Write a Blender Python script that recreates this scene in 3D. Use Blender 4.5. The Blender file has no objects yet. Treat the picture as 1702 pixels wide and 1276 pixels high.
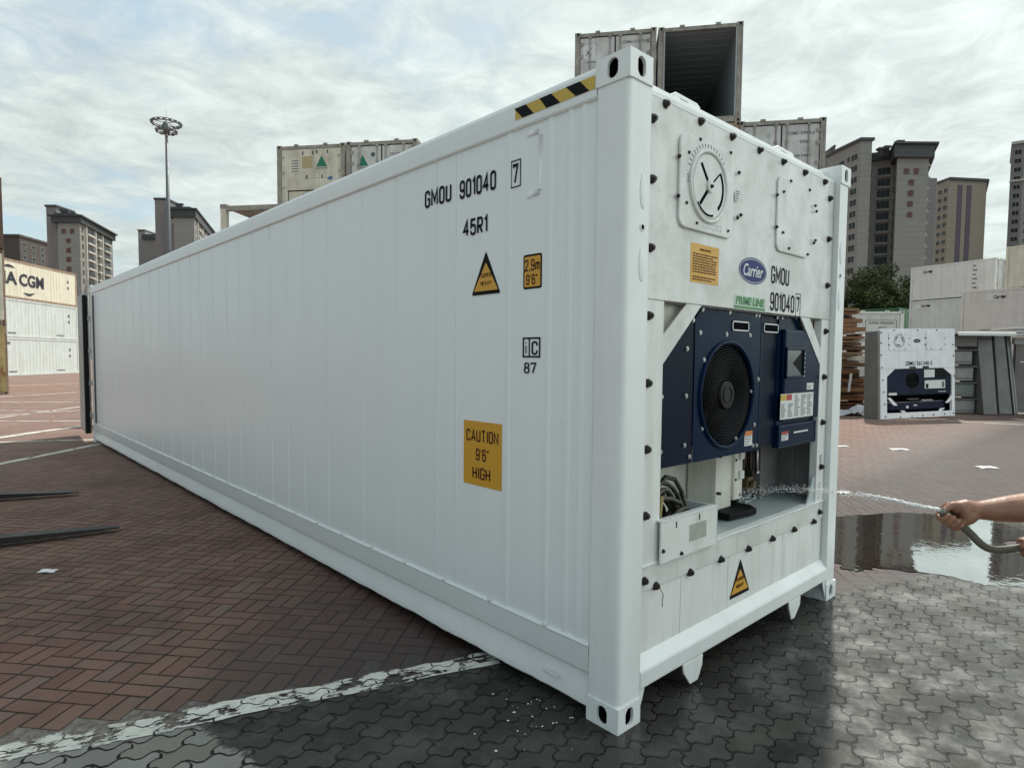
import bpy, bmesh, math, random
import numpy as np
from mathutils import Vector, Matrix
random.seed(7)
S = bpy.context.scene
C = S.collection
R = math.radians
# ------------------------------------------------------------------ camera
CAM = np.array([-2.1276, -1.5884, 1.6288]); YAW, PIT, ROL, FOC = .7337, -.0552, .0077, 1037.2253
_f = np.array([math.sin(YAW)*math.cos(PIT), math.cos(YAW)*math.cos(PIT), math.sin(PIT)])
_r0 = np.array([math.cos(YAW), -math.sin(YAW), 0.]); _u0 = np.cross(_r0, _f)
_r = _r0*math.cos(ROL)+_u0*math.sin(ROL); _u = -_r0*math.sin(ROL)+_u0*math.cos(ROL)
cd = bpy.data.cameras.new('camera'); cam = bpy.data.objects.new('camera', cd); C.objects.link(cam)
cd.sensor_width = 36; cd.lens = 36*FOC/1702; cd.shift_x = 19.01/1702; cd.shift_y = 13.375/1702
cd.clip_start = .05; cd.clip_end = 3000
cam.matrix_world = Matrix(((_r[0], _u[0], -_f[0], CAM[0]), (_r[1], _u[1], -_f[1], CAM[1]), (_r[2], _u[2], -_f[2], CAM[2]), (0, 0, 0, 1)))
S.camera = cam
def ray(x, y): return _f+_r*(x-831.99)/FOC-_u*(y-651.375)/FOC
def onp(x, y, ax, c):            # survey: point of the photo on a world plane
    d = ray(x, y); return CAM+(c-CAM[ax])/d[ax]*d
def G(x, y): return onp(x, y, 2, 0.)
def E(x, y, c=0.): p = onp(x, y, 1, c); return (p[0], p[2])
def SD(x, y, c=0.): p = onp(x, y, 0, c); return (p[1], p[2])
def atD(x, y, D): return CAM+D*ray(x, y)
# ------------------------------------------------------------------ light
SUN_EL, SUN_AZ = 53.0, 69.9        # azimuth clockwise from +y
sd = Vector((math.sin(R(SUN_AZ))*math.cos(R(SUN_EL)), math.cos(R(SUN_AZ))*math.cos(R(SUN_EL)), math.sin(R(SUN_EL))))
sl = bpy.data.lights.new('sun', 'SUN'); sl.energy = 3.4; sl.angle = R(1.6); sl.color = (1, .95, .87)
so = bpy.data.objects.new('sun', sl); C.objects.link(so); so.rotation_euler = sd.to_track_quat('Z', 'Y').to_euler(); so.location = (0, 0, 60)
S.view_settings.view_transform = 'Standard'; S.view_settings.look = 'None'
S.view_settings.exposure = 0.45; S.view_settings.gamma = 1.0

class NT:                         # small helper around a node tree
    def __init__(s, nt): s.nt = nt; s.n = nt.nodes; s.l = nt.links
    def node(s, t, **k):
        n = s.n.new(t)
        for a, b in k.items(): setattr(n, a, b)
        return n
    def put(s, sock, v):
        if hasattr(v, 'is_output'): s.l.new(v, sock)
        elif isinstance(v, (tuple, list)) and len(v) == 3 and sock.type == 'RGBA': sock.default_value = (*v, 1)
        else: sock.default_value = v
    def m(s, op, *a, clamp=False):
        n = s.node('ShaderNodeMath', operation=op, use_clamp=clamp)
        for i, v in enumerate(a): s.put(n.inputs[i], v)
        return n.outputs[0]
    def vm(s, op, *a):
        n = s.node('ShaderNodeVectorMath', operation=op)
        for i, v in enumerate(a):
            if op == 'SCALE' and i == 1: s.put(n.inputs[3], v)
            else: s.put(n.inputs[i], v)
        return n.outputs['Value'] if op in ('DOT_PRODUCT', 'LENGTH', 'DISTANCE') else n.outputs[0]
    def mix(s, f, a, b, mode='MIX'):
        n = s.node('ShaderNodeMix', data_type='RGBA', blend_type=mode)
        s.put(n.inputs[0], f); s.put(n.inputs[6], a); s.put(n.inputs[7], b); return n.outputs[2]
    def sep(s, v):
        n = s.node('ShaderNodeSeparateXYZ'); s.put(n.inputs[0], v); return n.outputs
    def com(s, x, y, z):
        n = s.node('ShaderNodeCombineXYZ')
        for i, v in enumerate((x, y, z)): s.put(n.inputs[i], v)
        return n.outputs[0]
    def noise(s, v, scale, detail=4, rough=.55, dist=0.):
        n = s.node('ShaderNodeTexNoise'); s.put(n.inputs['Vector'], v)
        n.inputs['Scale'].default_value = scale; n.inputs['Detail'].default_value = detail
        n.inputs['Roughness'].default_value = rough; n.inputs['Distortion'].default_value = dist
        return n.outputs[0]
    def vor(s, v, scale, feat='F1'):
        n = s.node('ShaderNodeTexVoronoi', feature=feat); s.put(n.inputs['Vector'], v); n.inputs['Scale'].default_value = scale
        return n.outputs[0]
    def white(s, v):
        n = s.node('ShaderNodeTexWhiteNoise', noise_dimensions='3D'); s.put(n.inputs['Vector'], v); return n.outputs[0]
    def rng(s, v, a, b, c=0., d=1., sm=False):
        n = s.node('ShaderNodeMapRange', interpolation_type='SMOOTHSTEP' if sm else 'LINEAR')
        for i, q in enumerate((v, a, b, c, d)): s.put(n.inputs[i], q)
        return n.outputs[0]
    def pos(s): return s.node('ShaderNodeNewGeometry').outputs['Position']
    def bump(s, h, strength=.3, dist=.01):
        n = s.node('ShaderNodeBump'); n.inputs['Strength'].default_value = strength; n.inputs['Distance'].default_value = dist
        s.put(n.inputs['Height'], h); return n.outputs[0]

# sky: Nishita with a broken cloud layer, brighter round the sun
W = bpy.data.worlds.new('World'); S.world = W; W.use_nodes = True
w = NT(W.node_tree); W.node_tree.nodes.clear()
sky = w.node('ShaderNodeTexSky', sky_type='NISHITA', sun_disc=False)
sky.sun_elevation = R(SUN_EL); sky.sun_rotation = R(SUN_AZ); sky.air_density = 1.0; sky.dust_density = 1.5
dirv = w.node('ShaderNodeTexCoord').outputs['Generated']
dx, dy, dz = w.sep(dirv)
zz = w.m('ADD', w.m('MAXIMUM', dz, 0.), .10)
cp = w.com(w.m('DIVIDE', dx, zz), w.m('DIVIDE', dy, zz), 0.)
n1 = w.noise(cp, 1.15, 9, .62, .25); n2 = w.noise(w.vm('ADD', cp, (7.3, 2.1, 4.)), .42, 3, .5)
n3 = w.noise(w.vm('ADD', cp, (1.3, 9.1, 2.)), 4.6, 8, .66, .5)
cov = w.m('ADD', w.m('MULTIPLY', n1, .55), w.m('MULTIPLY', n2, .6))
cov = w.m('ADD', cov, w.m('MULTIPLY', w.m('SUBTRACT', n3, .5), .22))
alt = w.rng(dz, .0, .22, .10, 0.)
sunp = w.m('MAXIMUM', w.vm('DOT_PRODUCT', dirv, tuple(sd)), 0.)
glow = w.m('POWER', sunp, 7.)
dens = w.rng(w.m('ADD', w.m('SUBTRACT', cov, w.m('MULTIPLY', alt, .5)), w.m('MULTIPLY', glow, .25)), .40, .62, .0, 1., True)
shade = w.rng(w.m('ADD', w.m('MULTIPLY', n3, .6), w.m('MULTIPLY', n1, .4)), .38, .62, .74, 1.10)
lum = w.m('MULTIPLY', shade, w.m('ADD', w.rng(w.vm('DOT_PRODUCT', dirv, tuple(sd)), -.5, .75, 2.9, 5.3, True), w.m('ADD', w.m('MULTIPLY', glow, 2.2), w.rng(w.vm('DOT_PRODUCT', dirv, (.33, -.93, .12)), .1, .95, 0., 6.6, True))))  # last term: added bright sky behind the camera, lighting the end wall
cc = w.node('ShaderNodeCombineColor')
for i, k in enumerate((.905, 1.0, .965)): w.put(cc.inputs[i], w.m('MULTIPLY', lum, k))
skc = w.mix(1., sky.outputs[0], (.80, 1.0, .98), 'MULTIPLY')
base = w.mix(.40, skc, (4.3, 5.2, 5.5))
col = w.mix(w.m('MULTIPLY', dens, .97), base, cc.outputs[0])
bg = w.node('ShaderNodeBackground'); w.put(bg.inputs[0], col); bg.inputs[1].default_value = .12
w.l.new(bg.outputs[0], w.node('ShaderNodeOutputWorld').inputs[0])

# ------------------------------------------------------------------ materials
MATS = {}
def mat(name, col=(.5, .5, .5), rough=.5, metal=0., spec=.5, fn=None):
    if name in MATS: return MATS[name]
    m = bpy.data.materials.new(name); m.use_nodes = True; MATS[name] = m
    n = NT(m.node_tree); p = m.node_tree.nodes['Principled BSDF']
    p.inputs['Base Color'].default_value = (*col, 1); p.inputs['Roughness'].default_value = rough
    p.inputs['Metallic'].default_value = metal; p.inputs['Specular IOR Level'].default_value = spec
    if fn: fn(n, p)
    return m
def worn(name, col, rough=.5, mott=.12, streak=.15, rust=0., dirt=(.16, .14, .11), bump=.04, scale=1., metal=0., rustcol=(.16, .065, .03), spec=.5, bevel=0.):
    def fn(n, p):
        P = n.pos(); x, y, z = n.sep(P)
        a = n.noise(P, 2.2*scale, 6, .6); b = n.noise(P, 34*scale, 3, .6)
        st = n.noise(n.com(n.m('MULTIPLY', x, 9*scale), n.m('MULTIPLY', y, 9*scale), n.m('MULTIPLY', z, .5*scale)), 1., 5, .62)
        c = n.mix(n.rng(a, .35, .75, 0, mott), col, dirt)
        c = n.mix(n.rng(st, .48, .78, 0, streak), c, dirt)
        c = n.mix(n.rng(b, .62, .75, 0, mott*.5), c, dirt)
        if rust:
            e = n.noise(P, 1.3*scale, 8, .68); th = .72-.3*rust
            k = n.rng(n.m('ADD', n.m('MULTIPLY', e, .7), n.m('MULTIPLY', st, .3)), th, th+.06, 0, .95)
            rc = n.mix(n.rng(b, .35, .65), rustcol, tuple(q*2.0 for q in rustcol))
            c = n.mix(k, c, rc)
        n.put(p.inputs['Base Color'], c)
        n.put(p.inputs['Roughness'], n.rng(a, .3, .7, rough-.08, rough+.12))
        nb = n.bump(n.m('ADD', n.m('MULTIPLY', a, .6), n.m('MULTIPLY', b, .12)), bump, .03)
        if bevel:
            bv = n.node('ShaderNodeBevel', samples=4); bv.inputs[0].default_value = bevel
            nb.node.inputs['Normal']; n.l.new(bv.outputs[0], nb.node.inputs['Normal'])
        n.put(p.inputs['Normal'], nb)
    return mat(name, col, rough, metal, spec, fn)

def side_fn(n, p):              # glossy fresh white paint with filler patches, faint dents and drips
    P = n.pos(); x, y, z = n.sep(P)
    a = n.noise(P, 1.1, 5, .55); b = n.noise(P, 60, 2, .5)
    st = n.noise(n.com(n.m('MULTIPLY', x, 10.), n.m('MULTIPLY', y, 16.), n.m('MULTIPLY', z, .35)), 1., 5, .6)
    d = n.vor(n.com(x, y, n.m('MULTIPLY', z, .7)), .95); dent = n.rng(d, .0, .06, 1., 0., True)
    c = n.mix(n.rng(a, .42, .7, 0, .35), (.79, .82, .82), (.73, .76, .76))
    c = n.mix(n.rng(st, .5, .8, 0, .4), c, (.70, .73, .725))
    lo = n.rng(n.m('ADD', z, n.m('MULTIPLY', a, .3)), .2, .7, .55, 0.)
    c = n.mix(lo, c, (.56, .56, .54))
    sp = n.noise(P, 26, 3, .7); c = n.mix(n.rng(sp, .70, .76, 0, .35), c, (.45, .44, .41))
    sc = n.noise(n.com(n.m('MULTIPLY', x, 3.), n.m('MULTIPLY', y, 5.), n.m('MULTIPLY', z, 70.)), 1., 3, .6); c = n.mix(n.m('MULTIPLY', n.rng(sc, .66, .72, 0, .25), n.rng(a, .5, .6)), c, (.55, .56, .55))
    n.put(p.inputs['Base Color'], c)
    n.put(p.inputs['Roughness'], n.rng(a, .3, .7, .27, .33))
    h = n.m('ADD', n.m('MULTIPLY', n.noise(n.com(x, y, n.m('MULTIPLY', z, .8)), 1.7, 1, .4), .55), n.m('MULTIPLY', b, .003))
    h = n.m('SUBTRACT', h, n.m('MULTIPLY', dent, 1.1))
    n.put(p.inputs['Normal'], n.bump(h, .10, .035))
M_SIDE = mat('white_gloss_paint', (.7, .73, .73), .28, fn=side_fn)
M_WHITE = worn('white_paint', (.79, .81, .80), .34, .14, .22, bump=.10, dirt=(.42, .42, .39), bevel=.007)
def end_fn(n, p):               # worn, washed-down paint: grey blotches, faint vertical runs
    P = n.pos(); x, y, z = n.sep(P)
    a = n.noise(P, 2.6, 9, .70, .4); b_ = n.noise(n.vm('ADD', P, (3., 1., 7.)), 7., 6, .68); f = n.noise(P, 70, 3, .6)
    st = n.noise(n.com(n.m('MULTIPLY', x, 17.), 0., n.m('MULTIPLY', z, .7)), 1., 5, .62)
    c = n.mix(n.rng(a, .40, .66, 0, .65), (.72, .715, .69), (.47, .465, .44))
    c = n.mix(n.rng(b_, .52, .70, 0, .4), c, (.44, .43, .405)); c = n.mix(n.rng(b_, .30, .42, .25, 0), c, (.86, .86, .83))
    c = n.mix(n.rng(st, .52, .75, 0, .45), c, (.50, .49, .455)); c = n.mix(n.rng(f, .66, .74, 0, .5), c, (.34, .33, .31))
    n.put(p.inputs['Base Color'], c); n.put(p.inputs['Roughness'], n.rng(b_, .35, .65, .26, .5))
    n.put(p.inputs['Normal'], n.bump(n.m('ADD', n.m('MULTIPLY', a, .5), n.m('MULTIPLY', f, .06)), .10, .03))
M_END = mat('scuffed_white_panel', (.8, .8, .77), .35, fn=end_fn)
M_ENDLOW = worn('streaked_white_panel', (.80, .80, .775), .40, .25, .5, bump=.05, dirt=(.40, .385, .34), scale=1.5)
M_BOLT = worn('black_bolt', (.022, .02, .018), .5, .3, 0, dirt=(.09, .06, .04), metal=.3)
M_DARK = mat('dark_void', (.004, .004, .005), .9, spec=.05)
M_BLACK = mat('black_print', (.006, .006, .007), .6, spec=.12)
M_RUBBER = mat('black_rubber', (.008, .008, .008), .6, spec=.2)
def blue_fn(n, p):
    P = n.pos(); a = n.noise(P, 9, 5, .6)
    n.put(p.inputs['Base Color'], n.mix(n.rng(a, .35, .75), (.0013, .011, .036), (.003, .014, .040)))
    n.put(p.inputs['Roughness'], n.rng(a, .3, .7, .16, .34)); p.inputs['Specular IOR Level'].default_value = .07; n.put(p.inputs['Normal'], n.bump(a, .05, .02))
M_BLUE = mat('navy_blue_paint', (.008, .022, .07), .2, fn=blue_fn)
def perf_fn(n, p):
    x, y, z = n.sep(n.pos()); q = 1/.021
    u = n.m('MULTIPLY', x, q); v = n.m('MULTIPLY', z, q)
    a = n.m('ABSOLUTE', n.m('SUBTRACT', n.m('FRACT', n.m('ADD', u, n.m('MULTIPLY', v, .6))), .5))
    b = n.m('ABSOLUTE', n.m('SUBTRACT', n.m('FRACT', n.m('SUBTRACT', u, n.m('MULTIPLY', v, .6))), .5))
    k = n.rng(n.m('MAXIMUM', a, b), .30, .36)
    n.put(p.inputs['Base Color'], n.mix(k, (.0005, .0007, .0015), (.002, .010, .034))); p.inputs['Roughness'].default_value = .35; p.inputs['Specular IOR Level'].default_value = .1
    n.put(p.inputs['Normal'], n.bump(k, .5, .006))
M_PERF = mat('navy_expanded_mesh', (.01, .02, .06), .3, fn=perf_fn)
M_SCREW = mat('zinc_screw', (.55, .55, .55), .3, .9)
M_YEL = worn('amber_sticker', (.62, .32, .022), .38, .1, .15, bump=.01, dirt=(.4, .2, .03), scale=3)
M_YEL2 = worn('hazard_yellow', (.55, .38, .05), .4, .2, .2, bump=.01, dirt=(.35, .25, .06), scale=4)
M_PURP = mat('dark_plum_print', (.05, .006, .02), .6, spec=.1)
M_STK = worn('white_sticker', (.68, .69, .68), .4, .1, .1, bump=.01, scale=3)
M_TXT = mat('grey_print', (.12, .12, .13), .5)
M_RED = mat('red_print', (.38, .03, .03), .5)
M_ORANGE = mat('orange_print', (.55, .18, .04), .5)
M_CBLUE = mat('royal_blue_print', (.010, .016, .125), .4, spec=.15)
M_GREENP = mat('green_print', (.06, .22, .07), .5)
M_PAPERGREEN = mat('pale_green_print', (.45, .56, .46), .5)
M_PAN = worn('wet_pan', (.46, .53, .52), .12, .3, .2, dirt=(.30, .34, .33), bump=.12, scale=5)
M_GREYBOX = worn('grey_housing', (.20, .19, .19), .45, .4, .3, dirt=(.06, .055, .05), scale=3)
M_LIGHTBOX = worn('off_white_box', (.74, .73, .66), .45, .3, .35, dirt=(.3, .28, .22), scale=3)
M_GALV = worn('galvanised_steel', (.36, .37, .37), .42, .4, .2, dirt=(.2, .2, .2), metal=.4)
M_BRASS = mat('brass_fitting', (.10, .07, .03), .45, .5)

# ------------------------------------------------------------------ mesh helpers
class MB:
    def __init__(s): s.v = []; s.f = []; s.sm = []
    def add(s, vs, fs, smooth=False):
        k = len(s.v); s.v += [tuple(map(float, q)) for q in vs]
        for f in fs: s.f.append(tuple(i+k for i in f)); s.sm.append(smooth)
        return s
    def box(s, a, b):
        (x0, y0, z0), (x1, y1, z1) = a, b
        x0, x1 = min(x0, x1), max(x0, x1); y0, y1 = min(y0, y1), max(y0, y1); z0, z1 = min(z0, z1), max(z0, z1)
        return s.add([(x0, y0, z0), (x1, y0, z0), (x1, y1, z0), (x0, y1, z0), (x0, y0, z1), (x1, y0, z1), (x1, y1, z1), (x0, y1, z1)],
                     [(0, 3, 2, 1), (4, 5, 6, 7), (0, 1, 5, 4), (1, 2, 6, 5), (2, 3, 7, 6), (3, 0, 4, 7)])
    def obox(s, c, X, Y, Z):       # oriented box: centre and three half axes
        c, X, Y, Z = (np.array(q, float) for q in (c, X, Y, Z))
        if np.dot(np.cross(X, Y), Z) < 0: X = -X
        vs = [c+i*X+j*Y+k*Z for k in (-1, 1) for j in (-1, 1) for i in (-1, 1)]
        return s.add(vs, [(0, 2, 3, 1), (4, 5, 7, 6), (0, 1, 5, 4), (1, 3, 7, 5), (3, 2, 6, 7), (2, 0, 4, 6)])
    def prism(s, poly, ax, a, b):  # poly in the two other axes, extruded a..b along ax
        n = len(poly)
        ar = sum(poly[i][0]*poly[(i+1) % n][1]-poly[(i+1) % n][0]*poly[i][1] for i in range(n))
        if (ar < 0) != (ax == 1): poly = poly[::-1]
        if a > b: a, b = b, a
        def P(q, c): return (c, q[0], q[1]) if ax == 0 else (q[0], c, q[1]) if ax == 1 else (q[0], q[1], c)
        vs = [P(q, a) for q in poly]+[P(q, b) for q in poly]
        fs = [tuple(range(n-1, -1, -1)), tuple(range(n, 2*n))]+[(i, (i+1) % n, n+(i+1) % n, n+i) for i in range(n)]
        return s.add(vs, fs)
    def tube(s, pts, r, n=10, cap=True):
        pts = [np.array(p, float) for p in pts]; m = len(pts)
        rr = r if isinstance(r, (list, tuple)) else [r]*m
        up = None; vs = []
        for i, p in enumerate(pts):
            t = pts[min(i+1, m-1)]-pts[max(i-1, 0)]; t = t/(np.linalg.norm(t)+1e-9)
            if up is None: up = np.array((0, 0, 1.)) if abs(t[2]) < .9 else np.array((1., 0, 0))
            a = np.cross(t, up); a /= np.linalg.norm(a)+1e-9; b = np.cross(a, t); up = b
            for k in range(n):
                th = 2*math.pi*k/n; vs.append(p+rr[i]*(math.cos(th)*a-math.sin(th)*b))
        fs = [(i*n+k, (i+1)*n+k, (i+1)*n+(k+1) % n, i*n+(k+1) % n) for i in range(m-1) for k in range(n)]
        s.add(vs, fs, True)
        if cap:
            k0 = len(s.v)-n*m
            s.f.append(tuple(k0+k for k in range(n))); s.sm.append(False)
            s.f.append(tuple(k0+(m-1)*n+k for k in range(n-1, -1, -1))); s.sm.append(False)
        return s
    def cyl(s, a, b, r, n=16, r2=None): return s.tube([a, b], [r, r if r2 is None else r2], n)
    def ring(s, c, axis, rad, r, n=28, k=6):
        c = np.array(c, float); ax = np.array(axis, float); ax /= np.linalg.norm(ax)
        e1 = np.cross(ax, (0, 0, 1.) if abs(ax[2]) < .9 else (1., 0, 0)); e1 /= np.linalg.norm(e1); e2 = np.cross(ax, e1)
        vs = []
        for i in range(n):
            t = 2*math.pi*i/n; d = math.cos(t)*e1+math.sin(t)*e2
            for j in range(k):
                q = 2*math.pi*j/k; vs.append(c+d*(rad+r*math.cos(q))+ax*r*math.sin(q))
        return s.add(vs, [(i*k+j, ((i+1) % n)*k+j, ((i+1) % n)*k+(j+1) % k, i*k+(j+1) % k) for i in range(n) for j in range(k)], True)
    def ball(s, c, r, n=8, sc=(1, 1, 1)):
        vs = []; m = max(4, n//2)
        for i in range(m+1):
            a = math.pi*i/m
            for j in range(n):
                b = 2*math.pi*j/n
                vs.append((c[0]+r*sc[0]*math.sin(a)*math.cos(b), c[1]+r*sc[1]*math.sin(a)*math.sin(b), c[2]+r*sc[2]*math.cos(a)))
        return s.add(vs, [(i*n+j, (i+1)*n+j, (i+1)*n+(j+1) % n, i*n+(j+1) % n) for i in range(m) for j in range(n)], True)
    def xf(s, fn): s.v = [tuple(map(float, fn(np.array(q)))) for q in s.v]; return s
    def mesh(s, name, m):
        me = bpy.data.meshes.new(name); me.from_pydata(s.v, [], s.f); me.validate()
        if len(me.polygons) == len(s.sm): me.polygons.foreach_set('use_smooth', s.sm)
        if m: me.materials.append(m)
        me.update(); return me
    def build(s, name, m, parent=None, bevel=0., loc=None):
        o = bpy.data.objects.new(name, s.mesh(name, m)); C.objects.link(o)
        if parent: o.parent = parent
        if loc is not None: o.location = loc
        if bevel:
            b = o.modifiers.new('bevel', 'BEVEL'); b.width = bevel; b.segments = 2; b.limit_method = 'ANGLE'; b.angle_limit = R(40)
        return o
def tag(o, label, cat, group=None):
    o['label'] = label; o['category'] = cat
    if group: o['group'] = group
    return o
def thing(name, label, cat, loc=(0, 0, 0), rz=0., group=None):
    o = bpy.data.objects.new(name, None); C.objects.link(o); o.location = loc; o.rotation_euler = (0, 0, rz); o.empty_display_size = .2
    return tag(o, label, cat, group)
def struct(o, kind='structure'): o['kind'] = kind; return o
def copy_tree(o, parent=None):
    c = o.copy(); C.objects.link(c)
    if parent: c.parent = parent
    for ch in list(o.children): copy_tree(ch, c)
    return c
def smooth_all(o):
    for p in o.data.polygons: p.use_smooth = True
    return o
_glyph = {}
def text(name, body, m, parent, org, right, up, h, wdt=None, bold=.0, shear=0., align='L', thick=.0012):
    """lettering as a mesh: lower-left corner org, cap height h, optional total width"""
    key = (body, bold, shear)
    if key not in _glyph:
        cu = bpy.data.curves.new('lettering', 'FONT'); cu.body = body; cu.offset = bold; cu.shear = shear; cu.extrude = .5; cu.resolution_u = 3; cu.space_line = .9
        to = bpy.data.objects.new('lettering', cu); C.objects.link(to)
        dg = bpy.context.evaluated_depsgraph_get(); dg.update()
        me = bpy.data.meshes.new_from_object(to.evaluated_get(dg))
        bpy.data.objects.remove(to); bpy.data.curves.remove(cu)
        n = len(me.vertices); a = np.zeros(n*3); me.vertices.foreach_get('co', a); a = a.reshape(-1, 3)
        _glyph[key] = (a, [tuple(p.vertices) for p in me.polygons]); bpy.data.meshes.remove(me)
    a, fs = _glyph[key]
    lo = a.min(0); hi = a.max(0); sc = h/(hi[1]-lo[1]); sx = sc if wdt is None else wdt/(hi[0]-lo[0])
    W_ = (hi[0]-lo[0])*sx; offx = -W_/2 if align == 'C' else 0
    rt = np.array(right, float); uv = np.array(up, float); nn = np.cross(rt, uv)
    v = np.array(org, float)+np.outer((a[:, 0]-lo[0])*sx+offx, rt)+np.outer((a[:, 1]-lo[1])*sc, uv)+np.outer((a[:, 2]+.5)*thick, nn)
    b = MB(); b.add(v, fs); return b.build(name, m, parent)
def rrect(x0, z0, x1, z1, r, n=5):
    out = []
    for cx, cz, a0 in ((x1-r, z1-r, 0), (x0+r, z1-r, 90), (x0+r, z0+r, 180), (x1-r, z0+r, 270)):
        for k in range(n+1): a = R(a0+90*k/n); out.append((cx+r*math.cos(a), cz+r*math.sin(a)))
    return out
def rpoly(pts, r, n=4):            # polygon with rounded corners
    out = []; m = len(pts)
    for i in range(m):
        p = np.array(pts[i], float); a = np.array(pts[i-1], float)-p; b = np.array(pts[(i+1) % m], float)-p
        a /= np.linalg.norm(a); b /= np.linalg.norm(b); A = p+a*r; B = p+b*r
        for k in range(n+1): t = k/n; out.append(tuple((1-t)**2*A+2*t*(1-t)*p+t*t*B))
    return out
def hole_plate(mb, o, U, V, w, h, hw, hh, depth, back=None, n=24):
    """rectangular face with a recessed oval hole: o corner, U,V unit axes, normal = U x V"""
    o, U, V = (np.array(q, float) for q in (o, U, V)); N = np.cross(U, V)
    r = min(hw, hh)/2; inner = []; outer = []
    for k in range(n):
        a = 2*math.pi*k/n+math.pi/n; ca, sa = math.cos(a), math.sin(a)
        px, py = r*ca, r*sa
        if hh > hw: py += math.copysign((hh-hw)/2, sa)
        else: px += math.copysign((hw-hh)/2, ca)
        inner.append((w/2+px, h/2+py))
        t = min(w/2/abs(ca) if abs(ca) > 1e-6 else 9, h/2/abs(sa) if abs(sa) > 1e-6 else 9)
        outer.append([w/2+t*ca, h/2+t*sa])
    for cx, cy in ((0, 0), (w, 0), (w, h), (0, h)):
        i = min(range(n), key=lambda q: (outer[q][0]-cx)**2+(outer[q][1]-cy)**2); outer[i] = [cx, cy]
    P = lambda q, d=0.: o+U*q[0]+V*q[1]-N*d
    lip = min(depth, .014)
    vs = [P(q) for q in outer]+[P(q) for q in inner]+[P(q, lip) for q in inner]
    fs = [(k, (k+1) % n, n+(k+1) % n, n+k) for k in range(n)]+[(n+k, n+(k+1) % n, 2*n+(k+1) % n, 2*n+k) for k in range(n)]
    mb.add(vs, fs); 
    if back is not None: back.add([P(q, lip) for q in inner]+[P(q, depth) for q in inner], [(k, (k+1) % n, n+(k+1) % n, n+k) for k in range(n)]+[tuple(range(n, 2*n))])
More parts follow.
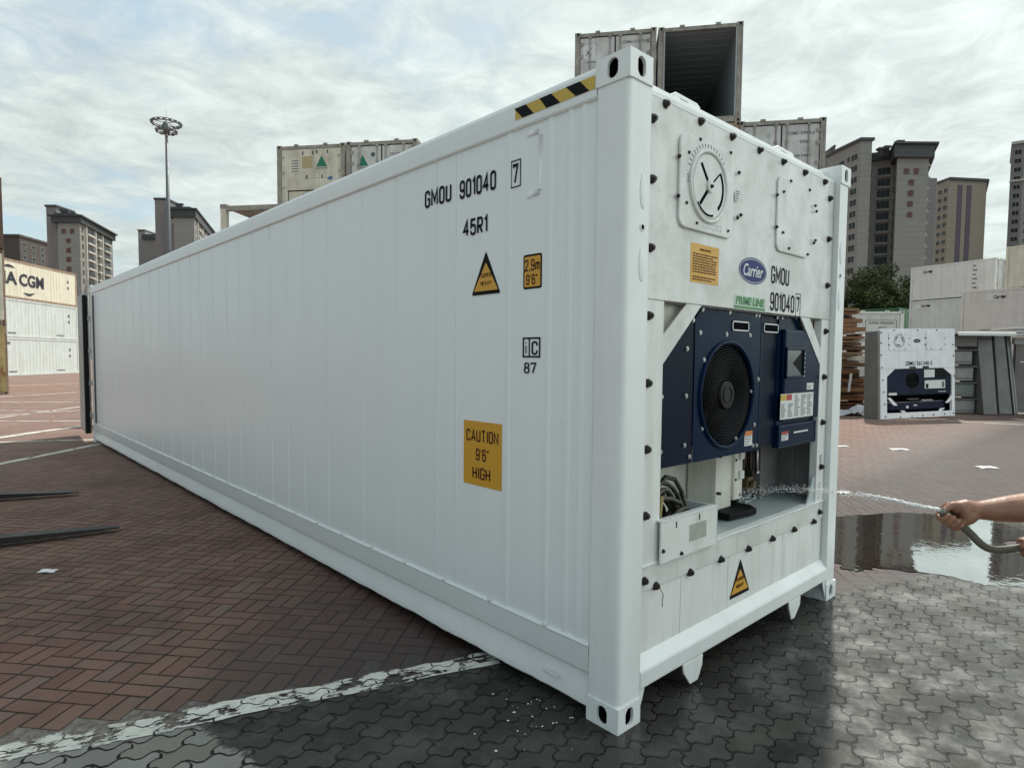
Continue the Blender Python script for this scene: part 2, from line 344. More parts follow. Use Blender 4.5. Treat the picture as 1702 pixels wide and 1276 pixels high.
# condensed stencil alphabet: centre lines in a 1 x 1 cell (x already narrow), stroked with mitred strips
def _rr(x0, y0, x1, y1, r, a, b, n=5):  # arc corners of a rounded box, corners a..b (0 = top right, going left)
    cs = ((x1-r, y1-r, 0), (x0+r, y1-r, 90), (x0+r, y0+r, 180), (x1-r, y0+r, 270)); out = []
    for q in range(a, b+1):
        cx, cy, a0 = cs[q % 4]
        for k in range(n+1): t = R(a0+90*k/n); out.append((cx+r*math.cos(t), cy+r*math.sin(t)))
    return out
def _glyphs():
    W_ = .42; r = .17; g = {}
    g['O'] = g['0'] = [_rr(0, 0, W_, 1, r, 0, 3)+[(W_, 1-r)]]
    g['C'] = [[(W_, .70)]+_rr(0, 0, W_, 1, r, 0, 3)[:-6]+_rr(0, 0, W_, 1, r, 3, 3)+[(W_, .30)]]
    g['G'] = [[(W_, .72)]+_rr(0, 0, W_, 1, r, 0, 3)+[(W_, .48), (W_*.55, .48)]]
    g['M'] = [[(0, 0), (0, 1), (.29, .28), (.58, 1), (.58, 0)]]
    g['U'] = [[(0, 1)]+_rr(0, 0, W_, 1, r, 2, 3)+[(W_, 1)]]
    g['9'] = [[(W_, .62)]+_rr(0, .42, W_, 1, r, 0, 3)+[(W_, .62)], [(W_, .66)]+[(W_, r)]+_rr(0, 0, W_, 1, r, 3, 3)[::-1]+_rr(0, 0, W_, 1, r, 2, 2)[::-1][:6]+[(0, .24)]]
    g['6'] = [[(W_-x, 1-y) for x, y in q] for q in g['9']]
    g['1'] = [[(.0, .80), (.17, 1), (.17, 0)]]
    g['4'] = [[(.34, 0), (.34, 1), (0, .30), (.48, .30)]]
    g['7'] = [[(0, .86), (0, 1), (W_, 1), (.14, 0)]]
    g['5'] = [[(W_, 1), (.03, 1), (0, .54), (.12, .60)]+_rr(0, 0, W_, .62, r, 0, 0)[:6]+[(W_, r)]+_rr(0, 0, W_, .62, r, 3, 3)[::-1]+_rr(0, 0, W_, .62, r, 2, 2)[::-1]+[(0, .24)]]
    g['5'] = [[(W_, 1), (.03, 1), (.01, .53), (.10, .60)]+_rr(0, 0, W_, .62, r, 0, 0)[::-1]+[(W_, r)]+_rr(0, 0, W_, .62, r, 3, 3)[::-1]+_rr(0, 0, W_, .62, r, 2, 2)[::-1]+[(0, .24)]]
    g['R'] = [[(0, 0), (0, 1), (W_-r, 1)]+_rr(0, .46, W_, 1, r, 0, 0)[::-1]+_rr(0, .46, W_, 1, r, 3, 3)[::-1]+[(0, .46)], [(W_*.45, .46), (W_, 0)]]
    g['A'] = [[(0, 0), (.23, 1), (.46, 0)], [(.08, .28), (.38, .28)]]
    g['T'] = [[(0, 1), (.44, 1)], [(.22, 1), (.22, 0)]]; g['I'] = [[(.05, 1), (.05, 0)]]; g['N'] = [[(0, 0), (0, 1), (.44, 0), (.44, 1)]]; g['H'] = [[(0, 0), (0, 1)], [(.42, 0), (.42, 1)], [(0, .5), (.42, .5)]]
    g['E'] = [[(.38, 1), (0, 1), (0, 0), (.38, 0)], [(0, .52), (.32, .52)]]; g['P'] = [[(0, 0), (0, 1), (W_-r, 1)]+_rr(0, .44, W_, 1, r, 0, 0)[::-1]+_rr(0, .44, W_, 1, r, 3, 3)[::-1]+[(0, .44)]]
    g['S'] = [[(W_, .78)]+_rr(0, .50, W_, 1, r, 0, 2)+_rr(0, 0, W_, .50, r, 0, 0)[::-1]+_rr(0, 0, W_, .5, r, 3, 3)[::-1]+_rr(0, 0, W_, .5, r, 2, 2)[::-1]+[(0, .22)]]
    g['V'] = [[(0, 1), (.22, 0), (.44, 1)]]; g['Y'] = [[(0, 1), (.22, .46), (.44, 1)], [(.22, .46), (.22, 0)]]; g['L'] = [[(0, 1), (0, 0), (.38, 0)]]
    g['2'] = [[(0, .76)]+_rr(0, .44, W_, 1, r, 1, 1)[::-1]+_rr(0, .44, W_, 1, r, 0, 0)[::-1]+[(W_, .66), (0, 0), (W_, 0)]]
    g['8'] = [_rr(0.03, .52, W_-.03, 1, .15, 0, 3)+[(W_-.03, .85)], _rr(0, 0, W_, .52, r, 0, 3)+[(W_, .35)]]
    g['m'] = [[(0, 0), (0, .66)], [(0, .5), (.1, .66), (.22, .66), (.27, .56), (.27, 0)], [(.27, .5), (.37, .66), (.49, .66), (.54, .56), (.54, 0)]]
    g['i'] = [[(.05, 0), (.05, .68)], [(.05, .86), (.05, .97)]]; g[','] = [[(.06, .06), (.02, -.14)]]; g["'"] = [[(.04, 1), (.04, .80)]]; g['"'] = [[(.03, 1), (.03, .80)], [(.15, 1), (.15, .80)]]
    g['Z'] = [[(0, 1), (W_, 1), (0, 0), (W_, 0)]]; g['3'] = [[(0, .80)]+_rr(0, .5, W_, 1, r, 1, 1)[::-1]+_rr(0, .5, W_, 1, r, 0, 0)[::-1]+_rr(0, .5, W_, 1, r, 3, 3)[::-1]+[(.2, .5)]+_rr(0, 0, W_, .5, r, 0, 0)[::-1]+_rr(0, 0, W_, .5, r, 3, 3)[::-1]+_rr(0, 0, W_, .5, r, 2, 2)[::-1]+[(0, .2)]]
    g[' '] = []
    return g
GLY = _glyphs()
def stencil(name, body, m, parent, org, right, up, h, wdt, sw=.14, thick=.0012):
    """condensed painted lettering; sw = stroke width as a share of the cap height"""
    quads = []; x = 0.; hw = sw/2
    for ch in body:
        gl = GLY[ch]; xm = max([p[0] for q in gl for p in q] or [.30])
        for q in gl:
            P = [np.array((p[0]+x+hw, p[1]*(1-sw)+hw)) for p in q]; P = [p for i, p in enumerate(P) if i == 0 or np.linalg.norm(p-P[i-1]) > 1e-4]
            Lh, Rh = [], []; closed = np.linalg.norm(P[0]-P[-1]) < 1e-3 and len(P) > 3
            for i, p in enumerate(P):
                a = P[i-1] if i else (P[-2] if closed else None); b = P[i+1] if i+1 < len(P) else (P[1] if closed else None)
                d1 = None if a is None else (p-a)/np.linalg.norm(p-a); d2 = None if b is None else (b-p)/np.linalg.norm(b-p)
                d = d1 if d2 is None else d2 if d1 is None else d1+d2
                if np.linalg.norm(d) < .2: d = d1
                d = d/np.linalg.norm(d); n_ = np.array((-d[1], d[0])); k = 1. if (d1 is None or d2 is None) else 1/max(.42, float(np.dot(n_, np.array((-d1[1], d1[0])))))
                Lh.append(p+n_*hw*k); Rh.append(p-n_*hw*k)
            for i in range(len(P)-1): quads.append((Lh[i], Rh[i], Rh[i+1], Lh[i+1]))
        x += xm+sw+.11
    x -= .11; rt = np.array(right, float); uv = np.array(up, float); nn = np.cross(rt, uv); b = MB(); O = np.array(org, float)
    for q in quads:
        vs = [O+rt*p[0]/x*wdt+uv*p[1]*h+nn*thick for p in q]; b.add(vs, [(0, 1, 2, 3)])
    return b.build(name, m, parent)

# ------------------------------------------------------------------ ground
LA = np.array([-1.99, 1.585]); LD = np.array([1.927, -.65]); LD = LD/np.linalg.norm(LD); LN = np.array([-LD[1], LD[0]])  # kerb-side paint line; LN points to the red paving
def noise_wet(n, P, k=.9): return n.m('MULTIPLY', n.m('SUBTRACT', n.noise(P, 2.3, 6, .65), .5), k)
def red_fn(n, p):
    P = n.pos(); x, y, z = n.sep(P)
    wob = n.noise(P, 1.7, 2, .5)
    a = R(-49.5); ca, sa = math.cos(a), math.sin(a); q = 1/.1
    jx = n.m('MULTIPLY', n.m('SUBTRACT', wob, .5), .03)
    ux = n.m('ADD', n.m('ADD', n.m('MULTIPLY', x, ca*q), n.m('MULTIPLY', y, sa*q)), n.m('MULTIPLY', jx, 6.))
    vy = n.m('ADD', n.m('ADD', n.m('MULTIPLY', x, -sa*q), n.m('MULTIPLY', y, ca*q)), n.m('MULTIPLY', jx, -5.))
    ccol = n.m('FLOOR', n.m('DIVIDE', ux, 2.)); fu = n.m('SUBTRACT', ux, n.m('MULTIPLY', ccol, 2.)); wv = n.m('SUBTRACT', vy, ccol); fw = n.m('FLOOR', wv)
    hor = n.m('LESS_THAN', n.m('FLOORED_MODULO', fw, 4.), 1.5); ver = n.m('SUBTRACT', 1., hor)
    w2 = n.m('MULTIPLY', n.m('FLOOR', n.m('DIVIDE', wv, 2.)), 2.); ffu = n.m('FLOOR', fu)
    sel = lambda h_, v_: n.m('ADD', n.m('MULTIPLY', hor, h_), n.m('MULTIPLY', ver, v_))
    bu = sel(fu, n.m('FRACT', fu)); bv = sel(n.m('FRACT', wv), n.m('SUBTRACT', wv, w2))
    Lx = n.m('ADD', 1., hor); Ly = n.m('ADD', 1., ver)
    ed = n.m('MINIMUM', n.m('MINIMUM', bu, n.m('SUBTRACT', Lx, bu)), n.m('MINIMUM', bv, n.m('SUBTRACT', Ly, bv)))
    ci = n.m('ADD', n.m('MULTIPLY', ccol, 2.), n.m('MULTIPLY', ver, ffu)); cj = n.m('ADD', sel(fw, w2), ccol)
    rid = n.white(n.com(ci, cj, 3.)); rid2 = n.white(n.com(ci, cj, 9.))
    # is this paver wholly on the red side of the paint line? (saw-tooth edge)
    mx = n.m('ADD', ci, n.m('MULTIPLY', Lx, .5)); my = n.m('ADD', cj, n.m('MULTIPLY', Ly, .5))
    wx = n.m('SUBTRACT', n.m('MULTIPLY', mx, ca*.1), n.m('MULTIPLY', my, sa*.1)); wy = n.m('ADD', n.m('MULTIPLY', mx, sa*.1), n.m('MULTIPLY', my, ca*.1))
    sdist = n.m('ADD', n.m('MULTIPLY', n.m('SUBTRACT', wx, LA[0]), LN[0]), n.m('MULTIPLY', n.m('SUBTRACT', wy, LA[1]), LN[1]))
    inred = n.m('GREATER_THAN', sdist, .135)
    fine = n.noise(P, 55, 4, .65); big = n.noise(P, .55, 5, .6); mid = n.noise(P, 4.5, 5, .65)
    jw = n.m('ADD', .045, n.m('MULTIPLY', n.m('SUBTRACT', mid, .5), .09))
    face = n.rng(n.m('SUBTRACT', ed, jw), -.012, .022, 0, 1, True)
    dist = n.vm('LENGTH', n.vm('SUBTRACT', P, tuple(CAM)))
    c = n.mix(rid, (.150, .082, .068), (.200, .118, .098))
    c = n.mix(n.rng(rid2, .84, .9, 0, .4), c, (.17, .14, .125))
    c = n.mix(n.rng(big, .42, .66, 0, .5), c, (.205, .145, .112)); c = n.mix(n.rng(n.noise(P, .9, 6, .66), .50, .64, 0, .62), c, (.062, .044, .038))
    c = n.mix(n.rng(mid, .45, .75, 0, .45), c, (.12, .09, .075))
    c = n.mix(n.rng(fine, .45, .8, 0, .35), c, (.10, .075, .065))
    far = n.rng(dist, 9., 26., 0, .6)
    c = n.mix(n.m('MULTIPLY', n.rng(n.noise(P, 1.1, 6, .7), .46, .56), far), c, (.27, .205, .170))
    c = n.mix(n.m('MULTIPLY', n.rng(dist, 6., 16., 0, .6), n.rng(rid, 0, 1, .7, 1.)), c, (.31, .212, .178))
    # rain-wet part near the washed end
    wet = n.rng(n.m('ADD', n.m('ADD', n.m('MULTIPLY', n.m('SUBTRACT', x, LA[0]), LD[0]), n.m('MULTIPLY', n.m('SUBTRACT', y, LA[1]), LD[1]-.30)), noise_wet(n, P, 1.2)), .35, 1.0, 0, 1, True)
    wet = n.m('MULTIPLY', wet, n.rng(y, 3.4, 1.2, 0, 1))
    wet = n.m('MAXIMUM', wet, n.m('MULTIPLY', n.rng(x, 2.2, 2.7), n.rng(n.m('ADD', n.vm('LENGTH', n.vm('SUBTRACT', P, (4.7, -.1, 0.))), noise_wet(n, P, 1.4)), 2.2, 1.3)))
    joint = n.mix(n.rng(fine, .3, .7), (.022, .018, .015), (.055, .045, .038))
    c = n.mix(face, joint, c)
    dirt = n.mix(n.rng(n.noise(P, 30, 5, .7), .35, .65), (.10, .085, .075), (.24, .215, .20))
    c = n.mix(inred, dirt, c)
    c = n.mix(n.m('MULTIPLY', wet, .80), c, (.016, .008, .008))
    n.put(p.inputs['Base Color'], c)
    n.put(p.inputs['Roughness'], n.rng(wet, 0, 1, .85, .38)); n.put(p.inputs['Specular IOR Level'], n.rng(wet, 0, 1, .12, .35))
    h = n.m('ADD', n.m('MULTIPLY', face, n.m('ADD', .75, n.m('MULTIPLY', rid, .35))), n.m('MULTIPLY', fine, .22))
    tl = n.m('ADD', n.m('MULTIPLY', n.m('SUBTRACT', rid, .5), bu), n.m('MULTIPLY', n.m('SUBTRACT', rid2, .5), bv))
    h = n.m('ADD', h, n.m('MULTIPLY', tl, .45))
    h = n.m('MULTIPLY', h, n.m('ADD', .35, n.m('MULTIPLY', inred, .65)))
    n.put(p.inputs['Normal'], n.bump(h, .8, .010))
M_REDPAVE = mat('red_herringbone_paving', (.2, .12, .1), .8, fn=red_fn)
def zig_nodes(n, P):
    x, y, z = n.sep(P)
    u = n.m('ADD', n.m('MULTIPLY', n.m('SUBTRACT', x, LA[0]), LD[0]), n.m('MULTIPLY', n.m('SUBTRACT', y, LA[1]), LD[1]))
    v = n.m('ADD', n.m('MULTIPLY', n.m('SUBTRACT', x, LA[0]), LN[0]), n.m('MULTIPLY', n.m('SUBTRACT', y, LA[1]), LN[1]))
    Lp, Hp = .232, .116
    wb = n.m('MULTIPLY', n.m('SUBTRACT', n.noise(P, 2.4, 2, .5), .5), .012)
    def trap(t, per):
        q = n.m('PINGPONG', n.m('ADD', t, 50.), per/2); q = n.m('DIVIDE', q, per/2)
        return n.m('SUBTRACT', n.rng(q, .22, .78, 0., 2.), 1.)
    v2 = n.m('ADD', n.m('ADD', v, n.m('MULTIPLY', trap(u, Lp/2), .0155)), wb)
    row = n.m('FLOOR', n.m('DIVIDE', v2, Hp)); fv = n.m('FRACT', n.m('DIVIDE', v2, Hp))
    off = n.m('MULTIPLY', n.m('FLOORED_MODULO', row, 2.), Lp/2)
    u2 = n.m('ADD', n.m('ADD', n.m('ADD', u, off), n.m('MULTIPLY', trap(n.m('ADD', v2, Hp*.25), Hp), .021)), n.m('MULTIPLY', wb, .7))
    ci = n.m('FLOOR', n.m('DIVIDE', u2, Lp)); fu = n.m('FRACT', n.m('DIVIDE', u2, Lp))
    ed = n.m('MINIMUM', n.m('MULTIPLY', n.m('MINIMUM', fu, n.m('SUBTRACT', 1., fu)), Lp), n.m('MULTIPLY', n.m('MINIMUM', fv, n.m('SUBTRACT', 1., fv)), Hp))
    return u, v, ci, row, ed, fu, fv
def grey_fn(n, p):
    P = n.pos(); x, y, z = n.sep(P); u, v, ci, row, ed, fu, fv = zig_nodes(n, P)
    rid = n.white(n.com(ci, row, 1.)); rid2 = n.white(n.com(ci, row, 5.))
    fine = n.noise(P, 60, 4, .65); mid = n.noise(P, 5, 5, .65); big = n.noise(P, .8, 4, .6)
    pt = n.noise(P, 3.1, 5, .7); lit_zone = n.rng(n.m('ADD', x, n.m('MULTIPLY', y, -2.714)), 2.0, 2.8, 0, .9)  # mask of the sunlit side of the container's shadow, painted into gloss
    jw = n.m('ADD', .0048, n.m('MULTIPLY', n.m('SUBTRACT', mid, .5), .014))
    face = n.rng(n.m('SUBTRACT', ed, jw), -.0014, .0024, 0, 1, True)
    c = n.mix(rid, (.215, .213, .198), (.275, .270, .252))
    c = n.mix(n.rng(mid, .4, .75, 0, .45), c, (.13, .125, .112))
    c = n.mix(n.rng(fine, .45, .8, 0, .35), c, (.10, .095, .09))
    c = n.mix(n.rng(rid2, .86, .9, 0, .5), c, (.14, .13, .10))
    # soaked: from a ragged edge left of the container to the hose side; drier again to the right
    w1 = n.rng(n.m('ADD', n.m('ADD', u, n.m('MULTIPLY', v, .9)), noise_wet(n, P, 1.0)), .56, .62, 0, 1, True)
    w1 = n.m('MULTIPLY', w1, n.rng(x, 2.8, 1.5, .90, 1.))
    wet = n.m('MULTIPLY', w1, n.rng(n.m('ADD', n.m('MULTIPLY', rid2, .4), big), .3, .95, 1., .82))
    c = n.mix(face, n.mix(n.rng(fine, .3, .7), (.012, .011, .010), (.04, .036, .032)), c)
    gl = n.m('MULTIPLY', n.m('SUBTRACT', 1., face), n.m('MULTIPLY', n.rng(n.noise(P, 9, 4, .7), .50, .62), n.m('SUBTRACT', 1., lit_zone)))  # painted glints: joints kept pale where the wet paving lies in shade
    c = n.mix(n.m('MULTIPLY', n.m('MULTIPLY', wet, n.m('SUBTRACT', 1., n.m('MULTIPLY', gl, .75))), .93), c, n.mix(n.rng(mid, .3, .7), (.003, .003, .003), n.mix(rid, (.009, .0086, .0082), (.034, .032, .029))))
    n.put(p.inputs['Base Color'], c)
    sheen = n.m('MULTIPLY', wet, n.rng(mid, .35, .65, .55, 1.))
    n.put(p.inputs['Roughness'], n.rng(sheen, 0, 1, .80, .09)); n.put(p.inputs['Specular IOR Level'], n.m('ADD', .06, n.m('MULTIPLY', wet, n.m('ADD', n.rng(pt, .50, .62, .0, .34), n.m('MULTIPLY', lit_zone, n.rng(pt, .40, .62, .10, .55))))))
    tl = n.m('ADD', n.m('MULTIPLY', n.m('SUBTRACT', rid, .5), fu), n.m('MULTIPLY', n.m('SUBTRACT', rid2, .5), fv))
    h = n.m('ADD', n.m('MULTIPLY', face, n.m('ADD', .8, n.m('MULTIPLY', rid, .35))), n.m('MULTIPLY', fine, n.rng(wet, 0, 1, .16, .05)))
    h = n.m('ADD', h, n.m('MULTIPLY', tl, .25)); h = n.m('ADD', h, n.m('MULTIPLY', mid, .16))
    n.put(p.inputs['Normal'], n.bump(h, .75, .010))
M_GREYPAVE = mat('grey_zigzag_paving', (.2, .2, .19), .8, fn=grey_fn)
def paint_fn(n, p):
    P = n.pos(); u, v, ci, row, ed, fu, fv = zig_nodes(n, P)
    fine = n.noise(P, 70, 4, .7); mid = n.noise(P, 7, 5, .7); sc = n.noise(n.com(n.m('MULTIPLY', u, 5.), n.m('MULTIPLY', v, 60.), 0.), 1., 5, .6)
    wear = n.m('ADD', n.m('ADD', n.m('MULTIPLY', mid, .62), n.m('MULTIPLY', sc, .33)), n.m('MULTIPLY', n.rng(n.white(n.com(ci, row, 2.)), .7, .8), .05))
    face = n.rng(ed, .003, .0055)
    c = n.mix(n.rng(wear, .40, .62), (.62, .62, .57), (.40, .395, .36)); c = n.mix(n.rng(fine, .5, .75, 0, .5), c, (.25, .24, .22))
    n.put(p.inputs['Base Color'], c); p.inputs['Roughness'].default_value = .75
    n.put(p.inputs['Alpha'], n.m('MULTIPLY', face, n.rng(wear, .505, .525, 1., 0.)))
    n.put(p.inputs['Normal'], n.bump(n.m('ADD', fine, mid), .4, .006))
M_LINE = mat('worn_white_road_paint', (.6, .6, .55), .75, fn=paint_fn)
def farline_fn(n, p):
    P = n.pos(); a = n.noise(P, 3.2, 6, .7)
    n.put(p.inputs['Base Color'], n.mix(n.rng(a, .35, .65), (.62, .60, .55), (.42, .38, .34)))
    n.put(p.inputs['Alpha'], n.rng(a, .56, .60, 1., 0.))
M_FARLINE = mat('faded_white_road_paint', (.6, .6, .55), .8, fn=farline_fn)
def sheet(name, pts, z, m): 
    b = MB(); b.add([(q[0], q[1], z) for q in pts], [tuple(range(len(pts)))])
    o = b.build(name, m); 
    if o.data.polygons[0].normal.z < 0: o.data.flip_normals()
    return struct(o)
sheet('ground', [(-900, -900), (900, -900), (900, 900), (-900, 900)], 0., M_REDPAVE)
def along(u, v): return LA+LD*u+LN*v
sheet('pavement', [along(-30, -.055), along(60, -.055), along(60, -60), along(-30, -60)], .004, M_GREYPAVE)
# worn paint line, ragged outline
top = [along(t, .062+.012*math.sin(t*9)+random.uniform(-.012, .012)) for t in np.arange(-4, 2.6, .07)]
bot = [along(t, -.085+.010*math.sin(t*7+1)+random.uniform(-.006, .006)) for t in np.arange(-4, 2.6, .07)]
b = MB(); k = len(top); b.add([(q[0], q[1], .0082) for q in top]+[(q[0], q[1], .0082) for q in bot], [(k+i, k+i+1, i+1, i) for i in range(k-1)]); struct(b.build('road_marking', M_LINE))
def gline(a, c, wd):
    a = G(*a)[:2]; c = G(*c)[:2]; d = c-a; L = np.linalg.norm(d); d /= L; nn = np.array([-d[1], d[0]])*wd/2
    a = a-d*L*1.0; c = c+d*L*.9; m = max(8, int(L*6)); b = MB(); up = []; lo = []
    for i in range(m+1):
        q = a+(c-a)*i/m; j = random.uniform(.7, 1.15); up.append((*(q+nn*j), .0045)); lo.append((*(q-nn*random.uniform(.7, 1.15)), .0045))
    b.add(up+lo, [(i, m+1+i, m+2+i, i+1) for i in range(m)]); o = b.build('road_marking', M_FARLINE)
    if o.data.polygons[0].normal.z < 0: o.data.flip_normals()
    struct(o)
for a, c, wd in (((0, 727), (140, 707), .22), ((0, 735), (145, 731), .16), ((0, 771), (150, 741), .16), ((0, 694), (133, 676), .13), ((0, 690), (133, 682), .13), ((0, 699.5), (133, 699.5), .12), ((0, 682), (60, 682.5), .12), ((0, 668), (133, 668.5), .16), ((20, 641), (133, 637), .24), ((20, 658), (133, 652), .2)): gline(a, c, wd)
gline((1560, 699), (1700, 706), .12)
# puddle
def water_fn(n, p):
    nt = n.nt; P = n.pos(); x, y, z = n.sep(P)
    rip = n.m('ADD', n.m('MULTIPLY', n.noise(P, 9, 3, .5), .5), n.m('MULTIPLY', n.noise(P, 34, 2, .5), .10))
    nb = n.bump(rip, .06, .02)
    gl = n.node('ShaderNodeBsdfGlossy'); gl.inputs['Roughness'].default_value = .012; gl.inputs['Color'].default_value = (.88, .92, .91, 1); n.l.new(nb, gl.inputs['Normal'])
    df = n.node('ShaderNodeBsdfDiffuse'); df.inputs['Color'].default_value = (.045, .032, .026, 1)
    tr = n.node('ShaderNodeBsdfTransparent')
    fr = n.node('ShaderNodeFresnel'); fr.inputs[0].default_value = 2.6
    mx = n.node('ShaderNodeMixShader'); n.l.new(n.rng(fr.outputs[0], .1, .6, .45, 1.), mx.inputs[0]); n.l.new(df.outputs[0], mx.inputs[1]); n.l.new(gl.outputs[0], mx.inputs[2])
    out = nt.nodes['Material Output']; n.l.new(mx.outputs[0], out.inputs['Surface'])
M_WATER = mat('puddle_water', (.1, .1, .1), .02, fn=water_fn)
pud = [(1391, 859), (1443, 855), (1495, 852), (1557, 855), (1619, 863), (1662, 866), (1720, 869), (1760, 880), (1752, 893), (1716, 893), (1686, 897), (1668, 902), (1672, 916), (1700, 922), (1745, 940), (1765, 965), (1702, 975), (1635, 974), (1609, 965), (1557, 956), (1500, 948), (1455, 944), (1425, 950), (1404, 946), (1390, 934), (1375, 915), (1345, 885), (1352, 868)]
pts = [G(*q)[:2] for q in pud]; fine = []
for i, q in enumerate(pts):
    q2 = pts[(i+1) % len(pts)]; m = 6
    for t in range(m):
        e = q+(q2-q)*t/m; d = q2-q; nn = np.array([-d[1], d[0]])/(np.linalg.norm(d)+1e-6)
        fine.append(e+nn*random.uniform(-.025, .025)+(np.random.RandomState(i*9+t).rand(2)-.5)*.02)
sheet('water', fine, .0064, M_WATER)

# ------------------------------------------------------------------ the washed refrigerated container
RC = thing('refrigerated_container', 'large freshly painted white refrigerated container in front, cooling unit facing the hose', 'container', (0, 0, 0))
Wd, Ln, Ht = 2.438, 12.192, 2.896
CW, CL, CH = .162, .178, .118
def casting(x, y, z, sx, sy):     # outer corner x,y; sx,sy point inwards
    mb = MB(); dk = MB()
    x0, x1 = (x, x+CW) if sx > 0 else (x-CW, x); y0, y1 = (y, y+CL) if sy > 0 else (y-CL, y)
    xo = x0 if sx > 0 else x1; yo = y0 if sy > 0 else y1
    if sx > 0: hole_plate(mb, (xo, y1, z), (0, -1, 0), (0, 0, 1), CL, CH, .056, .082, .05, dk)
    else: hole_plate(mb, (xo, y0, z), (0, 1, 0), (0, 0, 1), CL, CH, .056, .082, .05, dk)
    if sy > 0: hole_plate(mb, (x0, yo, z), (1, 0, 0), (0, 0, 1), CW, CH, .056, .082, .05, dk)
    else: hole_plate(mb, (x1, yo, z), (-1, 0, 0), (0, 0, 1), CW, CH, .056, .082, .05, dk)
    xi = x1 if sx > 0 else x0; yi = y1 if sy > 0 else y0
    mb.add([(x0, y0, z), (x1, y0, z), (x1, y1, z), (x0, y1, z), (x0, y0, z+CH), (x1, y0, z+CH), (x1, y1, z+CH), (x0, y1, z+CH)], [(0, 3, 2, 1), (4, 5, 6, 7)])
    mb.add([(xi, y0, z), (xi, y1, z), (xi, y1, z+CH), (xi, y0, z+CH)], [(0, 1, 2, 3)]); mb.add([(x0, yi, z), (x1, yi, z), (x1, yi, z+CH), (x0, yi, z+CH)], [(0, 1, 2, 3)])
    return mb, dk
for x, sx in ((0, 1), (Wd, -1)):
    for y, sy in ((0, 1), (Ln, -1)):
        for z in (0, Ht-CH):
            mb, dk = casting(x, y, z, sx, sy); o = mb.build('corner_casting', M_WHITE, RC); dk.build('casting_opening', M_DARK, o)  # hole walls and back painted near-black for the shade inside
# corner posts with rounded outer edge, oval pressings and a vent hole
def post_poly(x, y, sx, sy, w, l):
    ins = .006; X = x+sx*ins; Y = y+sy*ins
    pts = [(X, Y), (X+sx*(w-ins), Y), (X+sx*(w-ins), Y+sy*.05), (X+sx*.05, Y+sy*.05), (X+sx*.05, Y+sy*(l-ins)), (X, Y+sy*(l-ins))]
    c = np.array(pts[0]); r = .028; arc = []
    for k in range(7): t = k/6; a = c+np.array((0, sy*r)); d = c+np.array((sx*r, 0)); arc.append(tuple((1-t)**2*a+2*t*(1-t)*c+t*t*d))
    return arc+pts[1:]
for x, sx in ((0, 1), (Wd, -1)):
    for y, sy in ((0, 1), (Ln, -1)):
        b = MB(); b.prism(post_poly(x, y, sx, sy, .162, .172), 2, CH, Ht-CH); o = b.build('corner_post', M_WHITE, RC)
        if y == 0:
            for zc in (2.335, 2.03): pr = MB(); pr.ball((x+sx*.112, .006, zc), 1, 20, (.022, .007, .075)); pr.build('oval_pressing', M_WHITE, o)
            hz = MB(); hz.ring((x+sx*.112, .006, 2.185), (0, 1, 0), .014, .005, 20, 6); hz.build('vent_boss', M_WHITE, o)
            hd = MB(); hd.cyl((x+sx*.112, .007, 2.185), (x+sx*.112, .003, 2.185), .012, 16); hd.build('vent_hole', M_DARK, o)
# side skins with panel joints
seams = [10.77, 10.09, 9.43, 8.83, 8.35, 7.85, 7.38, 6.93, 6.46, 6.05, 5.72, 5.28, 4.87, 4.52, 4.15, 3.77, 3.43, 3.11, 2.71, 2.19, 1.77, 1.35, 1.17, .74, .46, .335, .255]
def skin(sign):
    xs = .022; prof = [(xs, .17)]
    for s_ in sorted(seams):
        if s_ < .8: prof += [(xs, s_-.018), (xs-.006, s_-.010), (xs-.006, s_+.010), (xs, s_+.018)]      # pressed ribs near the end frame
        else: prof += [(xs, s_-.010), (xs-.003, s_-.006), (xs+.006, s_-.0016), (xs+.006, s_+.0016), (xs-.003, s_+.006), (xs, s_+.010)]
    prof += [(xs, 12.02)]; nz = [.32, 2.75]
    X = (lambda q: q) if sign > 0 else (lambda q: Wd-q)
    m = len(prof); vs = [(X(q[0]), q[1], z) for z in nz for q in prof]
    fs = [(i, m+i, m+i+1, i+1) if sign > 0 else (i, i+1, m+i+1, m+i) for i in range(m-1)]
    b = MB(); b.add(vs, fs); return b
skin(1).build('side_panel', M_SIDE, RC); skin(-1).build('side_panel', M_SIDE, RC)
# rails
def side_rail(poly_xz, y0, y1, step, jit, name, sign):
    b = MB(); ys = np.arange(y0, y1+1e-6, (y1-y0)/max(1, round((y1-y0)/step))); m = len(poly_xz)
    rs = np.random.RandomState(4); vs = []; a = 0.
    for y in ys:
        a = a*.82+rs.uniform(-1, 1)*jit; 
        for i, (x, z) in enumerate(poly_xz):
            dz = a if (z < .08 and jit) else 0; dxx = a*.8 if (z < .11 and jit) else 0
            vs.append((x+dxx if sign > 0 else Wd-x, y, z+dz))
    n = len(ys); fs = []
    for k in range(n-1):
        for i in range(m):
            j = (i+1) % m; q = (k*m+i, k*m+j, (k+1)*m+j, (k+1)*m+i); fs.append(q if sign > 0 else q[::-1])
    b.add(vs, fs); b.add(vs[:m], [tuple(range(m))[::-1 if sign > 0 else 1]]); b.add(vs[-m:], [tuple(range(m))[::1 if sign > 0 else -1]])
    return b.build(name, M_SIDE, RC)
topr = [(.05, 2.742), (.012, 2.742), (.006, 2.750), (.003, 2.80), (.003, 2.852), (.012, 2.872), (.034, 2.878), (.06, 2.878)]
botr = [(.05, .345), (.010, .345), (.004, .338), (.007, .326), (.014, .212), (.034, .200), (.034, .190), (.004, .085), (.000, .062), (.008, .052), (.05, .052)]
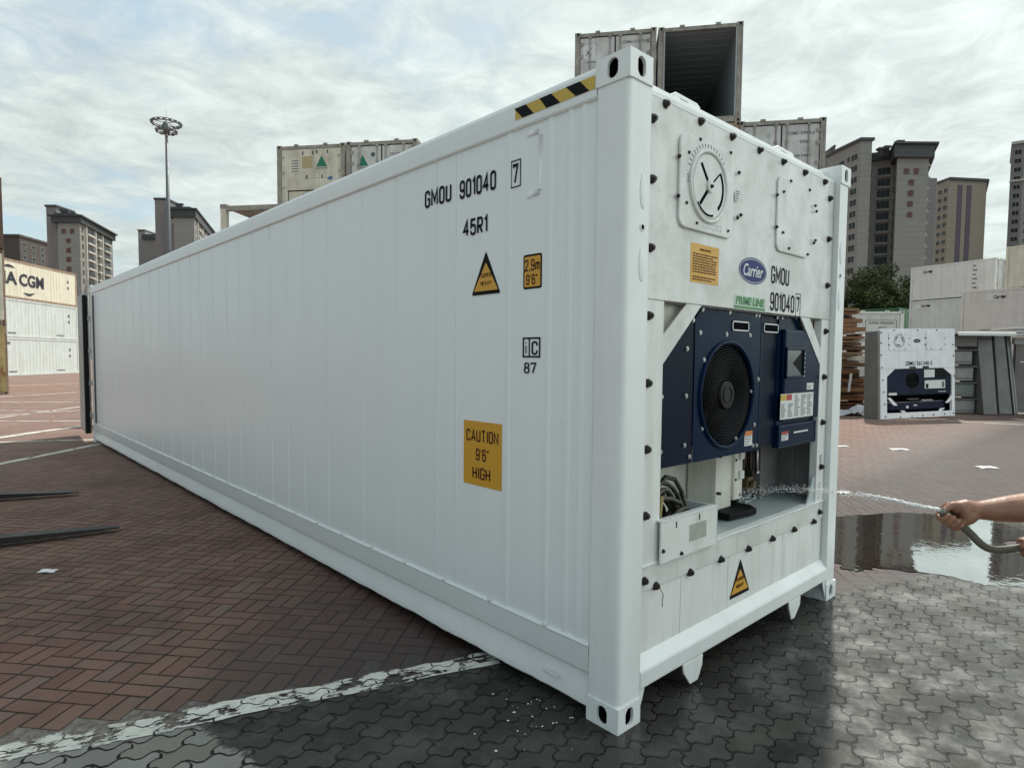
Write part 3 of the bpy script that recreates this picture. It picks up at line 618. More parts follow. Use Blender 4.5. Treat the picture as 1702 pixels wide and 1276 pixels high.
for sg in (1, -1):
    side_rail(topr[::-1], CL, Ln-CL, 1., 0, 'top_rail', sg); side_rail(botr[::-1], CL, Ln-CL, .06, .0022, 'bottom_rail', sg)
# weld lip / clips along the lower rail and pads below the top rail
b = MB(); b.obox((.010, 0, .347), (.008, 0, 0), (0, .012, 0), (0, 0, .006)); _cm = b.mesh('rail_clip', M_WHITE)
for y in np.arange(.45, 11.9, .405): o = bpy.data.objects.new('rail_clip', _cm); C.objects.link(o); o.parent = RC; o.location = (0, y, 0)
b = MB(); b.box((.055, .10, 2.80), (Wd-.055, Ln-.02, 2.86)); b.build('roof', M_WHITE, RC, .004)
b = MB(); b.box((.06, .60, .10), (Wd-.06, Ln-.05, .16)); b.build('floor', M_DARK, RC)
b = MB(); b.obox((-.0008, .40, .128), (.0016, 0, 0), (0, .05, 0), (0, 0, .008)); b.build('weld_tab', M_WHITE, RC, .001)
# pressed recess on the side (raised frame of the marking pocket)
def side_bar(y0, z0, y1, z1, w, name='pressing'):
    d = np.array((y1-y0, z1-z0)); L = np.linalg.norm(d); d /= L; nn = np.array((-d[1], d[0]))*w/2
    b = MB(); c0 = np.array((y0, z0)); c1 = np.array((y1, z1)); pr = []
    for t in range(9): th = math.pi*t/8; pr.append((math.cos(th)*w/2, .022-math.sin(th)*.010))
    vs = []
    for c in (c0, c1):
        for o_, x in pr: q = c+nn/(w/2)*o_; vs.append((x, q[0], q[1]))
    m = len(pr); fs = [(i, i+1, m+i+1, m+i) for i in range(m-1)]+[tuple(range(m)), tuple(range(m, 2*m))[::-1]]
    return b.add(vs, fs)
b = MB()
for a in ((.522, 2.68, .522, 2.425, .016), (.53, 2.418, .61, 2.41, .030), (.54, 2.70, .61, 2.70, .026)): side_bar(*a) and b.add(*(lambda q: (q.v, q.f))(side_bar(*a)), True)
b.build('pressed_pocket', M_SIDE, RC)
# hazard tape on the top rail
hz = MB(); bk = MB(); y0, y1 = SD(989, 128)[0], SD(856, 183)[0]; n_ = 7; zt, zb = 2.838, 2.782; sh = .045; wd = (y1-y0)/3.6
hz.box((.0018, y0, zb), (.003, y1, zt)); hzo = hz.build('hazard_tape', M_YEL2, RC)
HZ = lambda u: SD(660+u/3.111, 160, 0.)[0]
for t0, t1, b0, b1 in ((606, 664, 648, 706), (736, 796, 772, 843), (872, 945, 925, 994)):
    f_ = lambda u: SD(660+u/3.111, 176-(u-600)*.155, 0.)[0]
    bk.prism([(f_(b1), zb), (f_(b0), zb), (f_(t0), zt), (f_(t1), zt)], 0, .0006, .0019)
bk.build('black_stripe', M_BLACK, hzo)
# side markings
XS = .0195
def stext(body, x0, yb, x1, yt, m=M_BLACK, bold=.02, par=None, x=XS, name='lettering'):
    ya, z0 = SD(x0, yb, x); yb_, _ = SD(x1, yb, x); _, z1 = SD((x0+x1)/2, yt, x); _, z0 = SD((x0+x1)/2, yb, x)
    return text(name, body, m, par or RC, (x, ya, z0), (0, -1, 0), (0, 0, 1), z1-z0, ya-yb_, bold)
def sbox(ya, yb, za, zb, t, m, par, name, x=XS):    # rectangular outline
    b = MB(); 
    for q in ((ya, za, yb, za+t), (ya, zb-t, yb, zb), (ya, za, ya-t, zb), (yb+t, za, yb, zb)): b.box((x-.0012, q[0], q[1]), (x, q[2], q[3]))
    return b.build(name, m, par)
zc = 2.492; hh = .088
def st2(body, ya, yb, z, h, m=M_BLACK, bold=.010, par=None, x=XS, sw=.135): return stencil('lettering', body, m, par or RC, (x, ya, z), (0, -1, 0), (0, 0, 1), h, ya-yb, sw)
st2('GMOU', 1.467, 1.213, 2.493, .100, sw=.155); st2('901040', 1.138, .840, 2.486, .100, sw=.155)
st2('7', .714, .676, 2.484, .098, sw=.15); sbox(.728, .658, 2.468, 2.60, .005, M_BLACK, RC, 'check_digit_frame')
st2('45R1', 1.108, .905, 2.279, .090, sw=.155)
def striangle(par, ya, yb, zb, zt, x, nx, ax, name, label=None):
    """warning triangle on plane; ax 0 -> x plane (side), 1 -> y plane (end)"""
    c = (ya+yb)/2; tri = rpoly([(ya, zb), (yb, zb), (c, zt)], .016); tri2 = rpoly([(ya+(c-ya)*.165, zb+.020), (yb+(c-yb)*.165, zb+.020), (c, zt-.058)], .010); tri0 = rpoly([(ya-(c-ya)*.04, zb-.006), (yb-(c-yb)*.04, zb-.006), (c, zt+.012)], .018)
    a = MB(); a.prism(tri0, ax, x, x+nx*.0008); w_ = a.build(name, M_STK, par)
    a = MB(); a.prism(tri, ax, x, x+nx*.0014); a.build('sticker_border', M_BLACK, w_)
    a = MB(); a.prism(tri2, ax, x, x+nx*.0020); a.build('sticker_field', M_YEL, w_)
    return w_
t = striangle(RC, 1.033, .800, 1.958, 2.183, .022, -1, 0, 'warning_triangle')
st2('SUPER', .955, .873, 2.047, .022, M_PURP, .012, t, .0198); st2('HEAVY', .957, .871, 2.006, .022, M_PURP, .012, t, .0198)
def splate(ya, yb, za, zb, r, m, name, x, dx, par=None):
    a = MB(); a.prism(rrect(min(ya, yb), za, max(ya, yb), zb, r), 0, x, x-dx); return a.build(name, m, par or RC)
pl = splate(.634, .508, 1.962, 2.128, .012, M_BLACK, 'height_sticker', .0215, .0012); splate(.625, .517, 1.972, 2.118, .006, M_YEL, 'sticker_field', .0204, .0008, pl)
st2('2,9m', .622, .521, 2.048, .056, M_PURP, .012, pl, .0195); st2('9\'6"', .612, .535, 1.982, .05, M_PURP, .012, pl, .0195)
sbox(.632, .512, 1.630, 1.728, .008, M_BLACK, RC, 'code_frame'); b = MB(); b.box((XS-.0012, .590, 1.63), (XS, .583, 1.728)); b.build('code_frame', M_BLACK, RC)
st2('i', .614, .606, 1.645, .066, bold=.01); st2('C', .570, .529, 1.643, .066, bold=.012); st2('87', .622, .537, 1.552, .054, bold=.012)
ca = MB(); q = [SD(771, 698, .021), SD(834, 704, .021), SD(834, 813, .021), SD(771, 804, .021)]
yl, yr = (q[0][0]+q[3][0])/2, (q[1][0]+q[2][0])/2; zt, zb = (q[0][1]+q[1][1])/2, (q[2][1]+q[3][1])/2
ca = splate(yl, yr, zb, zt, .003, M_YEL, 'caution_sticker', .0215, .0018); W_ = yl-yr; H_ = zt-zb
st2('CAUTION', yl-W_*.08, yl-W_*.92, zb+H_*.68, H_*.19, M_PURP, .0, ca, .0195); st2('9\'6"', yl-W_*.34, yl-W_*.68, zb+H_*.39, H_*.19, M_PURP, .0, ca, .0195); st2('HIGH', yl-W_*.25, yl-W_*.72, zb+H_*.10, H_*.19, M_PURP, .0, ca, .0195)

# ---- end wall
YP = .040
ep = MB(); ep.box((.168, YP, 1.893), (2.270, YP+.05, 2.772)); EP = ep.build('upper_end_panel', M_END, RC, .003)
lp = MB(); lp.box((.166, YP, 2.772), (2.272, YP+.08, 2.800)); lp.add([], []); lp.build('panel_lip', M_WHITE, EP, .003)
for x0, x1 in ((.168, .345), (2.148, 2.270)): b = MB(); b.box((x0, YP+.002, .686), (x1, YP+.05, 1.8915)); b.build('end_frame_strip', M_ENDLOW, RC, .003)
b = MB(); b.box((.168, YP-.002, .572), (2.270, YP+.03, .684)); band = b.build('lower_band', M_END, RC, .003)
b = MB(); b.box((.166, YP-.008, .684), (2.272, YP+.04, .6925)); b.build('band_lip', M_WHITE, band, .002)
b = MB(); xs_ = [.168, .195, .545, 1.01, 1.68, 2.27]
for i in range(5): b.box((xs_[i]+.0018, YP+.006, .20), (xs_[i+1]-.0018, YP+.03, .570))
b.build('lower_end_panel', M_ENDLOW, RC, .002)
b = MB(); b.box((.17, YP+.031, .16), (2.27, YP+.12, .60)); b.build('lower_backing', M_DARK, RC)
sill = MB(); sill.prism([(YP+.03, .285), (YP+.004, .282), (.006, .232), (.002, .222), (.002, .152), (.010, .144), (YP+.03, .144)], 0, CW, Wd-CW); sill.build('end_sill', M_WHITE, RC, .003)
for x0, x1, xa, xb in ((.515, .70, .585, .655), (1.70, 1.87, 1.745, 1.79)):
    b = MB(); b.prism([(x0, .144), (x1, .144), (x1-.005, .09), (xb, .026), (xa, .026), (x0+.01, .10)], 1, .004, .014)
    b.build('sill_tab', M_WHITE, RC, .002)
for x, s in ((CW, 1), (Wd-CW, -1)):
    b = MB(); b.prism([(x, .144), (x+s*.045, .144), (x+s*.025, .09), (x+s*.006, .05), (x, .02)], 1, .01, .02); b.build('corner_gusset', M_WHITE, RC)
# hex bolts
def bolt_mb(r=.017):
    e = r/.017*.8; b = MB(); b.cyl((0, 0, 0), (0, -.006*e, 0), r*1.2, 14)
    n = 6; vs = [(r*math.cos(R(60*k)), -.006*e, r*math.sin(R(60*k))) for k in range(n)]+[(r*.93*math.cos(R(60*k)), -.022*e, r*.93*math.sin(R(60*k))) for k in range(n)]
    b.add(vs, [(k, (k+1) % n, n+(k+1) % n, n+k) for k in range(n)]+[tuple(range(n, 2*n))])
    b.cyl((0, -.022*e, 0), (0, -.030*e, 0), r*.5, 8); return b
BOLT = bolt_mb().mesh('bolt', M_BOLT); SBOLT = bolt_mb(.0085).mesh('bolt', M_BOLT); SCREW = bolt_mb(.0075).mesh('screw', M_SCREW)
def put(me, name, par, x, y, z, rz=0):
    o = bpy.data.objects.new(name, me); C.objects.link(o); o.parent = par; o.location = (x, y, z); o.rotation_euler = (0, random.uniform(0, 1), 0); return o
Z1 = lambda u, v: (1040+u/3.19, 120+v/3.19); Z2 = lambda u, v: (1050+u/4.253, 480+v/4.253); Z3 = lambda u, v: (1050+u/4.725, 740+v/4.725)
for q in ((230, 163), (163, 240), (415, 257), (582, 338), (727, 410), (852, 472), (965, 530), (1070, 580), (1097, 668), (1090, 884), (1082, 1130), (158, 563), (150, 928)):
    x, z = E(*Z1(*q), YP-.02); put(BOLT, 'bolt', EP, x, YP, z)
for zf, q in ((Z2, (148, 188)), (Z2, (138, 668)), (Z2, (130, 1138)), (Z2, (1390, 300)), (Z2, (1378, 623)), (Z2, (1367, 944)), (Z2, (1357, 1258)), (Z3, (133, 560)), (Z3, (122, 1072)), (Z3, (212, 1110)), (Z3, (482, 1003)), (Z3, (723, 900)), (Z3, (937, 815)), (Z3, (1125, 735)), (Z3, (1295, 663)), (Z3, (1448, 600)), (Z3, (1493, 525))):
    x, z = E(*zf(*q), YP-.02); put(BOLT, 'bolt', RC, x, YP, z)
b = MB(); x, z = E(*Z3(222, 1120), YP-.02); b.tube([(x, YP-.02, z), (x+.012, YP-.03, z-.03), (x+.02, YP-.02, z-.075), (x+.035, YP-.012, z-.10)], .0018, 6); b.build('loose_wire', M_BLACK, RC)
# fresh air vent
def vent(par, x0, z0, x1, z1, y, m, mb_m=M_BOLT):
    a = MB(); a.prism(rrect(x0, z0, x1, z1, .055, 6), 1, y, y-.014); o = a.build('vent_cover', m, par, .006)
    cx, cz = (x0+x1)/2, (z0+z1)/2+.005; rr = min(x1-x0, z1-z0)*.385
    return o, cx, cz, rr
vx0, vz0, vx1, vz1 = .425, 2.240, .925, 2.672
VO, vcx, vcz, vr = vent(EP, vx0, vz0, vx1, vz1, YP, M_END)
b = MB(); b.ring((vcx, YP-.016, vcz), (0, 1, 0), vr, .011, 48, 8); b.ring((vcx, YP-.015, vcz), (0, 1, 0), vr*.90, .004, 48, 6); b.cyl((vcx, YP-.013, vcz), (vcx, YP-.021, vcz), vr*.88, 48); b.build('vent_dial', M_END, EP, .0)
b = MB(); dk = MB()
def sector(a0, a1, r0, r1, y0, y1, mb, n=12):
    p = [(vcx+r0*math.cos(R(a)), vcz+r0*math.sin(R(a))) for a in np.linspace(a0, a1, n)]+[(vcx+r1*math.cos(R(a)), vcz+r1*math.sin(R(a))) for a in np.linspace(a1, a0, n)]
    mb.prism(p, 1, y0, y1)
for a0, a1 in ((40, -50),): sector(a0, a1, vr*.70, vr*.80, YP-.020, YP-.0225, dk)
for a0, a1 in ((-75, -140),): sector(a0, a1, vr*.80, vr*.86, YP-.020, YP-.0225, dk)
for a0 in (130, 228): 
    c, s_ = math.cos(R(a0)), math.sin(R(a0)); dk.obox((vcx+c*vr*.48, YP-.0215, vcz+s_*vr*.48), (c*vr*.28, 0, s_*vr*.28), (-s_*.009, 0, c*.009), (0, .001, 0))
    c, s_ = math.cos(R(180)), math.sin(R(180)); 
c, s_ = math.cos(R(40)), math.sin(R(40)); dk.obox((vcx+c*vr*.45, YP-.0215, vcz+s_*vr*.45), (c*vr*.26, 0, s_*vr*.26), (-s_*.004, 0, c*.004), (0, .001, 0))
dk.build('vent_slot', M_DARK, EP)
b = MB(); b.cyl((vcx, YP-.02, vcz), (vcx, YP-.03, vcz), .030, 20); b.build('dial_hub', M_END, EP, .002); put(SBOLT, 'bolt', EP, vcx, YP-.03, vcz)
b = MB(); sector(38, 168, vr*1.08, vr*1.24, YP-.0135, YP-.0155, b, 20); b.build('dial_scale', M_STK, EP)
tk = MB()
for a in np.arange(45, 165, 8): sector(a, a+2.0, vr*1.10, vr*1.2, YP-.0152, YP-.0165, tk, 2)
tk.build('scale_marks', M_TXT, EP)
hx0, hz0, hx1, hz1 = 1.432, 2.248, 1.872, 2.672
a = MB(); a.prism(rrect(hx0, hz0, hx1, hz1, .05, 6), 1, YP, YP-.012); a.build('access_hatch', M_END, EP, .005)
for q in ((398, 357), (337, 425), (559, 428), (604, 533), (288, 444), (282, 655), (324, 692), (378, 800), (543, 842), (596, 772), (613, 757), (879, 577), (978, 625), (841, 634), (1008, 708), (1014, 738), (807, 650), (804, 820), (836, 850), (868, 934), (967, 966), (1000, 906), (1008, 892)):
    x, z = E(*Z1(*q), YP-.016); put(SBOLT, 'bolt', EP, x, YP-.010, z)
def etext(body, x0, x1, z, h, m=M_BLACK, bold=.015, par=None, y=YP-.001, shear=0.): return text('lettering', body, m, par or EP, (x0, y, z), (1, 0, 0), (0, 0, 1), h, x1-x0, bold, shear)
def eplate(x0, z0, x1, z1, r, m, name, y=YP, t=.0012, par=None):
    a = MB(); a.prism(rrect(x0, z0, x1, z1, r, 3), 1, y, y-t); return a.build(name, m, par or EP)
sx0, sz0, sx1, sz1 = .552, 1.998, .815, 2.184
yk = eplate(sx0, sz0, sx1, sz1, .003, M_YEL, 'notice_sticker')
etext('SERVICE NOTICE', sx0+.08, sx1-.08, sz1-.030, .009, M_PURP, .01, EP, YP-.0013)
for i in range(11):
    z = sz1-.052-i*.0122; 
    if i in (8,): continue
    b = MB(); x = sx0+.018
    while x < sx1-.03-(.05 if i in (1, 10) else 0):
        w_ = random.uniform(.008, .028); b.box((x, YP-.0018, z), (min(x+w_, sx1-.016), YP-.0011, z+.006)); x += w_+.005
    b.build('small_print', M_PURP, EP)
# maker's oval and green line
cx, cz = 1.182, 2.108; ell = lambda rx, rz: [(cx+rx*math.cos(2*math.pi*k/36), cz+rz*math.sin(2*math.pi*k/36)) for k in range(36)]
for (rx, rz), m, t in (((.168, .078), M_STK, .0010), ((.160, .071), M_CBLUE, .0016), ((.152, .064), M_STK, .0019), ((.148, .0605), M_CBLUE, .0023)):
    a = MB(); a.prism(ell(rx, rz), 1, YP, YP-t); a.build('maker_oval', m, EP)
etext('Carrier', cx-.112, cx+.112, cz-.032, .066, M_STK, .012, EP, YP-.0024, .28)
gp = eplate(.985, 1.908, 1.335, 1.968, .002, M_PAPERGREEN, 'product_strip')
b = MB(); b.box((.985, YP-.0018, 1.900), (1.335, YP-.001, 1.912)); b.build('product_underline', M_GREENP, EP)
etext('PRIME', 1.0, 1.175, 1.920, .042, M_GREENP, .03, EP, YP-.0014, .15); etext('LINE', 1.185, 1.325, 1.920, .042, M_GREENP, .045, EP, YP-.0014, .15)
ES = lambda b_, x0, x1, z, h: stencil('lettering', b_, M_BLACK, EP, (x0, YP-.001, z), (1, 0, 0), (0, 0, 1), h, x1-x0, .135)
ES('GMOU', 1.400, 1.632, 2.062, .100); ES('901040', 1.398, 1.715, 1.908, .105); ES('7', 1.752, 1.786, 1.912, .098)
b = MB(); x0, x1, z0, z1 = 1.735, 1.803, 1.888, 2.03
for q in ((x0, z0, x1, z0+.005), (x0, z1-.005, x1, z1), (x0, z0, x0+.005, z1), (x1-.005, z0, x1, z1)): b.box((q[0], YP-.0012, q[1]), (q[2], YP, q[3]))
b.build('check_digit_frame', M_BLACK, EP)
for px, py, w_, h_ in ((340, 565, .06, .045), (594, 655, .055, .05)):
    x, z = E(*Z1(px, py), YP-.014); s_ = eplate(x-w_/2, z-h_/2, x+w_/2, z+h_/2, .002, M_STK, 'instruction_label', YP-.014, .001)
    b = MB()
    for k in range(4): b.box((x-w_*.4, YP-.0162, z-h_*.38+k*h_*.24), (x+w_*random.uniform(.1, .4), YP-.0148, z-h_*.38+k*h_*.24+.005))
    b.build('small_print', M_TXT, EP)
x, z = E(*Z1(463, 822), YP-.014); b = MB()
for k in range(2):
    for i in range(9): b.box((x-.09+i*.02, YP-.0158, z+.008-k*.02), (x-.078+i*.02+random.uniform(0, .006), YP-.0138, z+.018-k*.02))
b.build('small_print', M_STK, EP)
tz = striangle(RC, 1.030, 1.262, .322, .528, YP+.006, -1, 1, 'warning_triangle')
text('lettering', 'SUPER', M_PURP, tz, (1.105, YP+.0035, .405), (1, 0, 0), (0, 0, 1), .02, .082, .01); text('lettering', 'HEAVY', M_PURP, tz, (1.103, YP+.0035, .368), (1, 0, 0), (0, 0, 1), .02, .086, .01)
for px, py, w_, h_ in ((1485, 105, .045, .055), (1472, 355, .022, .12)):
    x, z = E(*Z3(px, py), YP); eplate(x-w_/2, z-h_/2, x+w_/2, z+h_/2, .002, M_STK, 'instruction_label', YP+.002, .0012, RC)
    b = MB()
    for k in range(5): b.box((x-w_*.35, YP-.0002, z-h_*.4+k*h_*.19), (x+w_*random.uniform(0, .35), YP+.0008, z-h_*.4+k*h_*.19+.006))
    b.build('small_print', M_TXT, RC)
# brackets on the roof edge
for x0, x1 in ((.52, .76), (1.62, 1.86)):
    b = MB(); b.prism([(x0, 2.80), (x1, 2.80), (x1, 2.888), (x1-.03, 2.902), (x0+.02, 2.905), (x0, 2.89)], 1, .13, .30); o = b.build('roof_bracket', M_WHITE, RC, .004)
    b = MB(); b.box((x0+.05, .126, 2.868), (x0+.12, .14, 2.88)); b.build('bracket_slot', M_DARK, o)

# ---- the cooling machinery in the opening
YB = .078
CU = thing('cooling_unit', 'x', 'unit'); del CU['label']; del CU['category']; CU.parent = RC
def cu(mb, name, m, bevel=0.): return mb.build(name, m, CU, bevel)
b = MB(); b.box((.17, .62, .69), (2.27, .66, 1.90)); cu(b, 'back_wall', M_LIGHTBOX)
b = MB(); b.box((.25, .072, .680), (2.26, .62, .6915)); cu(b, 'drip_pan', M_PAN)
for x0, x1 in ((.20, .25), (2.255, 2.285)):
    b = MB(); b.box((x0, .05, .69), (x1, .62, 1.88)); cu(b, 'side_cheek', M_GREYBOX)
b = MB(); b.box((.20, .06, 1.886), (2.24, .62, 1.93)); cu(b, 'top_cheek', M_GREYBOX)
# diagonal braces
for pts in ([(.250, 1.56), (.250, 1.665), (.500, 1.884), (.604, 1.884)], [(1.735, 1.884), (1.815, 1.884), (2.175, 1.72), (2.175, 1.55)]):
    if pts[0][0] < 1: poly = [(.343, 1.600), (.672, 1.892), (.540, 1.892), (.343, 1.732)]
    else: poly = [(2.148, 1.598), (1.828, 1.892), (1.962, 1.892), (2.148, 1.70)]
    b = MB(); b.prism(poly, 1, YP+.004, YP+.014); cu(b, 'corner_brace', M_END, .001)
for tri in ([(.22, 1.60), (.22, 1.895), (.66, 1.895)], [(2.27, 1.60), (2.27, 1.895), (1.87, 1.895)]):
    b = MB(); b.prism(tri, 1, .10, .104); cu(b, 'corner_backing', M_LIGHTBOX)
# blue casing, bevelled upper corners
def plate(x0, z0, x1, z1, y0, y1, name, m, bev=.004): b = MB(); b.box((x0, y0, z0), (x1, y1, z1)); return cu(b, name, m, bev)
zb, zt = 1.108, 1.885
b = MB(); b.prism([(.252, zb), (.675, zb), (.675, 1.86), (.60, 1.82), (.252, 1.52)], 1, YB+.004, YB+.02); cu(b, 'expanded_mesh_panel', M_PERF)
# fan plate with a round opening
fcx, fcz, fr = 1.012, 1.438, .276
def round_hole_plate(x0, z0, x1, z1, cx, cz, r, y, m, name, n=56, depth=.16, extra=None):
    b = MB(); inner = [(cx+r*math.cos(2*math.pi*k/n), cz+r*math.sin(2*math.pi*k/n)) for k in range(n)]; outer = []
    for k in range(n):
        c, s = math.cos(2*math.pi*k/n), math.sin(2*math.pi*k/n)
        t = min(((x1-cx)/c if c > 0 else (x0-cx)/c) if abs(c) > 1e-6 else 9, ((z1-cz)/s if s > 0 else (z0-cz)/s) if abs(s) > 1e-6 else 9); outer.append([cx+t*c, cz+t*s])
    for q in ((x0, z0), (x1, z0), (x1, z1), (x0, z1)):
        i = min(range(n), key=lambda k: (outer[k][0]-q[0])**2+(outer[k][1]-q[1])**2); outer[i] = list(q)
    vs = [(a, y, c) for a, c in outer]+[(a, y, c) for a, c in inner]+[(a, y+depth, c) for a, c in inner]
    b.add(vs, [(k, (k+1) % n, n+(k+1) % n, n+k) for k in range(n)]+[(n+k, n+(k+1) % n, 2*n+(k+1) % n, 2*n+k) for k in range(n)])
    return cu(b, name, m)
round_hole_plate(.675, zb, 1.372, 1.79, fcx, fcz, fr, YB, M_BLUE, 'fan_plate')
b = MB(); b.prism([(.675, 1.79), (1.372, 1.79), (1.372, zt), (.735, zt), (.675, 1.83)], 1, YB, YB+.02); cu(b, 'casing_header', M_BLUE)
b = MB(); b.ring((fcx, YB-.002, fcz), (0, 1, 0), fr+.006, .012, 56, 8); cu(b, 'fan_rim', M_BLUE)
b = MB(); b.cyl((fcx, YB+.16, fcz), (fcx, YB+.17, fcz), fr+.02, 40); cu(b, 'fan_well', M_DARK)
M_GUARD = mat('black_wire', (.004, .004, .005), .38, .0, spec=.2)
b = MB()
for k in range(15): b.ring((fcx, YB+.012-.012*math.sin(k/14*math.pi), fcz), (0, 1, 0), .085+k*(fr-.09)/14, .0028, 48, 5)
for a in range(4):
    t = R(45+90*a); b.tube([(fcx+.08*math.cos(t), YB+.016, fcz+.08*math.sin(t)), (fcx+fr*math.cos(t), YB+.016, fcz+fr*math.sin(t))], .005, 6)
cu(b, 'fan_guard', M_GUARD)
b = MB(); b.cyl((fcx, YB+.02, fcz), (fcx, YB-.002, fcz), .082, 36, .070); cu(b, 'guard_hub', M_GUARD)
b = MB(); b.ring((fcx, YB-.003, fcz), (0, 1, 0), .045, .003, 28, 5); cu(b, 'hub_emblem', M_GUARD)
for k in range(5):
    t = R(72*k+20); b = MB(); c, s = math.cos(t), math.sin(t)
    vs = [(fcx+c*.06-s*.03, YB+.10, fcz+s*.06+c*.03), (fcx+c*.06+s*.03, YB+.13, fcz+s*.06-c*.03), (fcx+c*.245+s*.09, YB+.135, fcz+s*.245-c*.09), (fcx+c*.245-s*.07, YB+.085, fcz+s*.245+c*.07)]
    b.add(vs+[(v[0], v[1]+.006, v[2]) for v in vs], [(0, 1, 2, 3), (7, 6, 5, 4), (0, 4, 5, 1), (1, 5, 6, 2), (2, 6, 7, 3), (3, 7, 4, 0)]); cu(b, 'fan_blade', M_GUARD)
for q in ((515, 143), (705, 165), (890, 183), (912, 186), (1040, 200), (1073, 207), (1175, 212), (448, 220), (498, 308), (683, 321), (848, 328), (405, 423), (525, 502), (762, 403), (855, 726), (226, 764), (398, 758), (512, 988), (386, 1107), (217, 1155), (421, 1187), (747, 1060), (868, 1108), (894, 1107), (878, 960), (906, 640), (1058, 1013), (1302, 968)):
    x, z = E(*Z2(*q), YB-.01); o = put(SCREW, 'screw', CU, x, YB, z); o.scale = (1.35, .6, 1.35)
# middle column and control box
plate(1.376, zb+.01, 1.60, zt, YB+.006, YB+.024, 'mesh_column', M_PERF)
plate(1.376, zb, 1.40, zt, YB-.001, YB+.02, 'column_edge', M_BLUE)
b = MB(); b.prism([(1.600, zb-.012), (2.255, zb-.012), (2.255, 1.60), (1.93, 1.885), (1.600, 1.885)], 1, YB-.002, YB+.02); cu(b, 'control_casing', M_BLUE, .004)
b = MB(); b.prism([(1.632, 1.255), (2.205, 1.255), (2.205, 1.58), (2.02, 1.812), (1.632, 1.812)], 1, YB-.030, YB-.001); cu(b, 'control_door', M_BLUE, .012)
plate(1.598, 1.13, 1.606, 1.86, YB+.01, YB+.03, 'column_gap', M_DARK)
plate(1.60, zb-.014, 2.235, 1.235, YB-.022, YB-.002, 'lower_drawer', M_BLUE, .008)
# lifting slots
for px in ((708, 225, 824, 300), (930, 243, 1032, 312)):
    x0, z1 = E(*Z2(px[0], px[1]), YB); x1, _ = E(*Z2(px[2], px[1]+14), YB); _, z0 = E(*Z2(px[0], px[3]-6), YB)
    b = MB()
    for q in ((x0, z0, x1, z0+.006), (x0, z1-.006, x1, z1), (x0, z0, x0+.007, z1), (x1-.007, z0, x1, z1)): b.box((q[0], YB-.006, q[1]), (q[2], YB, q[3]))
    cu(b, 'lift_slot_frame', M_SCREW); plate(x0, z0, x1, z1, YB-.003, YB-.001, 'lift_slot', M_DARK, 0)
# display window
x0, z1 = E(*Z2(1085, 415), YB-.03); x1, _ = E(*Z2(1212, 420), YB-.03); _, z0 = E(*Z2(1085, 635), YB-.03)
yd = YB-.030; b = MB()
for q in ((x0, z0, x1, z0+.018), (x0, z1-.014, x1, z1), (x0, z0, x0+.014, z1), (x1-.014, z0, x1, z1)): b.box((q[0], yd-.014, q[1]), (q[2], yd, q[3]))
cu(b, 'display_frame', M_BLUE, .004)
M_GLASS = mat('grey_display_glass', (.10, .11, .115), .06)
plate(x0+.014, z0+.018, x1-.014, z1-.014, yd-.003, yd-.001, 'display_window', M_GLASS, 0)
b = MB(); b.prism([(x1-.016, z1-.02), (x1-.016, z0+.024), ((x0+x1)/2-.02, (z0+z1)/2)], 1, yd-.005, yd-.0032); cu(b, 'display_shade', M_BLACK)
b = MB()
for k in range(6): b.box((x1+.012, yd-.003, z1-.04-k*.028), (x1+.030, yd, z1-.028-k*.028))
cu(b, 'key_strip', M_STK)
def cplate(u0, v0, u1, v1, m, name, y):
    xa, za = E(*Z2(u0, v0), y); xb, _ = E(*Z2(u1, v0), y); _, zb_ = E(*Z2(u0, v1), y); return xa, zb_, xb, za, plate(xa, zb_, xb, za, y-.0014, y, name, m, 0)
# label plates
xa, za, xb, zb2, o = cplate(1052, 745, 1283, 925, M_STK, 'instruction_plate', YB-.0305)
w_, h_ = xb-xa, zb2-za; y = YB-.0322
plate(xa, zb2-h_*.26, xa+w_*.17, zb2-.004, y-.0006, y, 'warning_block', M_YEL2, 0); plate(xa+w_*.17, zb2-h_*.26, xa+w_*.32, zb2-.004, y-.0006, y, 'warning_block', M_RED, 0)
b = MB()
for c in range(5):
    for r_ in range(11):
        if (c < 2 and r_ < 4): continue
        xx = xa+w_*(.02+.195*c); zz_ = zb2-h_*(.08+.08*r_)
        b.box((xx, y-.0005, zz_-.006), (xx+w_*random.uniform(.08, .17), y, zz_))
cu(b, 'small_print', M_TXT)
for u0, v0, u1, v1, topm in ((1237, 665, 1283, 712, None), (797, 1008, 851, 1112, M_ORANGE), (1058, 1012, 1106, 1075, M_RED)):
    yy = YB-.0305 if u0 > 1200 else (YB-.001 if u0 < 900 else YB-.0222)
    xa, za, xb, zb2, o = cplate(u0, v0, u1, v1, M_STK, 'instruction_label', yy); b = MB(); h_ = zb2-za
    for k in range(4): b.box((xa+.004, yy-.0022, za+h_*(.12+.16*k)), (xa+(xb-xa)*random.uniform(.5, .9), yy-.0012, za+h_*(.17+.16*k)))
    cu(b, 'small_print', M_TXT)
    if topm: plate(xa, zb2-h_*.3, xb, zb2, yy-.0024, yy-.0012, 'label_header', topm, 0)
xa, za = E(*Z2(1140, 1028), YB-.022); b = MB(); b.obox((xa+.11, YB-.0235, za+.012), (.105, 0, .0), (0, .001, 0), (0, 0, .005)); cu(b, 'white_strip', M_STK)
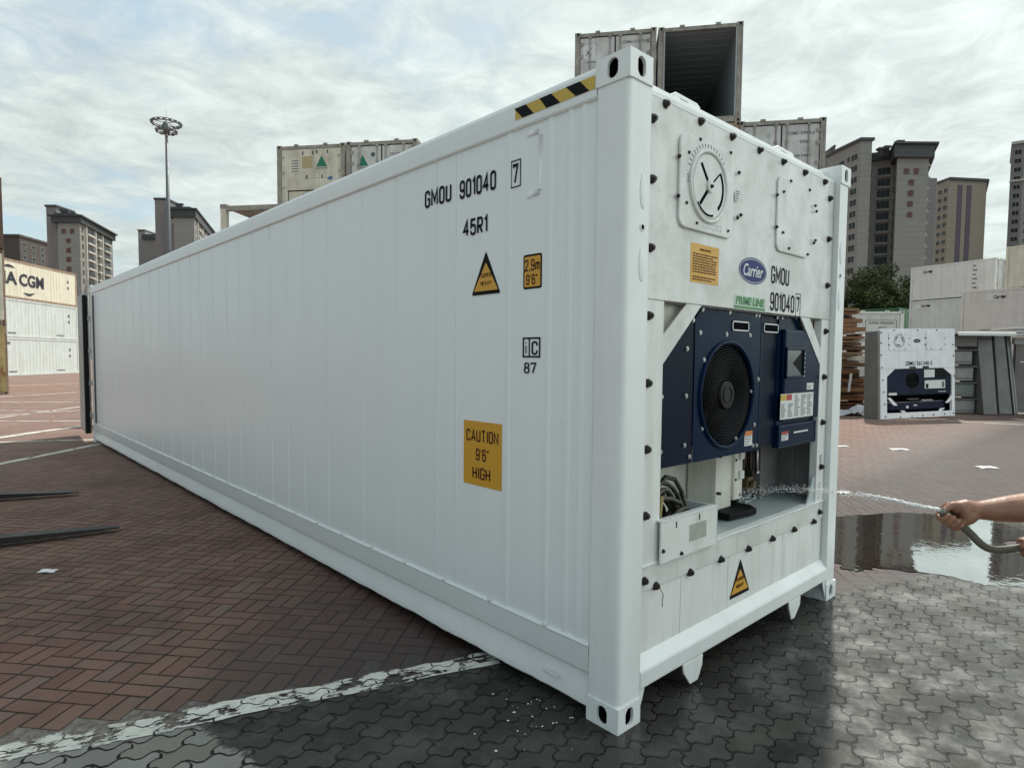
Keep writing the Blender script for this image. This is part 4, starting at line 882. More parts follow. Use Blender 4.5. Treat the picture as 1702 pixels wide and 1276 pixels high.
# ---- below the casing
jx0, jx1, jx2, hx1_, hx2_ = (E(u, 800, q)[0] for u, q in ((1190, .26), (1216, .26), (1234, .24), (1264, .33), (1311, .30)))
plate(.25, .69, jx0+.1, 1.16, .46, .48, 'pale_back_panel', M_LIGHTBOX)
plate(jx0, .735, jx1, 1.12, .26, .45, 'junction_box', M_LIGHTBOX, .006); plate(jx1-.003, .775, jx2, 1.09, .24, .40, 'contactor_cover', M_LIGHTBOX, .006)
for zz_ in (1.02, .90): plate(jx2-.055, zz_, jx2-.005, zz_+.05, .225, .242, 'socket', M_STK, .003)
for x, z in ((jx0+.014, 1.06), (jx0+.014, .84), (jx1+.01, 1.02), (jx1+.01, .90), (jx2-.03, .80)): b = MB(); b.cyl((x, .262, z), (x, .236, z), .009, 10); cu(b, 'screw', M_BOLT)
b = MB(); b.prism([(jx0-.02, .42), (jx0-.02, .16), (jx2-.03, .13), (jx2+.035, .20), (jx2+.01, .42)], 2, .70, .738); cu(b, 'black_pan_block', M_BLACK, .008); plate(jx1-.02, .724, jx1+.05, .730, .128, .131, 'block_label', M_STK, 0) if False else None; plate(.97, .155, 1.08, .725, .158, .162, 'tray_label', M_STK, 0) if False else None  # flat tapered black block on the drip pan
CO = jx2+.16-1.40
# compressor and piping in the dark middle
b = MB(); b.cyl((1.40, .46, .70), (1.40, .46, 1.02), .10, 24); b.ball((1.40, .46, 1.02), .10, 16, (1, 1, .6)); b.xf(lambda q: q+np.array((CO, 0, 0))); cu(b, 'compressor', M_RUBBER)
b = MB(); b.tube([(1.26, .30, .75), (1.28, .28, .88), (1.32, .27, 1.0), (1.32, .27, 1.16)], .012, 8); b.tube([(1.36, .26, 1.16), (1.36, .25, .95), (1.39, .24, .86), (1.46, .25, .84)], .008, 8); b.tube([(1.46, .3, 1.15), (1.50, .28, 1.0), (1.54, .3, .9)], .010, 8); b.xf(lambda q: q+np.array((CO, 0, 0))); cu(b, 'copper_pipe', mat('dull_copper', (.05, .025, .016), .45, .4))
b = MB(); b.box((1.26, .28, .93), (1.36, .36, 1.03)); b.cyl((1.31, .27, .86), (1.31, .33, .86), .04, 12); b.xf(lambda q: q+np.array((CO, 0, 0))); cu(b, 'valve_block', M_RUBBER, .006)
b = MB(); b.tube([(1.335, .20, 1.15), (1.335, .195, 1.0), (1.34, .195, .94)], .006, 6); b.ball((1.34, .195, .93), .012, 8); b.xf(lambda q: q+np.array((CO, 0, 0))); cu(b, 'sight_glass', M_SCREW)
for k in range(6):
    x0 = jx2+.02+.045*k; b = MB(); b.tube([(x0, .32+.02*k, .72), (x0+.03*math.sin(k), .28, .86), (x0-.02, .30, 1.0), (x0+.03*math.cos(k*2), .30, 1.13)], .008+.003*(k % 2), 8); cu(b, 'refrigerant_hose', M_RUBBER)
b = MB(); b.box((jx2+.03, .22, .82), (jx2+.10, .28, .90)); b.cyl((jx2+.065, .215, .86), (jx2+.065, .19, .86), .022, 12); cu(b, 'brass_valve', M_BRASS, .004)
# grey evaporator/receiver housing on the right
plate(jx2, .70, hx1_+.05, 1.12, .50, .52, 'dark_backing', M_DARK, 0); plate(hx1_, .69, hx2_, 1.15, .33, .60, 'grey_housing', M_GREYBOX, .006); plate(hx2_+.02, .69, 2.25, 1.15, .24, .60, 'grey_housing', M_GREYBOX, .006)  # near-black plate added for the deep shadow in the middle of the bay
plate(hx2_, .75, hx2_+.02, 1.15, .30, .34, 'housing_gap', M_DARK, 0)
b = MB(); b.tube([(hx2_+.09, .232, 1.13), (hx2_+.08, .225, 1.07), (hx2_+.06, .225, 1.04), (hx2_+.19, .225, 1.03)], .006, 6); b.tube([(hx2_+.06, .225, 1.03), (hx2_+.18, .222, 1.018)], .004, 6); cu(b, 'thin_pipe', M_RUBBER)
for k, m in enumerate((M_TXT, M_TXT, M_STK)): plate(hx2_+.035, .975-k*.045, hx2_+.115, 1.012-k*.045, .237, .239, 'housing_label', m, 0)
b = MB(); b.prism([(2.03, .692), (2.148, .692), (2.148, .86), (2.12, .86), (2.08, .76)], 1, .052, .062); cu(b, 'corner_fin', M_PAN, .001)
# cable tray at the left front with a coil of power cable
plate(.318, .682, .822, .880, .014, .024, 'tray_front', M_ENDLOW, .002)
b = MB(); b.box((.318, .012, .876), (.822, .05, .884)); b.box((.817, .014, .694), (.825, .30, .88)); cu(b, 'tray_lip', M_WHITE, .001)
plate(.56, .742, .715, .825, .0125, .0138, 'faded_label', worn('faded_grey_label', (.42, .42, .37), .6, .6, .4, dirt=(.3, .3, .27), scale=6), 0)
plate(.44, .832, .447, .862, .0122, .0142, 'tray_slot', M_DARK, 0); plate(.645, .836, .652, .866, .0122, .0142, 'tray_slot', M_DARK, 0)
for x in (.335, .49): put(SBOLT, 'bolt', CU, x, .014, .70 if x > .4 else .742)
M_CABLE = worn('dark_olive_cable', (.030, .028, .020), .45, .4, .1, dirt=(.06, .055, .035), scale=6)
rs = np.random.RandomState(3)
for k in range(7):
    x0 = .36+.03*k; pk = .98+rs.uniform(-.06, .06)-.01*k; x1 = x0+.16+rs.uniform(0, .16); yy = .10+.045*(k % 4)
    pts = []
    for t in np.linspace(0, 1, 14):
        pts.append((x0+(x1-x0)*(.5-.5*math.cos(math.pi*t))+.02*math.sin(5*t+k), yy+.03*math.sin(3*t+k), .72+(pk-.72)*math.sin(math.pi*min(1, t*1.02))**.6))
    b = MB(); b.tube(pts, .0125, 10); cu(b, 'power_cable', M_CABLE)
b = MB(); b.tube([(.46, .16, .90), (.50, .17, .985), (.60, .18, 1.03), (.70, .19, 1.005), (.78, .20, .93), (.81, .20, .85), (.80, .2, .78)], .0125, 10); cu(b, 'power_cable', M_CABLE)
b = MB(); b.tube([(.34, .12, .95), (.43, .11, .955), (.52, .10, .945), (.61, .10, .91), (.67, .10, .84), (.67, .10, .75)], .0125, 10); cu(b, 'power_cable', M_CABLE)
b = MB(); b.tube([(.38, .2, 1.06), (.44, .2, 1.11), (.48, .2, 1.07), (.48, .2, 1.0), (.44, .18, .95)], .0125, 10); cu(b, 'power_cable', M_CABLE)
b = MB(); b.tube([(.40, .07, .98), (.385, .07, .88), (.38, .07, .74)], .010, 8); cu(b, 'yellow_cable', mat('dirty_yellow_cable', (.25, .2, .06), .5))
b = MB(); b.box((.30, .12, .98), (.43, .30, 1.05)); cu(b, 'cable_clamp', M_RUBBER, .004)

# open door leaf at the far end, seen edge on
DL = MB(); p0 = np.array((onp(138.5, 600, 1, 12.26)[0], 12.26)); p1 = np.array((onp(131, 600, 1, 13.4)[0], 13.4)); d = p1-p0; d /= np.linalg.norm(d); nn = np.array((d[1], -d[0]))*.085
DL.prism([tuple(p0), tuple(p1), tuple(p1+nn), tuple(p0+nn)], 2, .16, 2.76); DL.build('open_door', M_GALV, RC, .004)
b = MB(); x0 = onp(139.5, 600, 1, 12.215)[0]; x1 = onp(147.5, 600, 1, 12.215)[0]
b.box((x0, 12.20, .15), (x1, 12.26, 2.72)); b.build('door_gasket', M_RUBBER, RC)
b = MB(); x0 = onp(149, 600, 1, 12.19)[0]; b.cyl((x0, 12.185, .16), (x0, 12.185, 2.70), .012, 10)
b.build('hinge_pin', M_GALV, RC)
for z in (.45, 1.05, 1.65, 2.25):
    b = MB(); b.box((x0-.02, 12.172, z), (x0+.03, 12.20, z+.09)); b.build('hinge', M_GALV, RC, .004)
b = MB(); b.prism([(SD(155.5, 500, .02)[0], .36), (12.02, .36), (12.02, 2.70), (SD(155.5, 500, .02)[0], 2.70)], 0, .012, .0215); b.build('side_shadow_strip', mat('shadow_strip_dark', (.03, .03, .036), .4), RC)  # dark strip painting the shadow beside the far door

# ------------------------------------------------------------------ yard containers
def rib_side(L, z0, z1, x, sign, pitch, dep):
    prof = []; y = .16
    while y < L-.16-pitch:
        prof += [(x, y), (x, y+pitch*.42), (x+dep*sign, y+pitch*.5), (x+dep*sign, y+pitch*.92)]; y += pitch
    prof += [(x, y), (x, L-.16)]; m = len(prof)
    vs = [(q[0], q[1], z) for z in (z0, z1) for q in prof]
    b = MB(); b.add(vs, [((i, m+i, m+i+1, i+1) if sign > 0 else (i, i+1, m+i+1, m+i)) for i in range(m-1)]); return b
M_GASK = mat('door_seal', (.02, .02, .022), .6)
def iso(name, label, loc, rz, L, H, ms, mf, me=None, end='doors', group=None, rib=(.41, .012), pw=.15):
    """local x 0..2.438 across the near end, y 0..L away, z 0..H"""
    me = me or ms; w = 2.438; t = thing(name, label, 'container', loc, rz, group)
    for x in (0, w-.15):
        for y in (0, L-.15): b = MB(); b.box((x if x == 0 else w-pw, y, .118), (x+pw if x == 0 else w, y+.15, H-.118)); b.build('corner_post', mf, t)
    for x in (0, w-.17):
        for y in (0, L-.18):
            for z in (0, H-.118):
                b = MB(); b.box((x-.004, y-.004, z), (x+.174, y+.184, z+.118)); o = b.build('corner_casting', mf, t)
                if y == 0: h = MB(); h.prism(rrect(x+.06, z+.02, x+.12, z+.10, .028, 3), 1, -.0045, -.01); h.build('casting_opening', M_DARK, o)
    for z0, z1, nm in ((.02, .17, 'bottom_rail'), (H-.14, H-.01, 'top_rail')):
        for x in (0, w-.06): b = MB(); b.box((x, .18, z0), (x+.06, L-.18, z1)); b.build(nm, mf, t)
    rib_side(L, .17, H-.14, .025, 1, *rib).build('side_panel', ms, t); rib_side(L, .17, H-.14, w-.025, -1, *rib).build('side_panel', ms, t)
    b = MB(); b.box((.06, .05, H-.07), (w-.06, L-.05, H-.03)); b.build('roof', ms, t)
    b = MB(); b.box((.06, .15, .10), (w-.06, L-.15, .16)); b.build('floor', ms, t)
    b = MB(); b.box((.15, L-.10, .16), (w-.15, L-.05, H-.07)); b.build('end_panel', ms, t)
    b = MB(); b.box((.15, .02, .02), (w-.15, .10, .17)); b.build('door_sill', mf, t)
    b = MB(); b.box((.15, .02, H-.13), (w-.15, .10, H-.02)); b.build('header', mf, t)
    for x in (.62, 1.66): b = MB(); b.box((x, .0, H-.03), (x+.14, .10, H+.03)); b.build('header_bracket', mf, t)
    if end == 'doors':
        for k in range(2):
            x0, x1 = (.16, w/2-.012) if k == 0 else (w/2+.012, w-.16)
            b = MB(); b.box((x0, .035, .19), (x1, .10, H-.15)); d = b.build('door', me, t, .006)
            g = MB()
            for q in ((x0-.008, .18, x0+.010, H-.14), (x1-.010, .18, x1+.008, H-.14), (x0, H-.165, x1, H-.14), (x0, .175, x1, .195)): g.box((q[0], .030, q[1]), (q[2], .036, q[3]))
            g.build('door_seal', M_GASK, d)
            for xb in ((x0+.30, x1-.14) if k == 0 else (x0+.14, x1-.30)):
                b = MB(); b.cyl((xb, .012, .12), (xb, .012, H-.10), .019, 10)
                for z in (.13, H-.15): b.box((xb-.05, -.004, z-.03), (xb+.05, .034, z+.06))
                for z in (.75, 1.5, 2.2): b.box((xb-.04, -.002, z), (xb+.04, .034, z+.08))
                b.box((xb-.02, -.012, 1.02), (xb+.33*(1 if k == 0 else -1), -.002, 1.06)); b.build('locking_bar', mf, d)
            xh = x0-.06 if k == 0 else x1-.10
            for z in (.40, .98, 1.56, 2.14, H-.40): b = MB(); b.box((xh, .008, z), (xh+.16, .034, z+.10)); b.build('hinge', mf, d)
    elif end == 'reefer':
        b = MB(); b.box((.16, .03, 1.42), (w-.16, .12, H-.14)); ep = b.build('upper_end_panel', me, t)
        for x in (.16, w-.36): b = MB(); b.box((x, .03, .19), (x+.20, .12, 1.42)); b.build('end_frame_strip', me, t)
        b = MB(); b.box((.36, .04, .19), (w-.36, .12, .45)); b.build('lower_band', me, t)
        b = MB(); b.box((.36, .30, .45), (w-.36, .34, 1.42)); b.build('machine_bay', M_DARK, t)
        b = MB(); b.box((.40, .05, .80), (1.22, .28, 1.38)); b.build('control_box', me, t, .01)
        b = MB(); b.box((.88, .042, .92), (1.13, .052, 1.28)); b.build('display_window', M_BLACK, t)
        b = MB(); b.cyl((1.62, .10, 1.10), (1.62, .13, 1.10), .36, 32); b.build('fan_well', M_DARK, t)
        b = MB()
        for k in range(7): b.ring((1.62, .08, 1.10), (0, 1, 0), .08+k*.045, .007, 28, 5)
        b.build('fan_guard', M_GUARD, t)
        b = MB(); b.box((.45, .06, .50), (1.9, .20, .68)); b.build('compressor_tray', M_RUBBER, t, .03)
        b = MB(); b.prism(rrect(.50, 1.95, .80, 2.45, .08, 4), 1, .029, .012); b.build('vent_cover', me, t, .006)
        b = MB()
        for k in range(5): b.box((.53, .008, 2.02+k*.085), (.77, .013, 2.05+k*.085))
        b.build('vent_grille', M_TXT, t)
        for x0, x1 in ((.86, 1.32), (1.36, 1.86)): b = MB(); b.prism(rrect(x0, 1.80, x1, 2.66, .03, 3), 1, .029, .018); b.build('access_hatch', me, t, .006)
        for x, z in ((.92, 2.62), (1.28, 2.62), (1.42, 2.64), (1.80, 2.64), (1.05, 1.83), (1.60, 1.83)): b = MB(); b.box((x, .0, z-.05), (x+.03, .02, z+.06)); b.build('latch', M_BOLT, t)
        for z in (.5, 1.0, 1.5, 2.0, 2.5):
            for x in (.22, w-.22): put(BOLT, 'bolt', t, x, .03, z)
    elif end == 'open':
        M_IN = mat('dim_inner_lining', (.26, .29, .30), .5)
        for x in (.155, w-.165): b = MB(); b.box((x, .05, .165), (x+.01, L-.12, H-.145)); b.build('inner_wall', M_IN, t)
        b = MB()
        for k in range(26): b.box((.17, .2+k*.44, H-.16), (w-.17, .2+k*.44+.02, H-.145))
        b.box((.165, .1, H-.145), (w-.165, L-.12, H-.14)); b.build('ceiling_lining', M_IN, t)
        b = MB(); b.box((.16, .04, .165), (w-.16, .40, .20)); b.build('threshold', mf, t)
        for x in (.16, w-.20): b = MB(); b.box((x, .0, .17), (x+.04, .06, H-.13)); b.build('door_frame', M_GALV, t)
    return t
def ltext(t, body, x0, x1, z, h, m=M_TXT, y=.033, bold=.02, bar=None): return text('lettering', body, m, bar or t, (x0, y, z), (1, 0, 0), (0, 0, 1), h, x1-x0, bold, thick=.003)
P_CREAM = worn('weathered_cream_paint', (.68, .65, .54), .6, .5, .55, .35, dirt=(.22, .18, .12), scale=.8)
P_GREY = worn('weathered_grey_white_paint', (.64, .63, .61), .6, .5, .55, .28, dirt=(.20, .17, .15), scale=.8)
P_FRAME = worn('stained_frame_paint', (.36, .335, .29), .65, .6, .6, .45, dirt=(.09, .075, .06), scale=1.5)
P_RUSTFR = worn('rusty_frame_paint', (.40, .30, .22), .7, .6, .6, .6, dirt=(.14, .07, .04), scale=1.5)
P_PALE = worn('pale_mint_grey_paint', (.62, .66, .64), .55, .3, .45, .12, dirt=(.30, .30, .27), scale=.6)
P_WHITEB = worn('chalky_white_paint', (.70, .71, .69), .55, .25, .35, .06, dirt=(.34, .33, .30), scale=.6)
P_PINKW = worn('warm_white_paint', (.68, .65, .62), .55, .25, .35, .10, dirt=(.34, .30, .26), scale=.6)
P_YELC = worn('pale_yellow_paint', (.74, .70, .57), .55, .3, .4, .22, dirt=(.34, .27, .17), scale=.6)
P_OCHRE = worn('rusting_ochre_paint', (.48, .38, .17), .65, .5, .6, .62, dirt=(.2, .12, .05), scale=1.2)
P_BROWN = worn('rust_brown_paint', (.14, .085, .06), .7, .5, .5, .5, dirt=(.06, .04, .03), scale=1.2)
P_GREENC = worn('green_container_paint', (.03, .12, .05), .5, .4, .4, .1, dirt=(.03, .06, .03))
ROW0 = np.array((6.604, 19.476)); RE = np.array((.6195, -.785)); RN = np.array((.785, .6195)); RRZ = math.atan2(RE[1], RE[0]); HC = 2.896
OFF = {0: 0, 1: 2.50, 2: 5.0, 3: 7.5, 4: 9.98, 5: 12.48, 6: 14.86}
def row(slot, lvl, dn=0.): q = ROW0+RE*OFF[slot]+RN*dn; return (q[0], q[1], HC*(lvl-1))
GRP = 'old containers stacked in the row behind'
def green_triangle(t, x, z, y):
    b = MB(); b.prism(rpoly([(x, z), (x+.40, z), (x+.20, z+.36)], .012), 1, y, y-.004); b.build('green_triangle', mat('teal_green_print', (.015, .17, .10), .5), t)
    b = MB(); 
    for k in range(7): b.box((x+k*.062, y-.004, z-.075), (x+.035+k*.062, y, z-.03))
    b.build('small_print', M_TXT, t)
t = iso('reefer_container', 'cream reefer end with green triangle and round fan, above the long white side', row(0, 3), RRZ, 12.19, HC, P_CREAM, P_FRAME, P_CREAM, 'reefer', GRP)
green_triangle(t, 1.40, 2.16, .017); b = MB(); b.box((.90, .0155, 2.12), (1.28, .0175, 2.52)); b.build('tan_label', mat('faded_tan_label', (.42, .33, .19), .6), t); b = MB(); b.box((1.80, .026, 1.72), (1.98, .03, 1.84)); b.build('blue_label', mat('faded_blue_label', (.08, .16, .32), .6), t)
t = iso('reefer_container', 'grey doored reefer container with green triangle, beside the cream one with the fan', row(1, 3, -.05), RRZ, 12.19, HC, P_GREY, P_FRAME, P_GREY, 'doors', GRP)
green_triangle(t, .36, 2.10, .034); b = MB(); b.prism([(.92+.07*math.cos(2*math.pi*k/20), 2.46+.075*math.sin(2*math.pi*k/20)) for k in range(20)], 1, .034, .030); b.build('round_emblem', mat('slate_print', (.05, .09, .11), .5), t); ltext(t, 'CRLU 500118 2', 1.50, 2.05, 2.42, .07)
t = iso('reefer_container', 'grey doored container on the tallest stack, left of the open dark one', row(4, 4, -.05), RRZ, 12.19, HC, P_GREY, P_FRAME, P_GREY, 'doors', GRP); ltext(t, 'CGMU 612872 0', 1.45, 2.18, 2.50, .085)
b = MB(); b.box((.24, .0325, 2.10), (.62, .034, 2.52)); p_ = b.build('white_label', M_STK, t); b = MB(); b.obox((.43, .031, 2.34), (.10, 0, .12), (0, .001, 0), (-.008, 0, .008)); b.obox((.40, .031, 2.30), (.04, 0, -.07), (0, .001, 0), (.008, 0, .008)); b.build('label_print', M_TXT, p_); b = MB(); b.box((.36, .031, 2.0), (.80, .034, 2.03)); b.build('small_print', M_TXT, t)
iso('reefer_container', 'empty open container with a dark inside, on top of the tallest stack', row(5, 4), RRZ, 12.19, HC, P_GREY, P_FRAME, P_GREY, 'open', GRP)
iso('reefer_container', 'stained container carrying the open dark one, mostly hidden behind the white roof edge', row(5, 3), RRZ, 12.19, HC, P_GREY, P_RUSTFR, P_CREAM, 'doors', GRP)
iso('reefer_container', 'container under the top left one of the tallest stack, hidden by the white roof corner', row(4, 3), RRZ, 12.19, HC, P_GREY, P_FRAME, P_GREY, 'doors', GRP)
t = iso('reefer_container', 'purplish grey doored container right of and below the open dark one, numbered 299970', row(6, 3), RRZ, 12.19, HC, P_GREY, P_FRAME, P_GREY, 'doors', GRP)
ltext(t, 'CGMU 299970 6', 1.40, 2.14, 2.44, .095); ltext(t, '45R1', 1.72, 1.98, 2.20, .08); ltext(t, 'MAX.GR 34000', 1.35, 2.05, 1.80, .07)
b = MB(); b.prism([(.86+.07*math.cos(2*math.pi*k/20), 2.44+.075*math.sin(2*math.pi*k/20)) for k in range(20)], 1, .034, .030); b.build('round_emblem', mat('pale_green_emblem', (.36, .46, .38), .5), t)
for sl_ in (0, 1, 4, 5, 6):
    for lv_ in (1, 2): iso('reefer_container', 'stained container low in the row behind, hidden by the large white container', row(sl_, lv_), RRZ, 12.19, HC, (P_GREY, P_CREAM)[(sl_+lv_) % 2], P_FRAME, None, 'doors', GRP)
# open-sided steel frame in front of the row
fr = thing('container_frame', 'weathered open container frame with see-through sides, left of the cream reefer', 'container frame', (*onp(366, 340, 2, 5.79)[:2], 2.896), RRZ)
for x in (0, 5.9):
    for y in (0, 2.29): b = MB(); b.box((x, y, 0), (x+.16, y+.15, 2.894)); b.build('corner_post', P_CREAM if x == 0 else P_FRAME, fr)
for y in (0, 2.32): b = MB(); b.box((.16, y, 2.72), (5.9, y+.12, 2.85)); b.build('top_rail', P_FRAME, fr); b = MB(); b.box((.16, y, 0), (5.9, y+.12, .16)); b.build('bottom_rail', P_FRAME, fr)
b = MB(); b.box((.1, .06, 2.80), (5.95, 2.38, 2.84)); b.build('roof', P_FRAME, fr)
for x in (0, 5.88):
    for y in (0, 2.26): b = MB(); b.box((x-.005, y-.005, 2.776), (x+.18, y+.185, 2.90)); b.build('corner_casting', P_FRAME, fr)
q = onp(366, 340, 2, 5.79); qs = q[:2]+RE*6.06; iso('shipping_container', 'container under the open steel frame, hidden behind the long white side', (qs[0], qs[1], 0), RRZ+math.pi/2, 6.06, 2.893, P_GREY, P_FRAME, P_GREY, 'doors')
# rusty stack at the left edge
cr = np.array((-.033, 30.328)); dd = cr-CAM[:2]; dd /= np.linalg.norm(dd); xr = np.array((dd[1], -dd[0])); o_ = cr-xr*2.438+np.array((0, 0)); rz_ = math.atan2(xr[1], xr[0])+R(.35)
for k, (ms, mf, lb) in enumerate(((P_OCHRE, P_RUSTFR, 'rusting ochre container at the foot of the stack by the left edge'), (P_CREAM, P_RUSTFR, 'dirty cream container in the middle of the stack at the left edge'), (P_BROWN, P_BROWN, 'rust brown container at the top of the stack by the left edge'))):
    iso('shipping_container', lb, (o_[0], o_[1], 2.86*k), rz_, 12.19, 2.86, ms, mf, ms, 'none', 'rusty containers at the left edge', pw=.07)
    b = MB(); b.box((.07, .0, .1), (2.37, .04, 2.76)); b.xf(lambda q: q); pt = [o for o in C.objects if o.name.startswith('shipping_container') and o.get('label') == lb][0]; b.build('end_wall', ms, pt)
    b = MB()
    for x_ in np.arange(.12, 2.3, .11): b.box((x_, -.022, .13), (x_+.05, .0, 2.72))
    b.build('wall_rib', ms, pt)
# pale stack far left
B_ = np.array((6.95, 63.0)); dl = np.array((1.86, 56.0))-B_; dl /= np.linalg.norm(dl); rz_ = math.atan2(-dl[0], dl[1]); 
M_CMA = mat('navy_black_print', (.012, .014, .03), .5)
for k, (ms, lb) in enumerate(((P_PALE, 'pale grey container at the foot of the far left stack'), (P_PALE, 'mint grey container in the middle of the far left stack'), (P_YELC, 'pale yellow container with dark lettering, topmost in the far left stack'))):
    t = iso('shipping_container', lb, (B_[0], B_[1], 2.83*k), rz_, 12.19, 2.83, ms, P_RUSTFR if k == 2 else ms, ms, 'doors', 'pale containers in the far left stack')
    if k == 2:
        T = lambda body, ya, yb, z, h, b_=.03: text('lettering', body, M_CMA, t, (.008, ya, z), (0, -1, 0), (0, 0, 1), h, ya-yb, b_, thick=.006)
        T('CMA', 11.3, 7.70, 1.02, .92, .03); T('CGM', 7.45, 4.55, 1.02, .92, .03)
        for y0, z0, s in ((9.2, 2.33, -1), (7.0, .55, 1)):
            pts = [(y0-q*1.35, z0+s*(.10*(2*q-1)**2+.28*max(0, q-.55)*(1 if s > 0 else 0))-(.12 if s > 0 else 0)) for q in np.linspace(0, 1, 14)]
            th = [.015+.075*math.sin(math.pi*min(1, q*1.05)) for q in np.linspace(0, 1, 14)]
            b = MB(); b.add([(.004, p[0], p[1]+a) for p, a in zip(pts, th)]+[(.004, p[0], p[1]-a) for p, a in zip(pts, th)], [(i, i+1, 15+i, 14+i) for i in range(13)]); b.build('swoosh', M_CMA, t)
    b = MB()
    for z in (1.9, 1.4): b.box((.004, 1.15, z), (.010, 1.38, z+.2))
    b.build('side_marking', M_TXT, t)
    if k < 2: b = MB(); b.box((.004, 8.0, .30), (.010, 8.9, .37)); b.box((.004, 2.0, .30), (.010, 3.1, .36)); b.build('small_print', M_TXT, t)
    if k == 0: T2 = text('lettering', 'OOS', M_CMA, t, (.006, 9.6, 2.3), (0, -1, 0), (0, 0, 1), .22, .9, .02, thick=.006)
# white reefers at the right
A_ = atD(1514, 452, 51.5); Bq = atD(1656, 420, 46.); u_ = (A_-Bq)[:2]; Lr = float(np.linalg.norm(u_)); u_ /= Lr; rz_ = math.atan2(-u_[0], u_[1]); zt = (A_[2]+Bq[2])/2; HR = 2.72
def carrier_tag(t, y, z):
    b = MB(); b.box((.004, y-.95, z-.12), (.009, y, z+.28)); b.build('maker_label', M_STK, t)
    text('lettering', 'Carrier', M_BLACK, t, (.003, y-.45, z-.02), (0, -1, 0), (0, 0, 1), .24, .75, .03, .2, thick=.005)
GR = 'white reefers stacked at the right'
t = iso('reefer_container', 'long white reefer at the top left of the right-hand stack, below the tan towers', (Bq[0], Bq[1], zt-HR), rz_, Lr, HR, P_WHITEB, P_FRAME if False else P_WHITEB, P_GREY, 'doors', GR); carrier_tag(t, Lr-.5, 2.15)
b = MB()
for k in range(6): b.box((.004, 1.2+.1*(k % 2), .6+k*.33), (.009, 1.5, .7+k*.33))
b.build('side_marking', M_TXT, t)
t = iso('reefer_container', 'mint white reefer below the long one, next to the green container', (Bq[0], Bq[1], zt-2*HR-.05), rz_, Lr, HR, P_PALE, P_PALE, P_GREY, 'doors', GR); carrier_tag(t, Lr-.45, 2.2)
iso('reefer_container', 'white reefer at the foot of the right-hand stack, hidden behind leaning panels', (Bq[0], Bq[1], max(0., zt-3*HR-.1)), rz_, Lr, HR, P_PALE, P_PALE, P_GREY, 'doors', GR)
N0 = atD(1599, 485, 44.); ue = -u_; Ln_ = 12.19; Nb = N0[:2]+ue*Ln_; zn = N0[2]
t = iso('reefer_container', 'warm white reefer in front of the mint one, above the leaning grey panels', (Nb[0], Nb[1], zn-HR), rz_, Ln_, HR, P_PINKW, P_PINKW, P_GREY, 'doors', GR); carrier_tag(t, Ln_-1.5, 2.1)
iso('reefer_container', 'white reefer beneath the warm white one, behind the leaning grey panels', (Nb[0], Nb[1], max(0, zn-2*HR-.02)), rz_, Ln_, HR, P_PINKW, P_PINKW, P_GREY, 'doors', GR)
D1 = 44-(1669-1599)/1037*0; 
lam = None
for s_ in np.arange(0, 12, .02):
    q = N0[:2]+ue*s_; d3 = np.array((q[0], q[1], zn))-CAM; px = 831.99+FOC*(d3@_r)/(d3@_f)
    if px >= 1669: lam = s_; break
Yb = N0[:2]+ue*(lam+12.19)
t = iso('shipping_container', 'pale yellow container with red block lettering, topmost by the right edge', (Yb[0], Yb[1], zn+.01), rz_, 12.19, HR, P_YELC, P_YELC, P_YELC, 'doors', GR)
for k, (c, m) in enumerate((('A', M_BLACK), ('H', M_RED), ('A', M_RED), ('L', M_RED), ('T', M_TXT))):
    z = 2.25-k*.46; b = MB(); b.box((.012, 12.19-2.62, z-.04), (.016, 12.19-1.98, z+.36)); b.build('letter_patch', M_STK, t) if m == M_RED and False else None
    text('lettering', c, m, t, (.008, 12.19-2.0, z), (0, -1, 0), (0, 0, 1), .36, .62, .04, thick=.006)
# freezer container on a trailer, and a green container behind
hx = np.array((math.cos(YAW), -math.sin(YAW))); hy = np.array((math.sin(YAW), math.cos(YAW))); HRZ = -YAW
q = atD(1409, 517, 28.5); fz = iso('reefer_container', 'white freezer container standing behind the cut-off reefer front, lettering on its end', (q[0], q[1], q[2]-2.75), HRZ-R(6), 8., 2.75, P_WHITEB, P_WHITEB, worn('clean_white_end', (.62, .63, .61), .5, .2, .25, .05), 'none')
b = MB(); b.box((.16, .03, .19), (2.278, .10, 2.60)); ee = b.build('front_panel', MATS['clean_white_end'], fz)
ltext(fz, 'SUPER FREEZER', .95, 2.05, 2.16, .11, M_TXT, .029, .02, fz); ltext(fz, '-60°C', 1.32, 1.72, 1.96, .11, M_TXT, .029, .02, fz)
b = MB()
for q_ in ((.8, 2.33, 2.15, 2.355), (.8, 1.80, 2.15, 1.825), (.8, 1.8, .825, 2.35), (2.125, 1.8, 2.15, 2.35)): b.box((q_[0], .026, q_[1]), (q_[2], .03, q_[3]))
b.build('lettering_frame', M_TXT, fz)
for x in (.35, .95, 1.5, 2.1): put(BOLT, 'bolt', fz, x, .03, 2.48)
tr = thing('trailer', 'dark flat trailer carrying the freezer container, hidden behind the cut-off reefer front', 'trailer', (q[0], q[1], 0), HRZ-R(6)); zt_ = q[2]-2.75
b = MB(); b.box((.3, .1, zt_-.25), (2.14, 8., zt_-.005)); b.build('chassis', M_RUBBER, tr)
for y in (5.2, 6.5):
    for x in (.25, 1.95): b = MB(); b.cyl((x, y, .48), (x+.25, y, .48), .48, 20); b.build('wheel', M_RUBBER, tr)
for x in (.5, 1.85): b = MB(); b.box((x, .9, 0), (x+.1, 1.0, zt_-.25)); b.build('landing_leg', M_RUBBER, tr)
q = atD(1494, 511, 56.); g = iso('shipping_container', 'dark green container with white discs, half hidden beside the mint white reefer', (q[0], q[1], q[2]-2.9), HRZ+R(38), 12.19, 2.9, P_GREENC, P_GREENC, P_GREENC, 'none')
